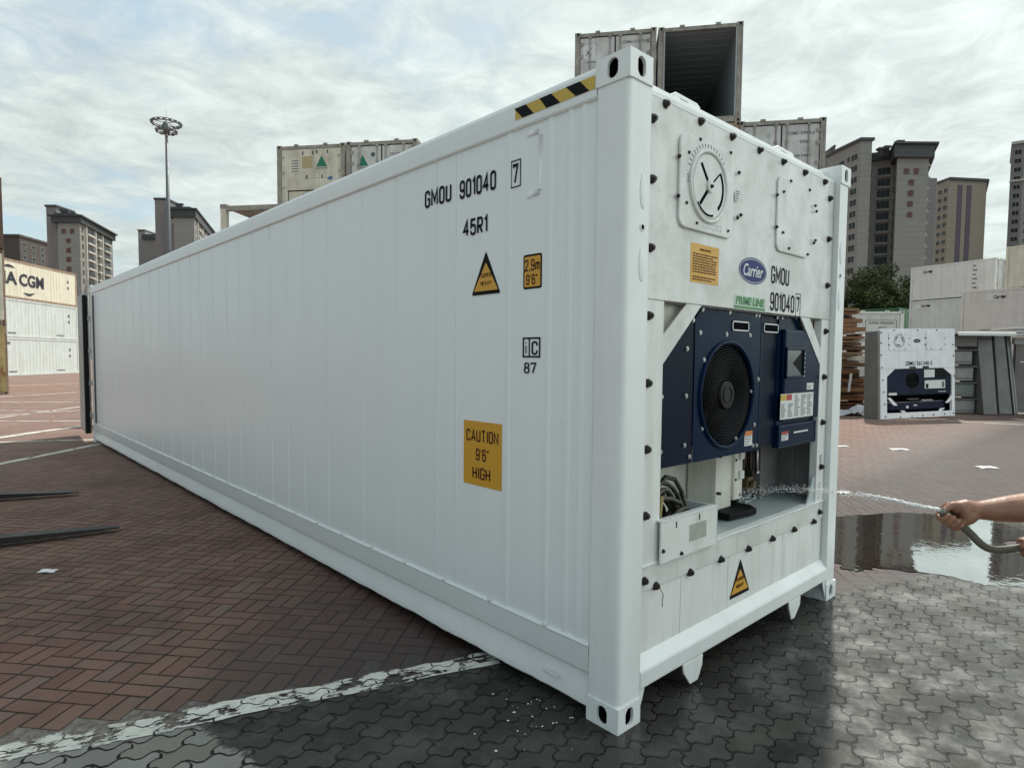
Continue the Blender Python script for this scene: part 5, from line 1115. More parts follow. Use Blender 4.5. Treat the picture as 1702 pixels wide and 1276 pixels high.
b = MB(); b.box((.0, -.02, .1), (2.438, .12, 2.85)); b.build('end_wall', P_GREENC, g)
for z, r_ in ((2.28, .30), (1.62, .13)): b = MB(); b.cyl((.42, -.021, z), (.42, -.03, z), r_, 24); b.build('white_disc', M_STK, g); b = MB(); b.cyl((.42, -.031, z), (.42, -.033, z), r_*.25, 12); b.build('disc_centre', M_BLACK, g)
iso('shipping_container', 'green container under the one with white discs, hidden behind the freezer', (q[0], q[1], max(0, q[2]-5.8)), HRZ+R(38), 12.19, 2.9, P_GREENC, P_GREENC, P_GREENC, 'doors')
# cut-off reefer front standing on the paving
a0 = G(1463, 697)[:2]; a1 = G(1587, 694)[:2]; dz_ = a1-a0; Wz = 2.34; dz_ /= np.linalg.norm(dz_); zr = math.atan2(dz_[1], dz_[0])
ZF = thing('cooling_module', 'cut-off white reefer front with navy machinery, standing on the red paving', 'container front', (a0[0], a0[1], 0), zr); ZF.rotation_euler = (R(-2.0), R(-1.2), zr)
Wz = float(np.linalg.norm(a1-a0)); sxz = Wz/2.30; HZ = 2.50
M_BLUEZ = worn('dull_navy_paint', (.004, .009, .032), .5, .3, .2, dirt=(.008, .010, .02), spec=.15)
P_ZW = worn('grimy_white_front', (.82, .82, .84), .5, .22, .4, .04, dirt=(.46, .44, .43), scale=1.6)
def zx(u): return (u-175)/ (1140-175)*Wz
def zz_(v): return (1255-v)/(1255-50)*HZ
def zbox(u0, v0, u1, v1, y0, y1, name, m, bev=0.): b = MB(); b.box((zx(u0), y0, zz_(v1)), (zx(u1), y1, zz_(v0))); return b.build(name, m, ZF, bev)
zbox(175, 50, 1140, 585, 0, .07, 'upper_panel', P_ZW, .004); zbox(175, 588, 262, 1255, 0, .07, 'side_strip', P_ZW, .004); zbox(1100, 588, 1140, 1255, 0, .07, 'side_strip', P_ZW, .004); zbox(262, 1180, 1100, 1255, 0, .07, 'bottom_strip', P_ZW, .004)
b = MB(); b.prism([(zx(262), zz_(588)), (zx(360), zz_(588)), (zx(262), zz_(690))], 1, -.004, .03); b.build('corner_brace', P_ZW, ZF)
b = MB(); b.prism([(zx(985), zz_(588)), (zx(1100), zz_(588)), (zx(1100), zz_(690))], 1, -.004, .03); b.build('corner_brace', P_ZW, ZF)
for pts in ([(265, 970), (300, 970), (395, 1078), (345, 1078)], [(1095, 970), (1130, 990), (1050, 1070), (1015, 1068)], [(430, 1150), (480, 1150), (500, 1182), (460, 1182)], [(950, 1140), (1005, 1140), (960, 1182), (920, 1182)]):
    b = MB(); b.prism([(zx(u), zz_(v)) for u, v in pts], 1, -.004, .02); b.build('diagonal_brace', P_ZW, ZF)
zbox(262, 588, 1100, 945, .03, .10, 'machine_casing', M_BLUEZ, .01); zbox(200, 930, 1135, 1200, .30, .32, 'machine_bay', M_DARK); zbox(200, 590, 205, 1240, .07, .32, 'bay_cheek', M_DARK); zbox(1130, 590, 1136, 1240, .07, .32, 'bay_cheek', M_DARK); zbox(205, 1200, 1130, 1210, .07, .30, 'bay_floor', M_DARK)
zbox(320, 1040, 1050, 1150, .10, .25, 'compressor_tray', M_BLUEZ, .03); zbox(600, 1000, 740, 1065, .15, .25, 'compressor', M_RUBBER, .02); zbox(780, 1020, 920, 1065, .15, .25, 'receiver', M_GREYBOX, .02)
b = MB(); b.cyl((zx(600), .028, zz_(745)), (zx(600), .034, zz_(745)), .22, 32); b.build('fan_well', M_DARK, ZF)
b = MB()
for k in range(6): b.ring((zx(600), .022, zz_(745)), (0, 1, 0), .05+k*.034, .006, 26, 5)
b.build('fan_guard', M_GUARD, ZF)
zbox(890, 600, 1040, 715, .015, .03, 'control_window', M_BLACK); 
zbox(745, 605, 880, 712, .018, .03, 'instruction_plate', M_STK); zbox(752, 752, 1018, 865, .018, .03, 'instruction_plate', M_STK); zbox(765, 800, 797, 860, .015, .018, 'plate_mark', M_BLACK); zbox(975, 770, 1005, 855, .015, .018, 'plate_mark', M_TXT); zbox(290, 908, 392, 940, .018, .03, 'small_label', M_STK); zbox(545, 560, 625, 583, -.006, 0, 'lift_slot', M_BLACK); zbox(715, 558, 795, 583, -.006, 0, 'lift_slot', M_BLACK); zbox(930, 905, 1030, 913, .018, .03, 'white_strip', M_STK); zbox(540, 1090, 570, 1125, .09, .10, 'sight_glass', M_STK); zbox(635, 1080, 680, 1095, .09, .10, 'small_label', M_STK)
b = MB(); b.prism(rrect(zx(285), zz_(340), zx(545), zz_(85), .06, 4), 1, 0, -.014); b.build('vent_cover', P_ZW, ZF, .008)
b = MB(); b.ring((zx(412), -.015, zz_(213)), (0, 1, 0), .175, .008, 36, 6); b.build('vent_dial', M_TXT, ZF)
b = MB()
for a in (20, 145, 255): 
    for d_ in np.linspace(-28, 28, 8): t_ = R(a+d_); b.obox((zx(412)+.125*math.cos(t_), -.016, zz_(213)+.125*math.sin(t_)), (.012, 0, 0), (0, .002, 0), (0, 0, .012))
b.build('vent_slot', M_DARK, ZF)
b = MB(); b.prism(rrect(zx(760), zz_(338), zx(1005), zz_(85), .06, 4), 1, 0, -.012); b.build('access_hatch', P_ZW, ZF, .008)
b = MB(); b.prism([(zx(643)+.125*math.cos(2*math.pi*k/24), zz_(213)+.052*math.sin(2*math.pi*k/24)) for k in range(24)], 1, 0, -.004); b.build('maker_oval', M_BLACK, ZF); text('lettering', 'Carrier', M_STK, ZF, (zx(643)-.085, -.005, zz_(213)-.02), (1, 0, 0), (0, 0, 1), .045, .17, .01, .2)
text('lettering', 'ZIMU 561340 5', M_BLACK, ZF, (zx(492), -.002, zz_(545)), (1, 0, 0), (0, 0, 1), .115, zx(840)-zx(492), .02)
for u, v in ((165, 100), (185, 240), (185, 400), (200, 565), (210, 730), (220, 890), (230, 1055), (240, 1220), (430, 1235), (575, 1232), (718, 1228), (855, 1226), (1000, 1224), (1120, 1215), (1115, 270), (1120, 420), (1128, 700), (350, 70), (650, 70), (900, 70), (285, 175), (285, 265), (540, 175), (540, 265), (345, 325), (490, 322), (750, 175), (750, 265), (1005, 175), (1005, 265), (822, 322), (952, 325)): put(BOLT, 'bolt', ZF, zx(max(u, 190)), 0, zz_(v))
b = MB(); b.prism([(-.02, 0), (-.02, 2.44), (.40, 2.42), (.46, 0)], 0, -.09, -.012); b.build('side_wall_stub', worn('raw_grey_edge', (.20, .195, .185), .6, .4, .4, .1, dirt=(.09, .08, .07)), ZF)

# ------------------------------------------------------------------ scrap panels, timber
P_SCRAP = worn('grey_scrap_panel', (.17, .168, .160), .5, .45, .45, .06, dirt=(.09, .085, .08), scale=1.2)
P_SCRAP2 = worn('light_scrap_panel', (.30, .30, .29), .5, .4, .45, .05, dirt=(.15, .145, .14), scale=1.2)
def cpt(px, py, D): return np.array(atD(px, py, D))
def hframe(X, Y, Z): return np.array((CAM[0], CAM[1], 0))+np.append(hx, 0)*X+np.append(hy, 0)*Y+np.array((0, 0, Z))
def pxX(px, D): return (px-832)/1037.2*D
# leaning grey wall panels
GL = 'cut wall panels leaning in a row'
for k, (u0, u1, b0, b1, m, lb) in enumerate(((1622, 1646, 1638, 1661, P_SCRAP, 'grey wall panel leaning in the row, nearest to the stacked cut beams'), (1650, 1667, 1664, 1686, P_SCRAP, 'narrower grey wall panel leaning in the row, second from the stacked cut beams'), (1669, 1674, 1687, 1692, P_SCRAP2, 'thin light edge of a panel leaning in the row, before the brown-grey sheet'))):
    D = 18.9+.12*k; T0, T1 = hframe(pxX(u0, D+.3), D+.35, 2.50), hframe(pxX(u1, D+.3), D+.35, 2.50); B0, B1 = hframe(pxX(b0, D), D, .02), hframe(pxX(b1, D), D, .02)
    t = thing('wall_panel', lb, 'panel', tuple((B0+B1)/2), 0, GL); o_ = (B0+B1)/2; nn = np.append(hy, 0)*.9
    b = MB(); vs = [B0, B1, T1, T0, B0+nn, B1+nn, T1+nn, T0+nn]; b.add([v-o_ for v in vs], [(0, 1, 2, 3), (5, 4, 7, 6), (1, 5, 6, 2), (4, 0, 3, 7), (3, 2, 6, 7), (4, 5, 1, 0)]); b.build('panel_core', m, t, .008)
    b = MB(); e0 = (B1-o_); e1 = (T1-o_); w_ = np.append(hx, 0)*.05
    b.add([e0+w_*.1-nn*.01, e0+w_-nn*.01, e1+w_-nn*.01, e1+w_*.1-nn*.01, e0+w_*.1+nn, e0+w_+nn, e1+w_+nn, e1+w_*.1+nn], [(0, 1, 2, 3), (5, 4, 7, 6), (1, 5, 6, 2), (4, 0, 3, 7), (3, 2, 6, 7), (4, 5, 1, 0)]); b.build('panel_edge', M_RUBBER if k < 2 else m, t)
    if k == 0: b = MB(); c0 = B0+(T0-B0)*.92-o_; c1 = B1+(T1-B1)*.92-o_; b.tube([c0-nn*.012, c1-nn*.012], .008, 5); b.build('panel_seam', M_RUBBER, t)
D = 19.3; t = thing('wall_panel', 'wide brown-grey wall sheet standing at the right end of the row of panels', 'panel', tuple(hframe(pxX(1740, D), D, 0)), HRZ, GL)
b = MB(); b.box((pxX(1686, D)-pxX(1740, D), 0, .05), (1.4, .10, 2.30)); b.build('panel_core', worn('brown_grey_sheet', (.15, .135, .125), .55, .5, .4, .1, dirt=(.08, .07, .06)), t)
b = MB(); b.box((pxX(1682, D)-pxX(1740, D), -.02, 2.16), (1.4, .08, 2.36)); b.build('panel_cap', P_SCRAP2, t); b = MB(); b.box((pxX(1694, D)-pxX(1740, D), -.006, 1.60), (pxX(1702, D)-pxX(1740, D), 0, 1.63)); b.build('white_strip', M_STK, t)
for k, (z0, z1, y0) in enumerate(((2.44, 2.50, .02), (2.54, 2.60, .0), (2.64, 2.72, .05))):
    t = thing('metal_sheet', ('lowest of three pale sheets lying on the panels by the right edge', 'middle one of three pale sheets lying on the panels by the right edge', 'topmost of three pale sheets lying on the panels by the right edge')[k], 'sheet', tuple(hframe(pxX(1678, 19.2), 19.2+y0, z0-.02)), HRZ-R(4*k-3), 'pale sheets lying on the panels')
    b = MB(); b.box((0, -.15, 0), (1.6, .9, z1-z0-.03)); b.build('sheet_plate', M_STK, t, .004); b = MB(); b.box((0, -.16, -.02), (1.6, -.15, .01)); b.build('sheet_lip', P_SCRAP2, t)
# cut beams stacked on each other between the reefer front and the leaning panels
for k in range(4):
    z0 = .03+k*.50; D = 19.2; x0 = pxX(1580, D); x1 = pxX((1622, 1620, 1617, 1614)[k], D)
    t = thing('cut_beam', ('cut panel block on the ground at the foot of its stack', 'green-grey cut panel block, second from the ground in its stack', 'pale cut panel block with dark corner holes, third from the ground', 'topmost cut panel block, under the bright bent sheet')[k], 'panel block', tuple(hframe(x0, D, z0)), HRZ, 'cut panel blocks in a stack')
    b = MB(); b.box((0, 0, 0), (x1-x0, 1.6, .40)); b.build('block_core', (P_SCRAP2, worn('green_grey_panel', (.17, .20, .18), .5, .4, .4, dirt=(.1, .11, .1)), P_SCRAP2, P_SCRAP2)[k], t, .01)
    b = MB(); b.box((0, -.06, .42), (x1-x0+.12, 1.5, .445)); b.build('top_flange', P_SCRAP, t); b = MB(); b.box((0, .1, .40), (x1-x0, 1.4, .42)); b.build('core_gap', M_DARK, t)
    b = MB(); b.box((.0, -.012, .05), (x1-x0-.02, -.0, .10)); b.build('lower_ridge', P_SCRAP, t)
D = 19.0; t = thing('metal_sheet', 'bright bent sheet roofing the stack of cut panel blocks', 'sheet', tuple(hframe(pxX(1578, D), D, 2.06)), HRZ, None)
b = MB(); b.prism([(-.25, .44), (1.7, .38), (1.7, .34), (-.25, .395), (-.28, .33), (-.30, .33), (-.30, .42)], 0, 0, pxX(1672, D)-pxX(1578, D)); b.build('sheet_plate', M_STK, t); b = MB(); b.box((.02, .1, .02), (.86, 1.5, .36)); b.build('sheet_support', P_SCRAP, t)
t = thing('metal_sheet', 'grey bent sheet lying on the timber pile beside the reefer front', 'sheet', tuple(hframe(pxX(1412, 19.5), 19.5, 1.98)), HRZ)
b = MB(); b.prism([(0, .28), (.55, .30), (1.0, .48), (1.0, .44), (.56, .26), (0, .23)], 1, -.1, 1.0); b.build('sheet_plate', P_SCRAP2, t); b = MB(); b.prism([(.55, .10), (.62, .12), (1.0, .38), (1.0, -.2), (.72, -.02)], 1, .0, .05); b.build('sheet_flap', P_SCRAP, t)
def wood_fn(n, p):
    P = n.pos(); x, y, z = n.sep(P); oi = n.node('ShaderNodeObjectInfo').outputs['Random']
    a = n.noise(n.com(n.m('MULTIPLY', x, 3.), n.m('MULTIPLY', y, 3.), n.m('MULTIPLY', z, 40.)), 1., 5, .6)
    c = n.mix(oi, (.20, .085, .035), (.30, .17, .085)); c = n.mix(n.rng(oi, .72, .8), c, (.11, .06, .035)); c = n.mix(n.rng(a, .4, .7, 0, .6), c, (.07, .04, .022))
    n.put(p.inputs['Base Color'], c); p.inputs['Roughness'].default_value = .8
M_WOOD = mat('weathered_orange_timber', (.25, .13, .06), .8, fn=wood_fn)
rs = np.random.RandomState(11); z = .0; lb_ = {}
TL = ['plank of the timber pile, partly covered by the board above it']
for k in range(34):
    th = rs.choice([.05, .07, .10, .13]); D = 19.3+rs.uniform(-.15, .25); xr_ = pxX(1446-(z/3.4)**1.2*22+rs.uniform(-14, 8), D); L_ = 1.9+rs.uniform(0, .5)
    if z+th > 3.62: break
    c = hframe(xr_, D, z); b = MB(); b.box((-L_, 0, 0), (0, .9+rs.uniform(0, .4), th-.008)); o = b.build('plank', M_WOOD, None, .004); o.location = c; o.rotation_euler = (0, R(rs.uniform(-.6, .6)), HRZ+R(rs.uniform(-7, 7)))
    tag(o, 'orange-brown plank stacked in the timber pile behind the white container edge', 'plank', 'planks in the timber pile'); z += th+(.07 if k % 5 == 4 else 0.)
    if k % 5 == 4:
        b = MB(); b.box((-.14, .1, 0), (-.04, .8, .066)); s_ = b.build('spacer_block', M_WOOD, None); s_.location = c+np.array((0, 0, th)); s_.rotation_euler = (0, 0, HRZ); tag(s_, 'short spacer block between planks of the timber pile', 'spacer block', 'spacer blocks in the timber pile')
def crumple(name, label, cat, c, sx, sy, sz, m, seed, rz=0.):
    rs = np.random.RandomState(seed); n = 13; vs = []
    for i in range(n):
        for j in range(n):
            u, v = i/(n-1)*2-1, j/(n-1)*2-1; e = max(0, 1-(u*u+v*v)*.55)
            vs.append((u*sx*(1+rs.uniform(-.08, .08)), v*sy*(1+rs.uniform(-.08, .08)), max(0., sz*(e*(.55+.45*math.sin(3*u+seed)*math.cos(2.5*v+seed))+rs.uniform(-.12, .12)))+.004))
    b = MB(); b.add(vs, [(i*n+j, (i+1)*n+j, (i+1)*n+j+1, i*n+j+1) for i in range(n-1) for j in range(n-1)]); o = b.build(name, m, None); o.location = c; o.rotation_euler = (0, 0, rz); return tag(o, label, cat)
M_TARP = worn('white_plastic_sheeting', (.58, .60, .64), .45, .2, .2, dirt=(.34, .33, .32), scale=2)
crumple('plastic_sheet', 'crumpled white plastic sheet on the ground by the timber pile', 'sheeting', tuple(hframe(pxX(1420, 18.4), 18.5, 0)), .55, .35, .34, M_TARP, 3, HRZ)
b = MB(); b.box((-.22, -.02, -.12), (.22, .0, .12)); o = b.build('card_sheet', M_STK, None); o.location = hframe(pxX(1441, 19.0), 19.05, 1.27); o.rotation_euler = (R(8), R(-6), HRZ); tag(o, 'white card stuck flat on the front of the timber pile', 'card')
b = MB(); b.box((-.03, -.02, -.28), (.03, .02, .28)); o = b.build('white_stick', M_STK, None); o.location = hframe(pxX(1411, 19.0), 18.95, .95); o.rotation_euler = (0, R(6), HRZ); tag(o, 'thin white stick leaning on the timber pile', 'stick')
b = MB(); b.prism([(-.32, 0), (.30, -.05), (.34, .05), (.05, .16), (-.25, .08)], 1, -.35, .1); o = b.build('paper_bag', worn('torn_paper', (.50, .47, .40), .7, .4, .3, dirt=(.3, .25, .18)), None); o.location = hframe(pxX(1432, 19.0), 19.2, 1.62); o.rotation_euler = (0, 0, HRZ); tag(o, 'torn pale paper bag lying on the timber pile ledge', 'paper bag')
# paper scraps
for k, ((px, py), s_, lb) in enumerate((((80, 950), .06, 'white paper scrap on the red paving near the nearer fork'), ((1493, 747), .16, 'white paper scrap on the sunlit paving in front of the reefer front'), ((1640, 777), .14, 'flat white paper scrap on the sunlit paving above the hose'), ((1401, 742), .10, 'small white paper scrap close to the container edge on the sunlit paving'), ((1399, 819), .09, 'white paper scrap on the paving just above the puddle'))):
    c = G(px, py); crumple('paper_scrap', lb, 'paper scrap', (c[0], c[1], .002), s_, s_*.6, .02, M_STK, 20+k, HRZ)
# ------------------------------------------------------------------ trees behind the containers
def leaf_fn(n, p):
    P = n.pos(); a = n.noise(P, .9, 4, .6); b_ = n.noise(P, 14, 2, .5)
    c = n.mix(n.rng(a, .38, .62), (.020, .038, .016), (.060, .082, .026)); c = n.mix(n.rng(b_, .45, .7, 0, .5), c, (.10, .115, .045))
    n.put(p.inputs['Base Color'], c); p.inputs['Roughness'].default_value = .8; p.inputs['Specular IOR Level'].default_value = .12
M_LEAF = mat('dark_green_leaves', (.05, .08, .03), .55, fn=leaf_fn); M_BARK = worn('grey_brown_bark', (.10, .08, .06), .8, .4, .3, dirt=(.05, .04, .03))
def tree(label, c, h, r, seed, nl=7500):
    rs = np.random.RandomState(seed); t = thing('tree', label, 'tree', c, 0, 'trees behind the containers')
    b = MB(); b.tube([(0, 0, 0), (.1, .05, h*.25), (-.05, .1, h*.5), (.05, 0, h*.8)], [.20, .16, .12, .05], 9)
    tips = []
    for k in range(16):
        a = rs.uniform(0, 6.28); z0 = h*rs.uniform(.22, .7); l = r*rs.uniform(.55, .95); e = (math.cos(a)*l, math.sin(a)*l, z0+h*rs.uniform(.05, .25)); b.tube([(0, 0, z0), (e[0]*.5, e[1]*.5, z0+(e[2]-z0)*.4), e], [.07, .05, .02], 6); tips.append(e)
    b.build('trunk', M_BARK, t)
    cl = [(np.array(e), rs.uniform(.5, .9)*r*.55) for e in tips]
    for k in range(12): a = rs.uniform(0, 6.28); q = rs.uniform(0, .7)*r; cl.append((np.array((math.cos(a)*q, math.sin(a)*q, h*rs.uniform(.35, .97))), r*rs.uniform(.25, .5)))
    vs = np.zeros((nl*4, 3)); 
    for i in range(nl):
        cc, rr = cl[rs.randint(len(cl))]; d = rs.normal(size=3); d /= np.linalg.norm(d); p = cc+d*rr*rs.uniform(.35, 1.05)**.6*np.array((1, 1, .8)); p[2] = max(p[2], .4)
        n_ = d*.6+rs.normal(size=3)*.6+np.array((0, 0, .4)); n_ /= np.linalg.norm(n_); a1 = np.cross(n_, rs.normal(size=3)); a1 /= np.linalg.norm(a1); a2 = np.cross(n_, a1); s = rs.uniform(.08, .17)
        vs[i*4] = p-a1*s; vs[i*4+1] = p-a2*s*.5; vs[i*4+2] = p+a1*s; vs[i*4+3] = p+a2*s*.5
    me = bpy.data.meshes.new('crown'); me.vertices.add(nl*4); me.vertices.foreach_set('co', vs.ravel()); me.loops.add(nl*4); me.loops.foreach_set('vertex_index', np.arange(nl*4)); me.polygons.add(nl); me.polygons.foreach_set('loop_start', np.arange(0, nl*4, 4)); me.update(); me.validate()
    me.materials.append(M_LEAF); o = bpy.data.objects.new('crown', me); C.objects.link(o); o.parent = t; return t
for px, D, ytop, r, sd_, lb in ((1402, 64, 432, 2.6, 1, 'dark tree closest to the white container edge, below the towers'), (1448, 66, 437, 2.9, 2, 'full green tree behind the freezer container'), (1492, 63, 436, 2.7, 3, 'tall thin-topped tree left of the stacked white reefers'), (1525, 68, 452, 2.6, 4, 'tree at the end of the row, half hidden by the top white reefer'), (1424, 62, 470, 2.4, 5, 'lower tree in front of the dark one, behind the freezer container'), (1472, 61, 466, 2.3, 6, 'lower bushy tree right above the green container')):
    c = hframe(pxX(px, D), D, 0); h = 1.63+(598-ytop)*D/1037; tree(lb, tuple(c), h, r, sd_)
# ------------------------------------------------------------------ towers
def tile_fn(base, dark):
    def fn(n, p):
        P = n.pos(); x, y, z = n.sep(P); a = n.noise(P, .25, 5, .6)
        ln = n.rng(n.m('ABSOLUTE', n.m('SUBTRACT', n.m('FRACT', n.m('DIVIDE', z, 1.45)), .5)), .455, .475)
        c = n.mix(n.rng(a, .35, .7, 0, .35), base, dark); c = n.mix(n.m('MULTIPLY', ln, .55), c, tuple(q*.45 for q in base))
        n.put(p.inputs['Base Color'], c); p.inputs['Roughness'].default_value = .75
    return fn
M_TW = mat('taupe_tile_cladding', (.2, .19, .17), .75, fn=tile_fn((.25, .242, .225), (.185, .18, .168)))
M_TW2 = mat('ochre_brown_cladding', (.2, .17, .13), .75, fn=tile_fn((.26, .225, .175), (.20, .172, .135)))
M_TW3 = mat('mauve_grey_cladding', (.16, .14, .14), .75, fn=tile_fn((.20, .185, .18), (.15, .14, .135)))
M_TWL = mat('pale_stone_trim', (.50, .48, .43), .75)
M_ROOF = worn('dark_slate_roof', (.045, .05, .05), .6, .3, .2, dirt=(.03, .03, .03))
M_PANE = mat('dark_window_glass', (.010, .012, .013), .25, spec=.25)
M_PURPW = mat('plum_spandrel', (.055, .03, .06), .5)
M_CHAR = mat('weathered_red_characters', (.13, .055, .045), .6)
def poly_block(t, pts, z0, z1, m, name): b = MB(); b.prism([tuple(q) for q in pts], 2, z0, z1); return b.build(name, m, t)
def window_proto(w, h, mf=None, bars=1):
    f = MB()
    for q in ((-w/2, 0, w/2, .08), (-w/2, h-.06, w/2, h), (-w/2, .08, -w/2+.07, h-.06), (w/2-.07, .08, w/2, h-.06)): f.box((q[0], -.10, q[1]), (q[2], .02, q[3]))
    for k in range(bars): x = -w/2+w*(k+1)/(bars+1); f.box((x-.025, -.07, .08), (x+.025, -.02, h-.06))
    p = MB(); p.box((-w/2+.05, -.05, .06), (w/2-.05, -.03, h-.04)); return f.mesh('window', mf or M_TWL), p.mesh('pane', M_PANE)
_wp = {}
def window(t, x, y, z, ang, w, h, mf=None, bars=1):
    k = (round(w, 2), round(h, 2), mf.name if mf else '', bars)
    if k not in _wp: _wp[k] = window_proto(w, h, mf, bars)
    o = bpy.data.objects.new('window', _wp[k][0]); C.objects.link(o); o.parent = t; o.location = (x, y, z); o.rotation_euler = (0, 0, ang)
    p = bpy.data.objects.new('pane', _wp[k][1]); C.objects.link(p); p.parent = o
def col(t, a, b_, s, ztop, n, pitch, w, h, mf=None, bars=1, slab=None):   # window column on the wall a->b (left to right seen from outside)
    a = np.array(a, float); b_ = np.array(b_, float); d = b_-a; L = np.linalg.norm(d); d /= L; p = a+d*s*L; ang = math.atan2(d[1], d[0])
    for k in range(n):
        z = ztop-h-k*pitch; window(t, p[0], p[1], z, ang, w, h, mf, bars)
        if slab:
            m = MB(); m.box((-w/2-.1, -.7, -.34), (w/2+.1, 0, -.10)); m.box((-w/2-.1, -.7, -.10), (w/2+.1, -.62, .30))
            o = m.build('balcony', slab, t); o.location = (p[0], p[1], z); o.rotation_euler = (0, 0, ang)
def chars(t, x, y, zt, pit, h, cx=0.):
    rows = (('凯', '景'), ('领',), ('盛',), ('豪',), ('庭',))
    for i, r_ in enumerate(rows):
        for j, ch in enumerate(r_):
            xx = x+(j-.5*(len(r_)-1))*h*1.55-h/2; text('lettering', ch, M_CHAR, t, (xx, y-.02, zt-i*pit-h), (1, 0, 0), (0, 0, 1), h, h, .012, thick=.12)
def pxT(px, D, py=330):
    d = ray(px, py); return float((d@_r0)/(d[:2]@hy)*D)
X = pxT
def Zp(py, px, D): d = ray(px, py); return float(CAM[2]+d[2]/(d[:2]@hy)*D)
def tower(name, label, D, px): return thing(name, label, 'building', tuple(hframe(0, 0, 0)), HRZ, 'apartment towers on the horizon')
# right gable tower
T = tower('apartment_tower', 'tall taupe apartment tower with slate roof and red characters, behind the trees at the right', 165, 1500)
g0, g1 = X(1489, 163), X(1541, 163); zg = Zp(263, 1515, 163)
poly_block(T, [(g0, 163), (g1, 163), (g1*1.08, 177), (g0*1.07, 177)], 0, zg, M_TW, 'gable_wall')
rt = Zp(242, 1515, 163); poly_block(T, [(g0-1.4, 162), (g1+.8, 162), (g1*1.09, 178), (g0*1.06, 178)], zg, rt, M_ROOF, 'roof'); poly_block(T, [(g0-1.9, 161.4), (g1+1.4, 161.4), (g1*1.095, 178.5), (g0*1.055, 178.5)], rt, rt+.5, M_ROOF, 'roof_eave')
m0, m1 = X(1444, 170), X(1490, 168); zm = Zp(268, 1465, 170)
poly_block(T, [(m0, 171), (m1, 168), (m1+1, 180), (m0, 182)], 0, zm, M_TW, 'recessed_wall'); poly_block(T, [(m0-.6, 170), (m1, 167.2), (m1+1, 181), (m0, 183)], zm, Zp(255, 1465, 170), M_ROOF, 'roof')
l1 = X(1428, 165); l0 = X(1381, 176); zl = Zp(234, 1440, 165)
poly_block(T, [(l1, 165), (X(1446, 165), 165), (X(1446, 165)+.5, 178), (l0, 178), (l0, 176)], 0, zl, M_TW, 'left_wing'); poly_block(T, [(l1-.4, 164.5), (X(1446, 165)+.4, 164.5), (X(1446, 165)+.8, 179), (l0-.5, 179), (l0-.5, 175.6)], zl, zl+.7, M_ROOF, 'roof')
k0 = X(1362, 190); k1 = X(1383, 179); poly_block(T, [(k1, 179), (l0+2, 178.5), (l0+2, 195), (k0, 195), (k0, 190)], 0, Zp(258, 1375, 185), M_TW3, 'rear_wing'); poly_block(T, [(k1-.3, 178.6), (l0+2, 178.2), (l0+2, 195.4), (k0-.4, 195.4), (k0-.4, 189.6)], Zp(258, 1375, 185), Zp(258, 1375, 185)+.7, M_ROOF, 'roof')
for px, py, s in ((1466, 243, 1.0), (1476, 240, 1.0), (1497, 231, 1.2)):
    z = Zp(py, px, 165); b = MB(); b.box((X(px, 165)-.5*s, 166, zm), (X(px, 165)+.5*s, 167, z-.5)); b.box((X(px, 165)-.8*s, 165.7, z-.5), (X(px, 165)+.8*s, 167.3, z)); b.build('chimney', M_ROOF, T)
col(T, (l0, 176), (l1, 165), .80, Zp(256, 1418, 167), 13, 2.95, 2.6, 1.8, M_TWL, 1); col(T, (l0, 176), (l1, 165), .36, Zp(270, 1395, 173), 12, 2.95, 2.4, 1.8, M_TWL, 0); col(T, (l0, 176), (l1, 165), .60, Zp(262, 1408, 170), 12, 2.95, 1.2, 1.6, M_TWL, 0)
col(T, (m0, 171), (m1, 168), .08, Zp(285, 1445, 171), 11, 2.95, .8, 1.7, M_TW, 0); col(T, (m0, 171), (m1, 168), .55, Zp(280, 1468, 170), 11, 2.95, 3.0, 2.3, M_TW, 2, M_TW); col(T, (m0, 171), (m1, 168), .93, Zp(272, 1488, 168), 11, 2.95, .8, 1.9, M_TW, 0)
for k in range(13): b = MB(); z = Zp(275, 1541, 163)-k*2.95; b.box((g1, 163.2, z), (g1+.8, 165.5, z+.18)); b.box((g1, 163.6, z+.18), (g1+.55, 164.6, z+.95)); b.build('balcony', M_TWL, T)
chars(T, (g0+g1)/2-.3, 163, Zp(280, 1515, 163), 2.72, 1.55)
# tan tower further right
T = tower('apartment_tower', 'tan apartment tower with two plum window strips, right of the tall taupe one', 220, 1600)
a0_, a1_, a2_ = (X(1556, 226), 226), (X(1576, 220), 220), (X(1639, 222), 222); zt_ = Zp(299, 1600, 220)
poly_block(T, [a0_, a1_, a2_, (a2_[0]*1.08, 240), (a0_[0]*1.06, 240)], 0, zt_, M_TW2, 'tower_wall'); poly_block(T, [(a0_[0]-.4, 225.6), (a1_[0], 219.4), (a2_[0]+.4, 221.4), (a2_[0]*1.08+.4, 240.5), (a0_[0]*1.06-.4, 240.5)], zt_, zt_+.8, M_ROOF, 'roof')
poly_block(T, [(X(1541, 205), 205), (X(1556, 205), 205), (X(1556, 205)*1.05, 215), (X(1541, 205)*1.05, 215)], 0, Zp(296, 1548, 205), M_TW3, 'stair_block')
for s in (.30, .54):
    p = np.array(a1_)+(np.array(a2_)-np.array(a1_))*s; b = MB(); b.box((-.95, -.06, Zp(440, 1600, 220)-6), (.95, -.0, zt_-1.6)); o = b.build('spandrel_strip', M_PURPW, T); o.location = (p[0], p[1], 0); o.rotation_euler = (0, 0, math.atan2(a2_[1]-a1_[1], a2_[0]-a1_[0])); col(T, a1_, a2_, s, zt_-2.2, 11, 2.95, 1.5, 1.5, M_PURPW, 0)
for s in (.32, .78): col(T, a0_, a1_, s, zt_-2.5, 11, 2.95, 1.9, 1.7, M_TWL, 1)
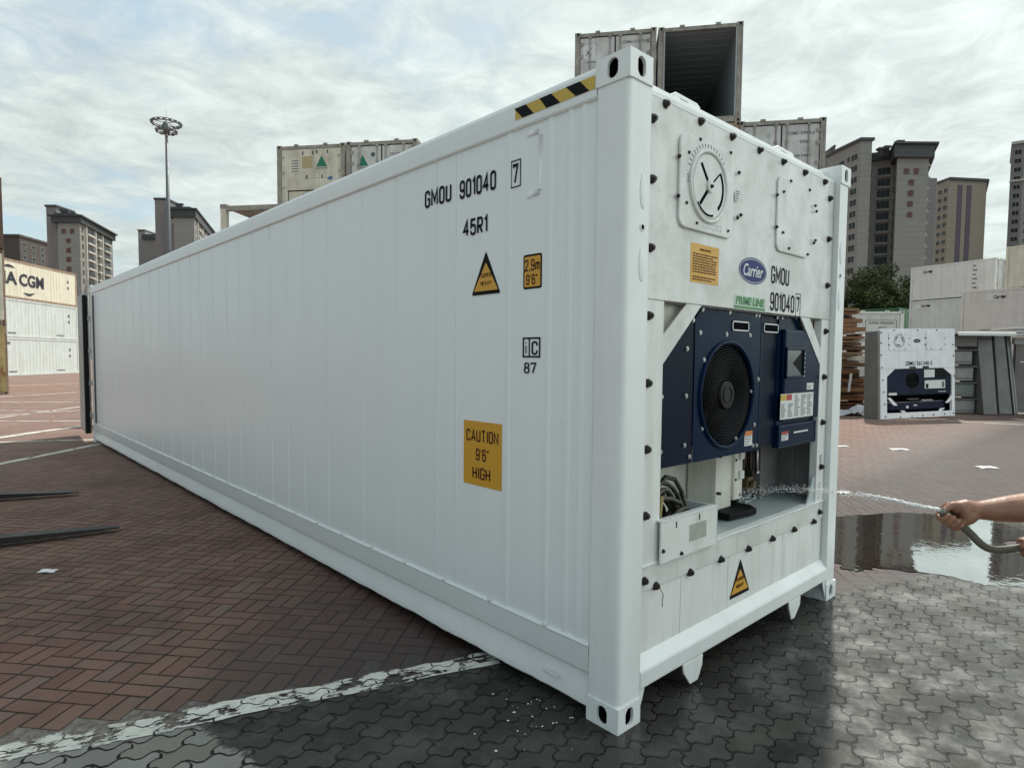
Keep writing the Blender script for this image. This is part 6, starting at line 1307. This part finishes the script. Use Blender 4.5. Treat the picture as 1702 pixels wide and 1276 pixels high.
for px in (1612, 1628): b = MB(); b.box((X(px, 220)-.8, 228, zt_), (X(px, 220)+.8, 230, zt_+1.6)); b.build('roof_vent', M_ROOF, T)
# tower at the right edge
T = tower('apartment_tower', 'mauve apartment tower cut off by the right edge, behind the yellow container', 220, 1690)
e0 = (X(1677, 220), 220); e1 = (X(1698, 218), 218); e2 = (X(1760, 222), 222); zt_ = Zp(241, 1690, 220)
poly_block(T, [e0, e1, e2, (e2[0]*1.1, 240), (e0[0]*1.095, 240)], 0, zt_, M_TW3, 'tower_wall'); poly_block(T, [(e0[0]-.4, 219.6), (e1[0], 217.3), (e2[0], 221.5), (e2[0]*1.1, 240.4), (e0[0]*1.09, 240.4)], zt_, zt_+.9, M_TWL, 'roof')
col(T, e0, e1, .55, zt_-2, 12, 2.95, 2.0, 1.7, M_TWL, 1); col(T, e1, e2, .12, zt_-2.4, 12, 2.95, 2.0, 1.7, M_TWL, 1); col(T, e1, e2, .4, zt_-2.4, 12, 2.95, 2.0, 1.7, M_TWL, 1)
b = MB(); z = Zp(302, 1690, 219); b.prism([(e0[0]-.5, 219.5), (e1[0], 217.4), (e1[0]+8, 217.7), (e1[0]+8, 218.5), (e1[0], 218.3), (e0[0], 220.3)], 2, z, z+.6); b.build('cornice', M_TWL, T)
# left gable towers
def left_tower(label, D, gx0, gx1, ytop, ywall, sx0, sx1, ystair, fx1, fy1, nfl, with_chars=True):
    T = tower('apartment_tower', label, D, gx0); g0, g1 = X(gx0, D), X(gx1, D); zr = Zp(ytop, gx1, D); zw = Zp(ywall, gx1, D)
    D2 = D*(593-ytop)/(593-fy1); f1 = (X(fx1, D2), D2); f0 = (g1, D)
    poly_block(T, [(g0, D), f0, f1, (f1[0]-12, D2), (g0-.5, D+14)], 0, zw, M_TW, 'tower_wall')
    poly_block(T, [(g0-1.6, D-.8), (g1+1, D-.8), (f1[0]+1, D2+.5), (f1[0]-12, D2+.5), (g0-1.6, D+14)], zw, zr-.5, M_ROOF, 'roof'); poly_block(T, [(g0-2.4, D-1.4), (g1+1.7, D-1.4), (f1[0]+1.6, D2+1), (f1[0]-12, D2+1), (g0-2.4, D+14)], zr-.5, zr, M_ROOF, 'roof_eave')
    s0, s1 = X(sx0, D+3), X(sx1, D+3); zs = Zp(ystair, sx0, D+3); poly_block(T, [(s0, D+3), (s1, D+3), (s1, D+12), (s0, D+12)], 0, zs, M_TW3, 'stair_block'); poly_block(T, [(s0-.3, D+2.6), (s1+.3, D+2.6), (s1+.3, D+12.3), (s0-.3, D+12.3)], zs, zs+.7, M_ROOF, 'roof')
    poly_block(T, [(s1, D+1.5), (g0, D+1.5), (g0, D+10), (s1, D+10)], 0, zw-2, M_TW3, 'link_wall')
    b = MB(); xc = g0+(g1-g0)*.2; b.box((xc-.9, D+1, zr), (xc+.9, D+2, zr+1.6)); b.box((xc-1.4, D+.8, zr+1.6), (xc+1.4, D+2.2, zr+2.2)); b.prism([(xc-3.2, D+.6), (xc+4.4, D+.6), (xc+4.4, D+3), (xc-3.2, D+3)], 2, zr, zr+.9); b.build('chimney', M_ROOF, T)
    Lf = math.hypot(f1[0]-f0[0], f1[1]-f0[1])
    col(T, f0, f1, .07, zw-.6, nfl, 2.95, Lf*.05, 1.9, M_TWL, 0)
    for s, wf, bars in ((.28, .20, 3), (.53, .10, 1), (.80, .20, 3)): col(T, f0, f1, s, zw-.7, nfl, 2.95, Lf*wf, 1.9, M_TWL, bars, M_TWL)
    for s in (.155, .42, .64):
        p = np.array(f0)+(np.array(f1)-np.array(f0))*s; b = MB(); b.box((-.35, -.5, 0), (.35, 0, zw)); o = b.build('pilaster', M_TWL, T); o.location = (p[0], p[1], 0); o.rotation_euler = (0, 0, math.atan2(f1[1]-f0[1], f1[0]-f0[0]))
    b = MB(); 
    for k in range(4): 
        p = np.array(f0)+(np.array(f1)-np.array(f0))*(.08+.055*k); z = zw+.6; b.add([(p[0]+.55, p[1], z), (p[0]+.6, p[1]+1.4, z), (p[0]+.6, p[1]+1.4, z+1.9), (p[0]+.55, p[1], z+1.9)], [(0, 1, 2, 3)])
    if with_chars: chars(T, (g0+g1)/2-.2, D, zw-1.9, 3.15, 1.75)
    return T
left_tower('apartment tower with slate roof and white balconies, above the pale yellow lettered container', 215, 94, 131, 358, 371, 76, 93, 344, 185, 389, 7)
left_tower('grey apartment tower behind the tall light mast', 240, 288, 322, 347, 362, 257, 277, 332, 350, 385, 5, False)
T = tower('apartment_tower', 'low taupe tower with a stair block, left of the light mast', 290, 235); D = 290
poly_block(T, [(X(231, D), D), (X(258, D), D), (X(258, D), D+10), (X(231, D), D+10)], 0, Zp(398, 240, D), M_TW3, 'tower_wall'); poly_block(T, [(X(226, D), D+1), (X(238, D), D+1), (X(238, D), D+9), (X(226, D), D+9)], 0, Zp(383, 230, D), M_TW, 'stair_block'); poly_block(T, [(X(225.5, D), D+.5), (X(238.5, D), D+.5), (X(238.5, D), D+9.5), (X(225.5, D), D+9.5)], Zp(383, 230, D), Zp(381, 230, D), M_ROOF, 'roof'); poly_block(T, [(X(236, D), D-1), (X(259, D), D-1), (X(259, D), D+11), (X(236, D), D+11)], Zp(398, 245, D), Zp(390, 245, D), M_ROOF, 'roof')
T = tower('apartment_tower', 'dark brown apartment block with white window frames, at the far left', 300, 30); D = 300
q0, q1, q2 = (X(-30, D), D), (X(30, D), D), (X(79, 322), 322); zt_ = Zp(393, 20, D); M_DB = mat('dark_brown_cladding', (.07, .055, .05), .75, fn=tile_fn((.075, .058, .054), (.05, .04, .038)))
poly_block(T, [q0, q1, q2, (q2[0]-8, 335), (q0[0], 330)], 0, zt_, M_DB, 'tower_wall'); poly_block(T, [(q0[0], D-.6), (q1[0]+.5, D-.6), (q2[0]+.5, 322), (q2[0]-8, 336), (q0[0], 331)], zt_, zt_+1, M_DB, 'roof')
for s in (.15, .45, .75): col(T, q1, q2, s, zt_-2.5, 5, 2.95, 2.6, 1.9, mat('white_window_frame', (.6, .6, .58), .6), 1)
# ------------------------------------------------------------------ light mast
D = 70.; c = hframe(pxX(285, D), D, 0); zt_ = Zp(208, 279, D); LM = thing('light_mast', 'tall tapering floodlight mast with two rings of lamps, before the left-hand towers', 'light mast', tuple(c))
M_MAST = worn('dark_galvanised_mast', (.13, .14, .15), .5, .2, .1, dirt=(.08, .08, .08), metal=.3)
b = MB(); b.tube([(0, 0, 0), (0, 0, zt_+.4)], [.34, .13], 16); b.build('pole', M_MAST, LM)
b = MB(); b.cyl((0, 0, zt_+.3), (0, 0, zt_+1.75), .02, 6); b.build('lightning_rod', M_MAST, LM)
b = MB(); b.cyl((0, 0, zt_-1.0), (0, 0, zt_+.25), .34, 14); b.build('winch_head', M_MAST, LM)
for nm, z, r_, n_ in (('upper_ring', zt_+.1, 1.42, 16), ('lower_ring', zt_-.75, .95, 10)):
    b = MB(); b.ring((0, 0, z), (0, 0, 1), r_, .07, 40, 6); b.ring((0, 0, z+.22), (0, 0, 1), r_, .04, 40, 6)
    for k in range(4): a = R(90*k+20); b.tube([(0, 0, z+.1), (r_*math.cos(a), r_*math.sin(a), z)], .045, 6)
    b.build(nm, M_MAST, LM)
    for k in range(n_):
        a = 2*math.pi*k/n_; b = MB(); b.box((-.13, -.08, -.05), (.13, .12, .22)); o = b.build('floodlight', M_MAST, LM); o.location = (r_*math.cos(a), r_*math.sin(a), z); o.rotation_euler = (R(-25), 0, a-math.pi/2)

# ------------------------------------------------------------------ forklift forks at the left
M_FORK = worn('worn_black_steel', (.014, .013, .012), .5, .4, .2, dirt=(.05, .042, .035), metal=.3, scale=3)
FA0, FA1 = G(0, 832)[:2], G(131, 823)[:2]; FB0, FB1 = G(0, 908)[:2], G(199, 882)[:2]
FK = thing('forklift', 'black forklift reaching in from the left edge with two lowered steel forks', 'forklift', (FB0[0]-1.0, (FA0[1]+FB0[1])/2, 0))
o_ = np.array(FK.location)
def fork(a, bq, back):
    d = (bq-a); d /= np.linalg.norm(d); n_ = np.array((-d[1], d[0])); st = a-d*back; L = np.linalg.norm(bq-st)
    w0, w1, h0, h1 = .075, .035, .050, .014; b = MB(); vs = []
    for s, w_, zb_, zt_ in ((0, w0, .035, .112), (L*.45, w0, .035, .098), (L*.93, w0*.8, .035, .055), (L, w1, .036, .046)):
        p = st+d*s
        for sg, z in ((-1, zb_), (1, zb_), (1, zt_), (-1, zt_)): q = p+n_*sg*w_; vs.append((q[0]-o_[0], q[1]-o_[1], z))
    fs = [(0, 3, 2, 1), (12, 13, 14, 15)]+[(4*i+k, 4*i+(k+1) % 4, 4*i+4+(k+1) % 4, 4*i+4+k) for i in range(3) for k in range(4)]
    b.add(vs, fs); p0 = st-d*.03; b.obox((p0[0]-o_[0], p0[1]-o_[1], .38), (d[0]*.03, d[1]*.03, 0), (n_[0]*w0, n_[1]*w0, 0), (0, 0, .35)); b.build('fork', M_FORK, FK, .004); return p0
pa = fork(FA0, FA1, 1.05); pb = fork(FB0, FB1, .95)
m_ = (pa+pb)/2; dv = pa-pb; ln = np.linalg.norm(dv); dv /= ln; fw = np.array((dv[1], -dv[0])); 
if fw[0] < 0: fw = -fw
for z in (.30, .68): b = MB(); q = m_-fw*.08; b.obox((q[0]-o_[0], q[1]-o_[1], z), (fw[0]*.04, fw[1]*.04, 0), (dv[0]*(ln/2+.2), dv[1]*(ln/2+.2), 0), (0, 0, .07)); b.build('carriage_bar', M_FORK, FK)
for s in (-.35, .35): b = MB(); q = m_-fw*.18+dv*s; b.obox((q[0]-o_[0], q[1]-o_[1], 1.1), (fw[0]*.06, fw[1]*.06, 0), (dv[0]*.06, dv[1]*.06, 0), (0, 0, 1.05)); b.build('mast_rail', M_FORK, FK)
# ------------------------------------------------------------------ person with the hose
DH = 2.05; SC = DH/(FOC*9.815)
def HP(zx_, zy_, wv=0.):          # point near the hand: zoom pixels in the plane at DH, wv metres towards the viewer
    px, py = 1540+zx_/9.815, 800+zy_/9.815; d = ray(px, py); return CAM+d*(DH-wv)
BODY = []                         # tapered capsules (p0, p1, r0, r1)
def cap(a, b, r0, r1): BODY.append((np.array(a, float), np.array(b, float), r0, r1))
def chain(pts, rs_):
    for i in range(len(pts)-1): cap(pts[i], pts[i+1], rs_[i], rs_[i+1])
wr = HP(860, 462); elb = HP(2150, 330, -.02)
chain([HP(760, 462, .003), wr, HP(1050, 455), HP(1300, 440), HP(1600, 425), elb], [.027, .0285, .034, .041, .047, .045])
chain([HP(900, 500), HP(1150, 510), HP(1500, 490)], [.024, .029, .036])
sh = elb+_r*.20-_f*.16+_u*.20
chain([elb, (elb+sh)/2, sh], [.045, .050, .058])
# palm, heel of the hand
chain([HP(790, 455), HP(640, 430), HP(480, 425, -.006)], [.027, .029, .022])
chain([HP(790, 480), HP(680, 560, .004), HP(600, 640, .004)], [.026, .027, .018])
chain([HP(760, 520, .008), HP(690, 610, .010)], [.022, .019]); chain([HP(600, 450, .006), HP(660, 560, .010)], [.022, .020]); chain([HP(640, 430), HP(520, 500, -.012)], [.024, .018])
# hose line through the fist
hz0, hz1 = HP(235, 470), HP(640, 775); hd = (hz1-hz0); hL = np.linalg.norm(hd); hd /= hL; nf = -_f; hp = np.cross(nf, hd); hp /= np.linalg.norm(hp)
if np.dot(hp, _u) > 0: hp = -hp   # hp: in-plane, down-left
HR_ = .0125; nf = np.cross(hd, hp); nf = nf if np.dot(nf, -_f) > 0 else -nf
def around(t, ang, rad): c = hz0+hd*hL*t; return c-hp*rad*math.cos(R(ang))-nf*rad*math.sin(R(ang))   # 0 up-right, 90 behind, 180 below-left, 270 front
for t_, rf, endang, dt in ((.17, .0085, 262, -.02), (.33, .0092, 276, .0), (.50, .0092, 282, .02), (.66, .0080, 268, .03)):
    angs = [20, 70, 125, 170, 215, endang-22, endang]; rad = [.034, .031, .0245, .0235, .023, .0222, .0215]
    pts = [around(t_+dt*i/6, a, r_) for i, (a, r_) in enumerate(zip(angs, rad))]; chain(pts, [rf*1.25, rf*1.18, rf*1.08, rf*1.02, rf, rf*.95, rf*.84])
    chain([HP(640, 430), pts[0]], [.022, rf*1.3])
# thumb along the top of the nozzle
chain([HP(640, 420, .002), HP(520, 395, .003), HP(420, 385, .002), HP(330, 440, .002), HP(292, 462, .004)], [.019, .0145, .0118, .0105, .0088])
# second hand, further along the hose just outside the picture
s2 = HP(1690, 1085, .01); f2 = HP(1900, 1010, .02); chain([s2, HP(1740, 1060, .0), f2], [.026, .028, .030]); el2 = f2+_r*.17-_f*.10-_u*.02; chain([f2, el2], [.032, .045]); sh2 = sh-_f*.42+_r*.05; chain([el2, sh2], [.045, .056])
for k in range(4): c = HP(1590+45*k, 1075-8*k); chain([c+_u*.02-_f*-.012, c+nf*-.022, c-_u*.024, c+nf*.020-_u*.008, c+nf*.022+_u*.004], [.0105, .0095, .009, .0088, .0075]); chain([HP(1720, 1060), c+_u*.02], [.02, .0105])
chain([HP(1700, 1040, .02), HP(1620, 1030, .026), HP(1560, 1050, .026)], [.016, .012, .0095])
# torso, head and legs (outside the picture, to the right)
mid = (sh+sh2)/2; back = _r0*.06; neck = mid+np.array((0, 0, .06))+back; pel = np.array((mid[0], mid[1], .93))+_r0*.10; side = sh-sh2; side[2] = 0; side /= np.linalg.norm(side); hpv = side*.10
chain([sh, neck, sh2], [.062, .075, .062]); chain([sh+back, pel+hpv], [.085, .10]); chain([sh2+back, pel-hpv], [.085, .10]); chain([mid+back, pel], [.12, .12])
head = neck+np.array((0, 0, .20))-_r0*.03; chain([neck, head], [.058, .055]); chain([head+np.array((0, 0, -.01)), head+np.array((0, 0, .07))], [.074, .086]); chain([head-_r0*.075, head-_r0*.105-np.array((0, 0, .02))], [.02, .013])
for s in (1, -1):
    ft = np.array((pel[0], pel[1], 0))+side*.14*s-_r0*(.10*s); kn = (pel+hpv*s+ft)/2-_r0*.04; kn[2] = .50; an = ft+np.array((0, 0, .10)); chain([pel+hpv*s, kn, an], [.095, .062, .042]); chain([an-np.array((0, 0, .04)), ft-_r0*.17+np.array((0, 0, .035))], [.04, .032])
    chain([head+side*.075*s, head+side*.088*s+np.array((0, 0, .025))], [.018, .014])
b = MB()
for a, c, r0, r1 in BODY:
    d = c-a; L = np.linalg.norm(d); n_ = max(1, int(L/.02)); n_ = min(n_, 12)
    k = 14; pts = []; rr = []
    for q in np.linspace(-1, 0, 5)[:-1]: pts.append(a+d/(L+1e-9)*r0*q*.999); rr.append(r0*math.sqrt(max(1e-4, 1-q*q)))
    for q in np.linspace(0, 1, n_+1): pts.append(a+d*q); rr.append(r0+(r1-r0)*q)
    for q in np.linspace(0, 1, 5)[1:]: pts.append(c+d/(L+1e-9)*r1*q*.999); rr.append(r1*math.sqrt(max(1e-4, 1-q*q)))
    b.tube(pts, rr, k)
def skin_fn(n, p):
    P = n.pos(); a = n.noise(P, 22, 4, .6); v_ = n.noise(P, 90, 3, .6)
    c = n.mix(n.rng(a, .35, .7), (.30, .150, .092), (.215, .092, .060)); n.put(p.inputs['Base Color'], c); p.inputs['Roughness'].default_value = .46
    p.inputs['Subsurface Weight'].default_value = .08; p.inputs['Subsurface Radius'].default_value = (.01, .004, .002); n.put(p.inputs['Normal'], n.bump(n.m('ADD', a, n.m('MULTIPLY', v_, .35)), .45, .004))
M_SKIN = mat('tanned_skin', (.38, .2, .14), .46, fn=skin_fn)
PB = b.build('person', M_SKIN, None); tag(PB, 'bare tanned arm gripping the hose in its fist at the right edge', 'person')
rm = PB.modifiers.new('remesh', 'REMESH'); rm.mode = 'VOXEL'; rm.voxel_size = .0032; rm.use_smooth_shade = True
smo = PB.modifiers.new('smooth', 'SMOOTH'); smo.factor = .5; smo.iterations = 5
# clothing shells
def shell(name, caps, grow, m):
    c_ = MB()
    for a, c, r0, r1 in caps: a = np.array(a); c = np.array(c); c_.tube([a+(c-a)*q for q in np.linspace(0, 1, 8)], [r0+(r1-r0)*q+grow for q in np.linspace(0, 1, 8)], 16); c_.ball(tuple(a), r0+grow, 14); c_.ball(tuple(c), r1+grow, 14)
    o = c_.build(name, m, PB); q = o.modifiers.new('remesh', 'REMESH'); q.mode = 'VOXEL'; q.voxel_size = .012; q.use_smooth_shade = True; return o
shell('shirt', [(sh+back, pel+hpv, .085, .10), (sh2+back, pel-hpv, .085, .10), (mid+back, pel, .12, .12), (sh, neck, .062, .07), (neck, sh2, .07, .062), (sh, (elb+sh)/2, .058, .054), (sh2, (el2+sh2)/2, .056, .054)], .014, mat('navy_work_shirt', (.03, .04, .07), .85))
kk = []
for s in (1, -1): ft = np.array((pel[0], pel[1], 0))+side*.14*s-_r0*(.10*s); kn = (pel+hpv*s+ft)/2-_r0*.04; kn[2] = .50; an = ft+np.array((0, 0, .12)); kk += [(pel+hpv*s, kn, .10, .075), (kn, an, .075, .06)]
shell('trousers', kk, .012, mat('dark_work_trousers', (.03, .03, .032), .85))
b = MB(); b.ball(tuple(head+np.array((0, 0, .085))+_r0*.012), .092, 18, (1, 1, .85)); b.build('hair', M_BLACK, PB)
# hose
M_HOSE = worn('muddy_grey_hose', (.115, .105, .080), .42, .5, .2, dirt=(.05, .045, .035), scale=8, bump=.08)
hpts = [HP(250, 482), HP(420, 610), hz1-hd*.02, HP(720, 850), HP(830, 965, .004), HP(960, 1065, .006), HP(1110, 1110, .006), HP(1300, 1105, .004), HP(1480, 1080, .002), HP(1690, 1060), HP(1900, 1075, .0), HP(2200, 1250, .0)]
e_ = HP(2200, 1250); hpts += [e_+_r0*.10-np.array((0, 0, .35)), np.array((e_[0]+.20, e_[1]-.15, .12)), np.array((e_[0]+.30, e_[1]-.45, .02)), np.array((e_[0]+.6, e_[1]-1.4, .016)), np.array((e_[0]+1.8, e_[1]-2.6, .016))]
def spline(P, n=10):
    P = [np.array(q, float) for q in P]; P = [2*P[0]-P[1]]+P+[2*P[-1]-P[-2]]; out = []
    for i in range(1, len(P)-2):
        for t in np.linspace(0, 1, n, endpoint=False): out.append(.5*((2*P[i])+(-P[i-1]+P[i+1])*t+(2*P[i-1]-5*P[i]+4*P[i+1]-P[i+2])*t*t+(-P[i-1]+3*P[i]-3*P[i+1]+P[i+2])*t**3))
    return out+[P[-2]]
HS = thing('hose', 'muddy grey water hose held in the fist, bending down to the right', 'hose', tuple(hpts[0])); o_ = hpts[0]
b = MB(); b.tube([q-o_ for q in spline(hpts)], HR_, 16); b.build('hose_tube', M_HOSE, HS)
b = MB(); nz = HP(228, 462)-o_; b.tube([HP(330, 545)-o_, HP(255, 485)-o_, nz], [.0140, .0138, .0125], 16); b.build('nozzle', worn('grey_metal_nozzle', (.20, .19, .17), .4, .3, .2, metal=.5, scale=8), HS)
# water jet: a foaming stream breaking into drops that land in the drip pan
def jet_fn(n, p):
    p.inputs['Base Color'].default_value = (.93, .95, .95, 1); p.inputs['Roughness'].default_value = .08; p.inputs['IOR'].default_value = 1.33; p.inputs['Transmission Weight'].default_value = .12
M_JET = mat('foaming_water', (.86, .89, .89), .08, fn=jet_fn)
J0 = HP(225, 470); J1 = np.array((1.55, .44, .735)); rs = np.random.RandomState(5)
def jp(t): return J0+(J1-J0)*t+np.array((0, 0, .26*t*(1-t)))
b = MB()
for strand in range(5):
    st = []; rr = []; ph = rs.uniform(0, 6); tm = (.22, .20, .16, .14, .12)[strand]
    for t in np.linspace(0, tm, 26): sp_ = .0015+.05*t; st.append(jp(t)+np.array((math.sin(ph+30*t), math.cos(ph+26*t), math.sin(ph*2+34*t)))*sp_*.55+rs.normal(size=3)*.0012); rr.append(max(.0012, (.0066 if strand == 0 else .0034)*(1-t/tm*.75)+rs.uniform(-.0014, .0014)))
    b.tube(st, rr, 8)
def drop(p, r, st_=1.): d = (J1-J0)/np.linalg.norm(J1-J0); b.tube([p-d*r*st_, p-d*r*.5*st_, p+d*r*.5*st_, p+d*r*st_], [r*.25, r*.9, r*.8, r*.2], 6)
for k in range(1300):
    t = rs.beta(1.0, 1.7)*1.0; sp = .004+.026*t; p = jp(t)+rs.normal(size=3)*np.array((sp*.5, sp*.5, sp*.62)); drop(p, rs.uniform(.0006, .0020), rs.uniform(1.2, 4.5))
for k in range(420):
    u_ = rs.uniform(0, 1); c = np.array((1.42+.62*u_, .30+.22*rs.uniform(), .70)); a = abs(rs.normal())*.045; drop(c+np.array((0, 0, a)), rs.uniform(.0018, .0065), rs.uniform(.8, 1.4))
o = b.build('water_jet', M_JET, None); o['kind'] = 'stuff'
# spilled foam flecks on the soaked pavers
b = MB(); 
for k in range(60):
    px, py = rs.normal(885, 55), rs.normal(1185, 28)
    if rs.rand() < .4: px, py = rs.normal(1420, 120), rs.normal(1060, 60)
    c = G(px, py); rr_ = rs.uniform(.002, .006)*(2.2 if rs.rand() < .08 else 1); a0 = rs.uniform(0, 6)
    if 0 < c[0] < 2.4 and c[1] > 0: continue
    b.add([(c[0]+rr_*math.cos(a0+q)*rs.uniform(.6, 1.3), c[1]+rr_*math.sin(a0+q)*rs.uniform(.6, 1.3), .0062) for q in (0, 1.2, 2.5, 3.8, 5.0)]+[(c[0], c[1], .009)], [(i, (i+1) % 5, 5) for i in range(5)])
o = b.build('debris', M_STK, None); o['kind'] = 'stuff'
